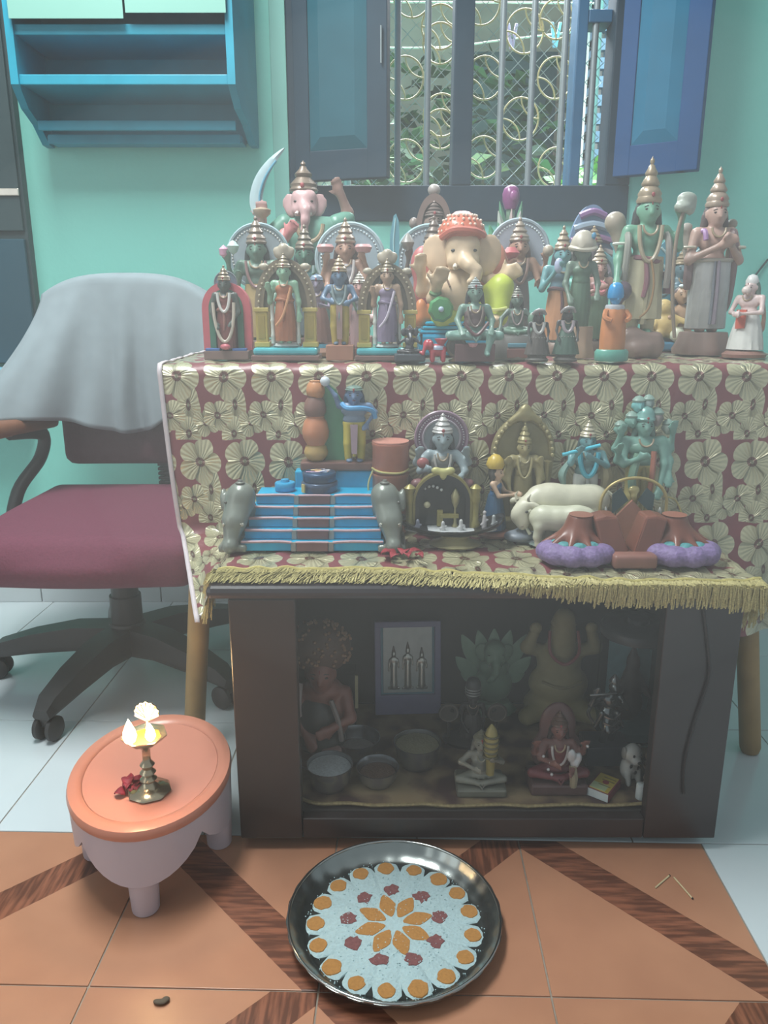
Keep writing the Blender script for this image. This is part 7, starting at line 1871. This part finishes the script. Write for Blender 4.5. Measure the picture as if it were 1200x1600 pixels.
f.tube('scarf', [(-0.12, -0.02, 0.72), (-0.20, -0.02, 0.56), (-0.14, -0.04, 0.44)], 0.02, (140, 146, 142), metal=0.8, rough=0.22)
for s_ in (-1, 1): f.org('hip_sash', [('c', (s_*0.08+0.02, -0.04, 0.56), (s_*0.15+0.02, -0.05, 0.40), 0.03, 0.015)], SV, 0.01, metal=0.8, rough=0.22)

# -- black idol with round emblems either side
f = ifig(738, 1058, 1.290, 'black_temple_idol', 'black temple idol with a banded crown and round emblems at its sides', vox=0.014)
f.lathe('base', [(0.40, 0), (0.42, 0.05), (0.34, 0.10), (0, 0.10)], (58, 52, 50), 24, sy=0.6)
standing(f, (48, 46, 46), 0.10, 0.62, 0, 0, arms=[(-1, (-0.22, -0.02, 0.40), (-0.28, -0.06, 0.50)), (1, (0.22, -0.02, 0.40), (0.28, -0.06, 0.50)), (-1, (-0.16, -0.05, 0.36), (-0.10, -0.15, 0.28)), (1, (0.16, -0.05, 0.36), (0.12, -0.15, 0.30))], hr=0.085, lower=(62, 56, 52), chest=(54, 52, 50), crown_h=0.0, hair_col=None, wide=1.5, gar=(96, 90, 78), hem=0.15)
f.lathe('banded_crown', [(0.09, 0.70), (0.105, 0.73), (0.11, 0.82), (0.105, 0.92), (0.07, 0.98), (0, 1.0)], (64, 66, 66), 22)
for z_ in (0.76, 0.80, 0.84): f.mesh('crown_band', tubeVF([(0.108*math.cos(2*PI*k/22), 0.108*math.sin(2*PI*k/22), z_) for k in range(22)], 0.010, 6, True), (150, 152, 148), metal=0.4)
for s_ in (-1, 1):
    V, F = latheVF([(0.0, -0.02), (0.13, -0.02), (0.145, 0.0), (0.13, 0.02), (0, 0.02)], 24)
    em = f.mesh('round_emblem', ([(x+s_*0.34, z-0.05, y+0.48) for x, y, z in V], F), (84, 78, 72))
    f.mesh('emblem_rim', tubeVF([(s_*0.34+0.125*math.cos(2*PI*k/22), -0.075, 0.48+0.125*math.sin(2*PI*k/22)) for k in range(22)], 0.012, 6, True), (112, 104, 94), em)
    f.tube('emblem_stem', [(s_*0.34, -0.04, 0.09), (s_*0.34, -0.05, 0.34)], 0.03, (70, 64, 60), n=2)

# -- small silver-gold kneeling figure
f = ifig(751, 1120, 1.145, 'kneeling_silver_figure', 'small greyish silver kneeling figure with a yellow striped mace', vox=0.02)
block(f, 'base', 0.62, 0.46, 0.12, (120, 122, 110), bev=0.03, metal=0.3)
seated(f, (132, 132, 120), 0.14, 0.60, arms=[(-1, (-0.26, -0.05, 0.40), (-0.10, -0.24, 0.42)), (1, (0.26, -0.05, 0.40), (0.14, -0.20, 0.52))], hr=0.10, lower=(126, 128, 116), upper=(120, 124, 116), crown_h=0.12, crown_col=(140, 138, 116), hair_col=(108, 108, 100), jewel=(150, 148, 130))
f.lathe('striped_mace', [(0.05, 0.30), (0.06, 0.5), (0.085, 0.62), (0.09, 0.80), (0.06, 0.92), (0.02, 0.98), (0, 1.0)], (150, 138, 76), 16, (0.10, -0.16, 0))
for k in range(5): f.mesh('mace_ring', tubeVF([(0.10+0.088*math.cos(2*PI*q/16), -0.16+0.088*math.sin(2*PI*q/16), 0.56+0.07*k) for q in range(16)], 0.014, 6, True), (92, 88, 60))

# -- small red-robed goddess with silver ornaments
f = ifig(871, 1100, 1.150, 'red_silver_goddess', 'small dark red goddess with silver ornaments behind the matchbox', vox=0.015)
block(f, 'base', 0.62, 0.40, 0.14, (92, 66, 64), bev=0.03)
f.org('back_hood', [('e', (0, 0.08, 0.70), (0.20, 0.07, 0.28)), ('e', (0, 0.08, 0.40), (0.28, 0.08, 0.28))], (98, 64, 62), 0.05)
seated(f, (128, 82, 74), 0.18, 0.62, arms=[(-1, (-0.26, -0.03, 0.44), (-0.26, -0.12, 0.58)), (1, (0.26, -0.03, 0.44), (0.26, -0.12, 0.58)), (-1, (-0.20, -0.08, 0.40), (-0.10, -0.22, 0.42)), (1, (0.20, -0.08, 0.40), (0.12, -0.22, 0.36))], hr=0.092, lower=(116, 50, 56), upper=(124, 58, 60), crown_h=0.17, crown_col=(110, 84, 72), hair_col=(60, 48, 46), gar=(196, 192, 190))
f.org('silver_lily', [('e', (0.10, -0.20, 0.50), (0.05, 0.03, 0.08)), ('e', (0.18, -0.18, 0.46), (0.04, 0.03, 0.07)), ('e', (0.14, -0.2, 0.40), (0.05, 0.03, 0.05))], (196, 198, 200), 0.02, metal=0.3)
f.tube('pale_sash', [(0.12, -0.20, 0.38), (0.13, -0.24, 0.26), (0.13, -0.24, 0.15)], [0.04, 0.045, 0.035], (150, 140, 112))
for x_, z_ in ((-0.12, 0.42), (-0.14, 0.34), (-0.10, 0.28), (-0.2, 0.5), (0.26, 0.62)): f.mesh('silver_stud', ballVF((x_, -0.21, z_), 0.018, 8, 6), (206, 206, 206), metal=0.4)

# -- matchbox
p = onZ(943, 1236, ZM)
t = thing('matchbox', 'yellow-topped matchbox with a white end lying on the patterned mat', 'matchbox', (p.x, p.y, ZM+0.0004), R(-38))
L_, W_, T_ = 0.027, 0.019, 0.0075
mesh_obj('sleeve', *boxVF((0, 0, T_), (W_, L_, T_), bev=0.0006), paint((120, 50, 60), 0.5), t, smooth=False)
mesh_obj('tray_end', *boxVF((0, -L_-0.0004, T_), (W_*0.96, 0.0006, T_*0.92)), paint((196, 206, 206), 0.6), t, smooth=False)
mesh_obj('label_print', *boxVF((0, 0, 2*T_+0.0003), (W_*0.86, L_*0.92, 0.0003)), paint((190, 170, 74), 0.5), t, smooth=False)
mesh_obj('label_patch', *boxVF((-0.003, -0.014, 2*T_+0.0008), (W_*0.7, L_*0.34, 0.0002)), paint((176, 190, 150), 0.5), t, smooth=False)
mesh_obj('label_dot', *latheVF([(0.0055, 0), (0.0055, 0.0004), (0, 0.0004)], 16, (0.002, 0.002, 2*T_+0.0011)), paint((140, 50, 50), 0.5), t)
for y in (-0.008, 0.008, 0.016): mesh_obj('label_stripe', *boxVF((0.004, y, 2*T_+0.0009), (W_*0.55, 0.001, 0.0002)), paint((120, 106, 50), 0.5), t, smooth=False)
mesh_obj('striker', *boxVF((-W_-0.0003, 0, T_), (0.0004, L_*0.95, T_*0.7)), paint((66, 44, 44), 0.8), t, smooth=False)

# -- spotted dog-shaped shell and a carved stick
f = ifig(985, 1160, 1.165, 'spotted_toy_dog', 'small white toy dog with dark spots leaning near the jar', vox=0.02, rz=R(20))
f.org('body', [('e', (0, 0.02, 0.34), (0.24, 0.18, 0.32)), ('e', (0, -0.04, 0.74), (0.22, 0.19, 0.24)), ('e', (-0.02, -0.22, 0.64), (0.12, 0.10, 0.10)), ('c', (-0.14, -0.1, 0.28), (-0.14, -0.16, 0.04), 0.08, 0.06), ('c', (0.14, -0.1, 0.28), (0.14, -0.16, 0.04), 0.08, 0.06)], (176, 178, 172), 0.06)
for s_ in (-1, 1):
    f.mesh('ear', ballVF((s_*0.20, 0.0, 0.76), (0.06, 0.09, 0.16), 10, 6), (140, 138, 130))
    f.mesh('eye', ballVF((s_*0.09-0.01, -0.22, 0.78), (0.032, 0.02, 0.034), 8, 6), (34, 32, 32))
f.mesh('nose', ballVF((-0.02, -0.315, 0.65), (0.05, 0.03, 0.035), 8, 6), (32, 30, 30))
for x_, y_, z_ in ((0.1, -0.155, 0.40), (-0.1, -0.15, 0.48), (0.02, -0.165, 0.30)): f.mesh('spot', ballVF((x_, y_, z_), (0.045, 0.02, 0.05), 8, 6), (60, 58, 56))
f = ifig(1018, 1166, 1.150, 'carved_stick', 'slim brown carved upright stick at the cabinet wall', 'ornament')
f.lathe('shaft', [(0.16, 0), (0.17, 0.03), (0.12, 0.10)]+[(0.13+0.035*math.sin(k*1.3), 0.12+0.055*k) for k in range(14)]+[(0.12, 0.92), (0.08, 0.97), (0, 1.0)], (132, 106, 82), 18)
f.mesh('ring', tubeVF([(0.17*math.cos(2*PI*q/18), 0.17*math.sin(2*PI*q/18), 0.5) for q in range(18)], 0.03, 6, True), (112, 88, 70))
o = mesh_obj('chalk_stub', *latheVF([(0.0075, 0), (0.008, 0.001), (0.0076, 0.026), (0.006, 0.0275), (0, 0.0275)], 16), paint((190, 200, 200), 0.8), None, loc=(onY(1001, 1235, 1.115).x, 1.115, ZM+0.0004))
tag(o, 'short white chalk stub standing beside the spotted toy dog', 'chalk')

# ================================================================== ON THE FLOOR
# -- low oval stool
SC = Vector((-0.368, 1.072)); SA = R(98)
t = thing('oval_stool', 'low white plastic stool with a peach oval top beside the cabinet', 'stool', (SC.x, SC.y, 0), SA)
a_, b_ = 0.160, 0.122
M_STW = paint((196, 186, 196), 0.35, var=0.04, scale=8); M_PEACH = paint((200, 132, 110), 0.3, var=0.06, scale=10)
nseg = 56
V, F = [], []
rows = [(1.0, 0.138), (1.0, 0.122), (0.985, None), (0.93, None), (0.955, 0.122), (0.965, 0.138)]
for r_, z_ in rows:
    for j in range(nseg):
        th = 2*PI*j/nseg
        dip = 0.066+0.030*abs(math.cos(th*2+0.0))**1.5*0 - 0.0
        # apron is deep above the legs (on the diagonals) and arched up between them
        ap = 0.108-0.050*abs(math.cos(2*th))**0.7
        z = z_ if z_ is not None else (ap if r_ > 0.95 else ap)
        V.append((a_*r_*math.cos(th), b_*r_*math.sin(th), z))
for i in range(len(rows)-1):
    for j in range(nseg):
        q = (j+1) % nseg
        F.append([i*nseg+j, i*nseg+q, (i+1)*nseg+q, (i+1)*nseg+j])
mesh_obj('apron', V, F, M_STW, t)
def oval(prof):
    V, F = [], []
    for r_, z in prof:
        for j in range(nseg):
            th = 2*PI*j/nseg; V.append((a_*r_*math.cos(th), b_*r_*math.sin(th), z))
    for i in range(len(prof)-1):
        for j in range(nseg):
            q = (j+1) % nseg; F.append([i*nseg+j, i*nseg+q, (i+1)*nseg+q, (i+1)*nseg+j])
    F.append(list(range(nseg))[::-1]); F.append([(len(prof)-1)*nseg+j for j in range(nseg)])
    return V, F
mesh_obj('top_rim', *oval([(0.95, 0.128), (1.012, 0.1385), (1.018, 0.146), (1.0, 0.1525), (0.93, 0.1545), (0.86, 0.1525), (0.835, 0.149), (0.835, 0.130)]), M_PEACH, t)
mesh_obj('top_panel', *oval([(0.833, 0.135), (0.833, 0.1492), (0.5, 0.1496), (0.05, 0.15)]), paint((206, 138, 118), 0.3, var=0.06, scale=10), t)
for th in (0, 90, 180, 270):
    x = a_*0.82*math.cos(R(th)); y = b_*0.80*math.sin(R(th))
    mesh_obj('leg', *latheVF([(0.019, 0.001), (0.020, 0.003), (0.0225, 0.06), (0.024, 0.115), (0.024, 0.134)], 20, (x, y, 0)), M_STW, t)
ZS = 0.1505
# -- lamp on the stool
LP = onZ(240, 1236, ZS)
M_BR = paint((176, 164, 140), 0.22, 0.85, var=0.06)
t = thing('oil_lamp', 'small silvery brass oil lamp burning on the peach stool', 'lamp', (LP.x-0.006, LP.y, ZS))
mesh_obj('base_plate', *latheVF([(0.030, 0), (0.033, 0.002), (0.031, 0.005), (0.018, 0.009), (0.012, 0.013), (0.010, 0.018)], 8), M_BR, t)
mesh_obj('pillar', *latheVF([(0.009, 0.0175), (0.0125, 0.022), (0.007, 0.027), (0.012, 0.033), (0.007, 0.039), (0.011, 0.046), (0.006, 0.053), (0.006, 0.072), (0.010, 0.076), (0.014, 0.080)], 18), M_BR, t)
mesh_obj('oil_cup', *latheVF([(0.012, 0.0795), (0.025, 0.086), (0.033, 0.094), (0.0335, 0.096), (0.030, 0.0955), (0.018, 0.089), (0, 0.087)], 7), M_BR, t)
mesh_obj('oil', *latheVF([(0.024, 0.0922), (0, 0.0924)], 20), paint((190, 150, 60), 0.05), t)
mesh_obj('finial_stem', *latheVF([(0.0035, 0.086), (0.003, 0.10), (0.006, 0.104), (0.003, 0.108), (0.0028, 0.116)], 10, (0.004, 0.006, 0)), M_BR, t)
fanp = [(0.0, 0.114)]
for i in range(17):
    a = PI*1.08-PI*1.16*i/16; rr = 0.0175*(1+0.05*math.cos(i*PI)); fanp.append((rr*math.cos(a), 0.128+rr*math.sin(a)))
mesh_obj('fan_finial', *prismVF([(x+0.004, z) for x, z in fanp], 0.0045, 0.0075), M_BR, t, smooth=False)
for i in range(7):
    a = PI*0.95-PI*0.9*i/6
    mesh_obj('finial_rib', *tubeVF([(0.004, 0.0042, 0.118), (0.004+0.0165*math.cos(a), 0.0042, 0.128+0.0165*math.sin(a))], 0.0007, 5), M_BR, t)
mesh_obj('wick', *tubeVF([(-0.010, -0.012, 0.094), (-0.012, -0.026, 0.099)], 0.0016, 6), paint((60, 50, 44), 0.9), t)
FL = emitmat('flame', (255, 214, 150), 90.0)
mesh_obj('flame', *latheVF([(0.0, 0.0), (0.0070, 0.004), (0.0098, 0.011), (0.0084, 0.020), (0.0040, 0.031), (0, 0.040)], 16, (-0.014, -0.022, 0.094)), FL, t)
mesh_obj('flame', *latheVF([(0.0, 0.0), (0.0050, 0.004), (0.0074, 0.009), (0.0060, 0.016), (0.003, 0.024), (0, 0.030)], 16, (0.014, -0.016, 0.094)), FL, t)
ld = bpy.data.lights.new('flame_light', 'POINT'); ld.energy = 0.5; ld.color = (1.0, 0.62, 0.34); ld.shadow_soft_size = 0.012
lo = bpy.data.objects.new('flame_light', ld); C.objects.link(lo); lo.parent = t; lo.location = (-0.012, -0.030, 0.118)
# -- red flower at the lamp's foot
t = thing('stool_flower', 'crumpled crimson flower lying at the foot of the oil lamp', 'flower', (onZ(206, 1237, ZS).x, onZ(206, 1237, ZS).y, ZS))
rn = random.Random(12)
for k in range(11):
    a = rn.uniform(0, 2*PI); L_ = rn.uniform(0.012, 0.020); w = rn.uniform(0.006, 0.010); x, y = rn.uniform(-0.008, 0.008), rn.uniform(-0.012, 0.014)
    V, F = [], []
    for i in range(6):
        q = i/5; ww = w*math.sin(PI*(0.08+0.86*q)); h = 0.0015+0.014*q*(1-q)*2*rn.uniform(0.6, 1)+0.001*k
        for s_ in (-1, 0, 1): V.append((x+L_*q*math.cos(a)-s_*ww*math.sin(a), y+L_*q*math.sin(a)+s_*ww*math.cos(a), h+0.0025*abs(s_)))
    for i in range(5):
        for s_ in (0, 1): F.append([3*i+s_, 3*i+s_+1, 3*i+4+s_, 3*i+3+s_])
    o = mesh_obj('petal', V, F, paint((142, 30, 48), 0.6, var=0.2, scale=80), t); o.modifiers.new('t', 'SOLIDIFY').thickness = 0.001
mesh_obj('stalk', *tubeVF([(0.0, -0.006, 0.003), (0.018, -0.016, 0.003), (0.036, -0.014, 0.003)], 0.0022, 6), paint((112, 110, 62), 0.6), t)
mesh_obj('calyx', *ballVF((0.008, -0.010, 0.005), (0.007, 0.005, 0.0045), 10, 6), paint((120, 112, 66), 0.6), t)

# -- steel plate with a powder floor-drawing
PC = Vector((0.0145, 0.908))
t = thing('steel_plate', 'round shallow steel plate holding the powder flower drawing', 'plate', (PC.x, PC.y, 0.0006))
PR = 0.151
mesh_obj('plate_dish', *latheVF([(PR*0.80, 0.0), (PR*0.86, 0.001), (PR*0.96, 0.013), (PR*0.995, 0.022), (PR*1.0, 0.0245), (PR*0.985, 0.0250), (PR*0.975, 0.0235), (PR*0.94, 0.0145), (PR*0.845, 0.0032), (PR*0.80, 0.0022), (0, 0.0022)], 144, wav=lambda a, i: 1+(0.010*abs(math.sin(14*a)) if 0.1 < i < 0.85 else 0)), paint((150, 156, 154), 0.24, 0.95, var=0.05), t)
mesh_obj('rolled_rim', *tubeVF([(PR*0.99*math.cos(2*PI*k/96), PR*0.99*math.sin(2*PI*k/96), 0.0245) for k in range(96)], 0.0022, 8, True), paint((176, 178, 176), 0.15, 0.95, var=0.0), t)
ko = thing('powder_kolam', 'white powder flower drawing filled with ochre and maroon on the steel plate', 'drawing', (PC.x, PC.y, 0.0030))
M_PW = paint((168, 192, 196), 0.95, var=0.10, scale=260, bump=1.0); M_OC = paint((170, 122, 66), 0.95, var=0.12, scale=260, bump=0.8); M_MR = paint((122, 78, 78), 0.95, var=0.18, scale=260, bump=0.8)
rn = random.Random(21)
def powder(name, outline, z0, z1, mat, jag=0.0010):
    ol_ = [(x+rn.uniform(-jag, jag), y+rn.uniform(-jag, jag)) for x, y in outline]
    n_ = len(ol_); cx_ = sum(x for x, y in ol_)/n_; cy_ = sum(y for x, y in ol_)/n_
    V = [(x, y, z0) for x, y in ol_]+[(cx_+(x-cx_)*0.95, cy_+(y-cy_)*0.95, z1) for x, y in ol_]+[(cx_, cy_, z1+0.0004)]
    F = [[i, (i+1) % n_, n_+(i+1) % n_, n_+i] for i in range(n_)]+[[n_+i, n_+(i+1) % n_, 2*n_] for i in range(n_)]
    return mesh_obj(name, V, F, mat, ko)
NP = 17
ro_ = []
for k in range(NP*12):
    a = 2*PI*k/(NP*12); lob = abs(math.sin(NP*a/2))**0.45
    ro_.append(((0.107+0.0215*lob)*math.cos(a), (0.107+0.0215*lob)*math.sin(a)))
powder('white_ground', ro_, 0.0, 0.0016, M_PW, 0.0012)
for k in range(NP):
    a = 2*PI*(k+0.5)/NP+rn.uniform(-0.03, 0.03); rc = 0.1105
    s1_ = 0.0142*rn.uniform(0.9, 1.1)
    ol_ = []
    for i in range(18):
        b2 = 2*PI*i/18; rad = s1_*(1.0 if math.cos(b2) > -0.2 else 0.82)
        ol_.append((rc*math.cos(a)+rad*(math.cos(b2)*math.cos(a)-0.92*math.sin(b2)*math.sin(a)), rc*math.sin(a)+rad*(math.cos(b2)*math.sin(a)+0.92*math.sin(b2)*math.cos(a))))
    powder('ochre_fill', ol_, 0.0012, 0.0026, M_OC, 0.0006)
for k in range(8):
    a = 2*PI*(k+0.35)/8
    ol_ = []
    for i in range(20):
        q = i/20*2*PI; u_ = math.cos(q); v_ = math.sin(q)*(1-0.45*abs(u_))
        r_ = 0.0350+0.0225*u_; w_ = 0.0130*v_
        ol_.append((r_*math.cos(a)-w_*math.sin(a), r_*math.sin(a)+w_*math.cos(a)))
    powder('ochre_petal', ol_, 0.0012, 0.0026, M_OC, 0.0005)
for k in range(9):
    a = 2*PI*(k+0.0)/9+0.2; rc = 0.066
    ol_ = [(rc*math.cos(a)+0.0140*rn.uniform(0.6, 1.1)*math.cos(2*PI*i/16), rc*math.sin(a)+0.0130*rn.uniform(0.6, 1.1)*math.sin(2*PI*i/16)) for i in range(16)]
    powder('maroon_fill', ol_, 0.0012, 0.0026, M_MR, 0.0008)
V, F = [], []
prt = []
for k in range(520):
    a = rn.uniform(0, 2*PI); r_ = rn.choice([rn.uniform(0.05, 0.10), rn.uniform(0.02, 0.08), rn.uniform(0.118, 0.132)])
    prt.append(ballVF((r_*math.cos(a), r_*math.sin(a), 0.0022 if r_ < 0.118 else 0.0008), rn.uniform(0.0006, 0.0013), 5, 3))
o = mesh_obj('powder_grains', *join(prt), M_PW, ko); o['kind'] = 'stuff'

# -- bits on the tiles
for k, (pa, pb, lab) in enumerate([((1024, 1387), (1046, 1368), 'burnt matchstick lying on the tiles, slanting towards the cabinet'), ((1053, 1371), (1082, 1404), 'second matchstick on the tiles beside the terracotta border')]):
    A, B = onZ(*pa, 0.0015), onZ(*pb, 0.0015)
    mt_ = thing('matchstick', lab, 'matchstick', (A.x, A.y, 0.0004), group='matchsticks on the tiles')
    d_ = B-A
    mesh_obj('stick', *tubeVF([(0, 0, 0.0012), (d_.x, d_.y, 0.0012)], 0.0012, 6), paint((206, 190, 150), 0.7), mt_)
    mesh_obj('match_head', *ballVF((d_.x, d_.y, 0.0014), 0.0016, 8, 6), paint((60, 50, 46), 0.8), mt_)
p = onZ(251, 1569, 0)
o = mesh_obj('crumb', *blend([('e', (0, 0, 0.003), (0.008, 0.004, 0.003)), ('e', (0.006, 0.004, 0.003), (0.005, 0.004, 0.003)), ('e', (-0.006, 0.002, 0.002), (0.004, 0.003, 0.002))], 0.001, 0.002), paint((96, 84, 70), 0.8), None, loc=(p.x, p.y, 0.0004))
tag(o, 'small grey crumb of incense ash on the terracotta tiles', 'crumb')

# ================================================================== HAZE
# thin haze volume added to stand for lens fog, thickest in the middle
hz, nt, b = newmat('lens_fog_haze')
nt.nodes.remove(b)
vol = nt.nodes.new('ShaderNodeVolumeScatter')
vol.inputs['Color'].default_value = (0.96, 0.98, 0.97, 1); vol.inputs['Density'].default_value = 0.068; vol.inputs['Anisotropy'].default_value = 0.2
nt.links.new(vol.outputs[0], nt.nodes['Material Output'].inputs['Volume'])
haze = thing('haze', 'thin pale haze added for the lens fog over the table and cabinet', 'haze', (0.12, 0.98, 0.70)); haze['kind'] = 'stuff'
for k in (1.0, 0.78, 0.56):
    o = mesh_obj('haze_layer', *ballVF((0, 0, 0), (0.88*k, 0.66*k, 0.60*k), 32, 20), hz, haze); o['kind'] = 'stuff'
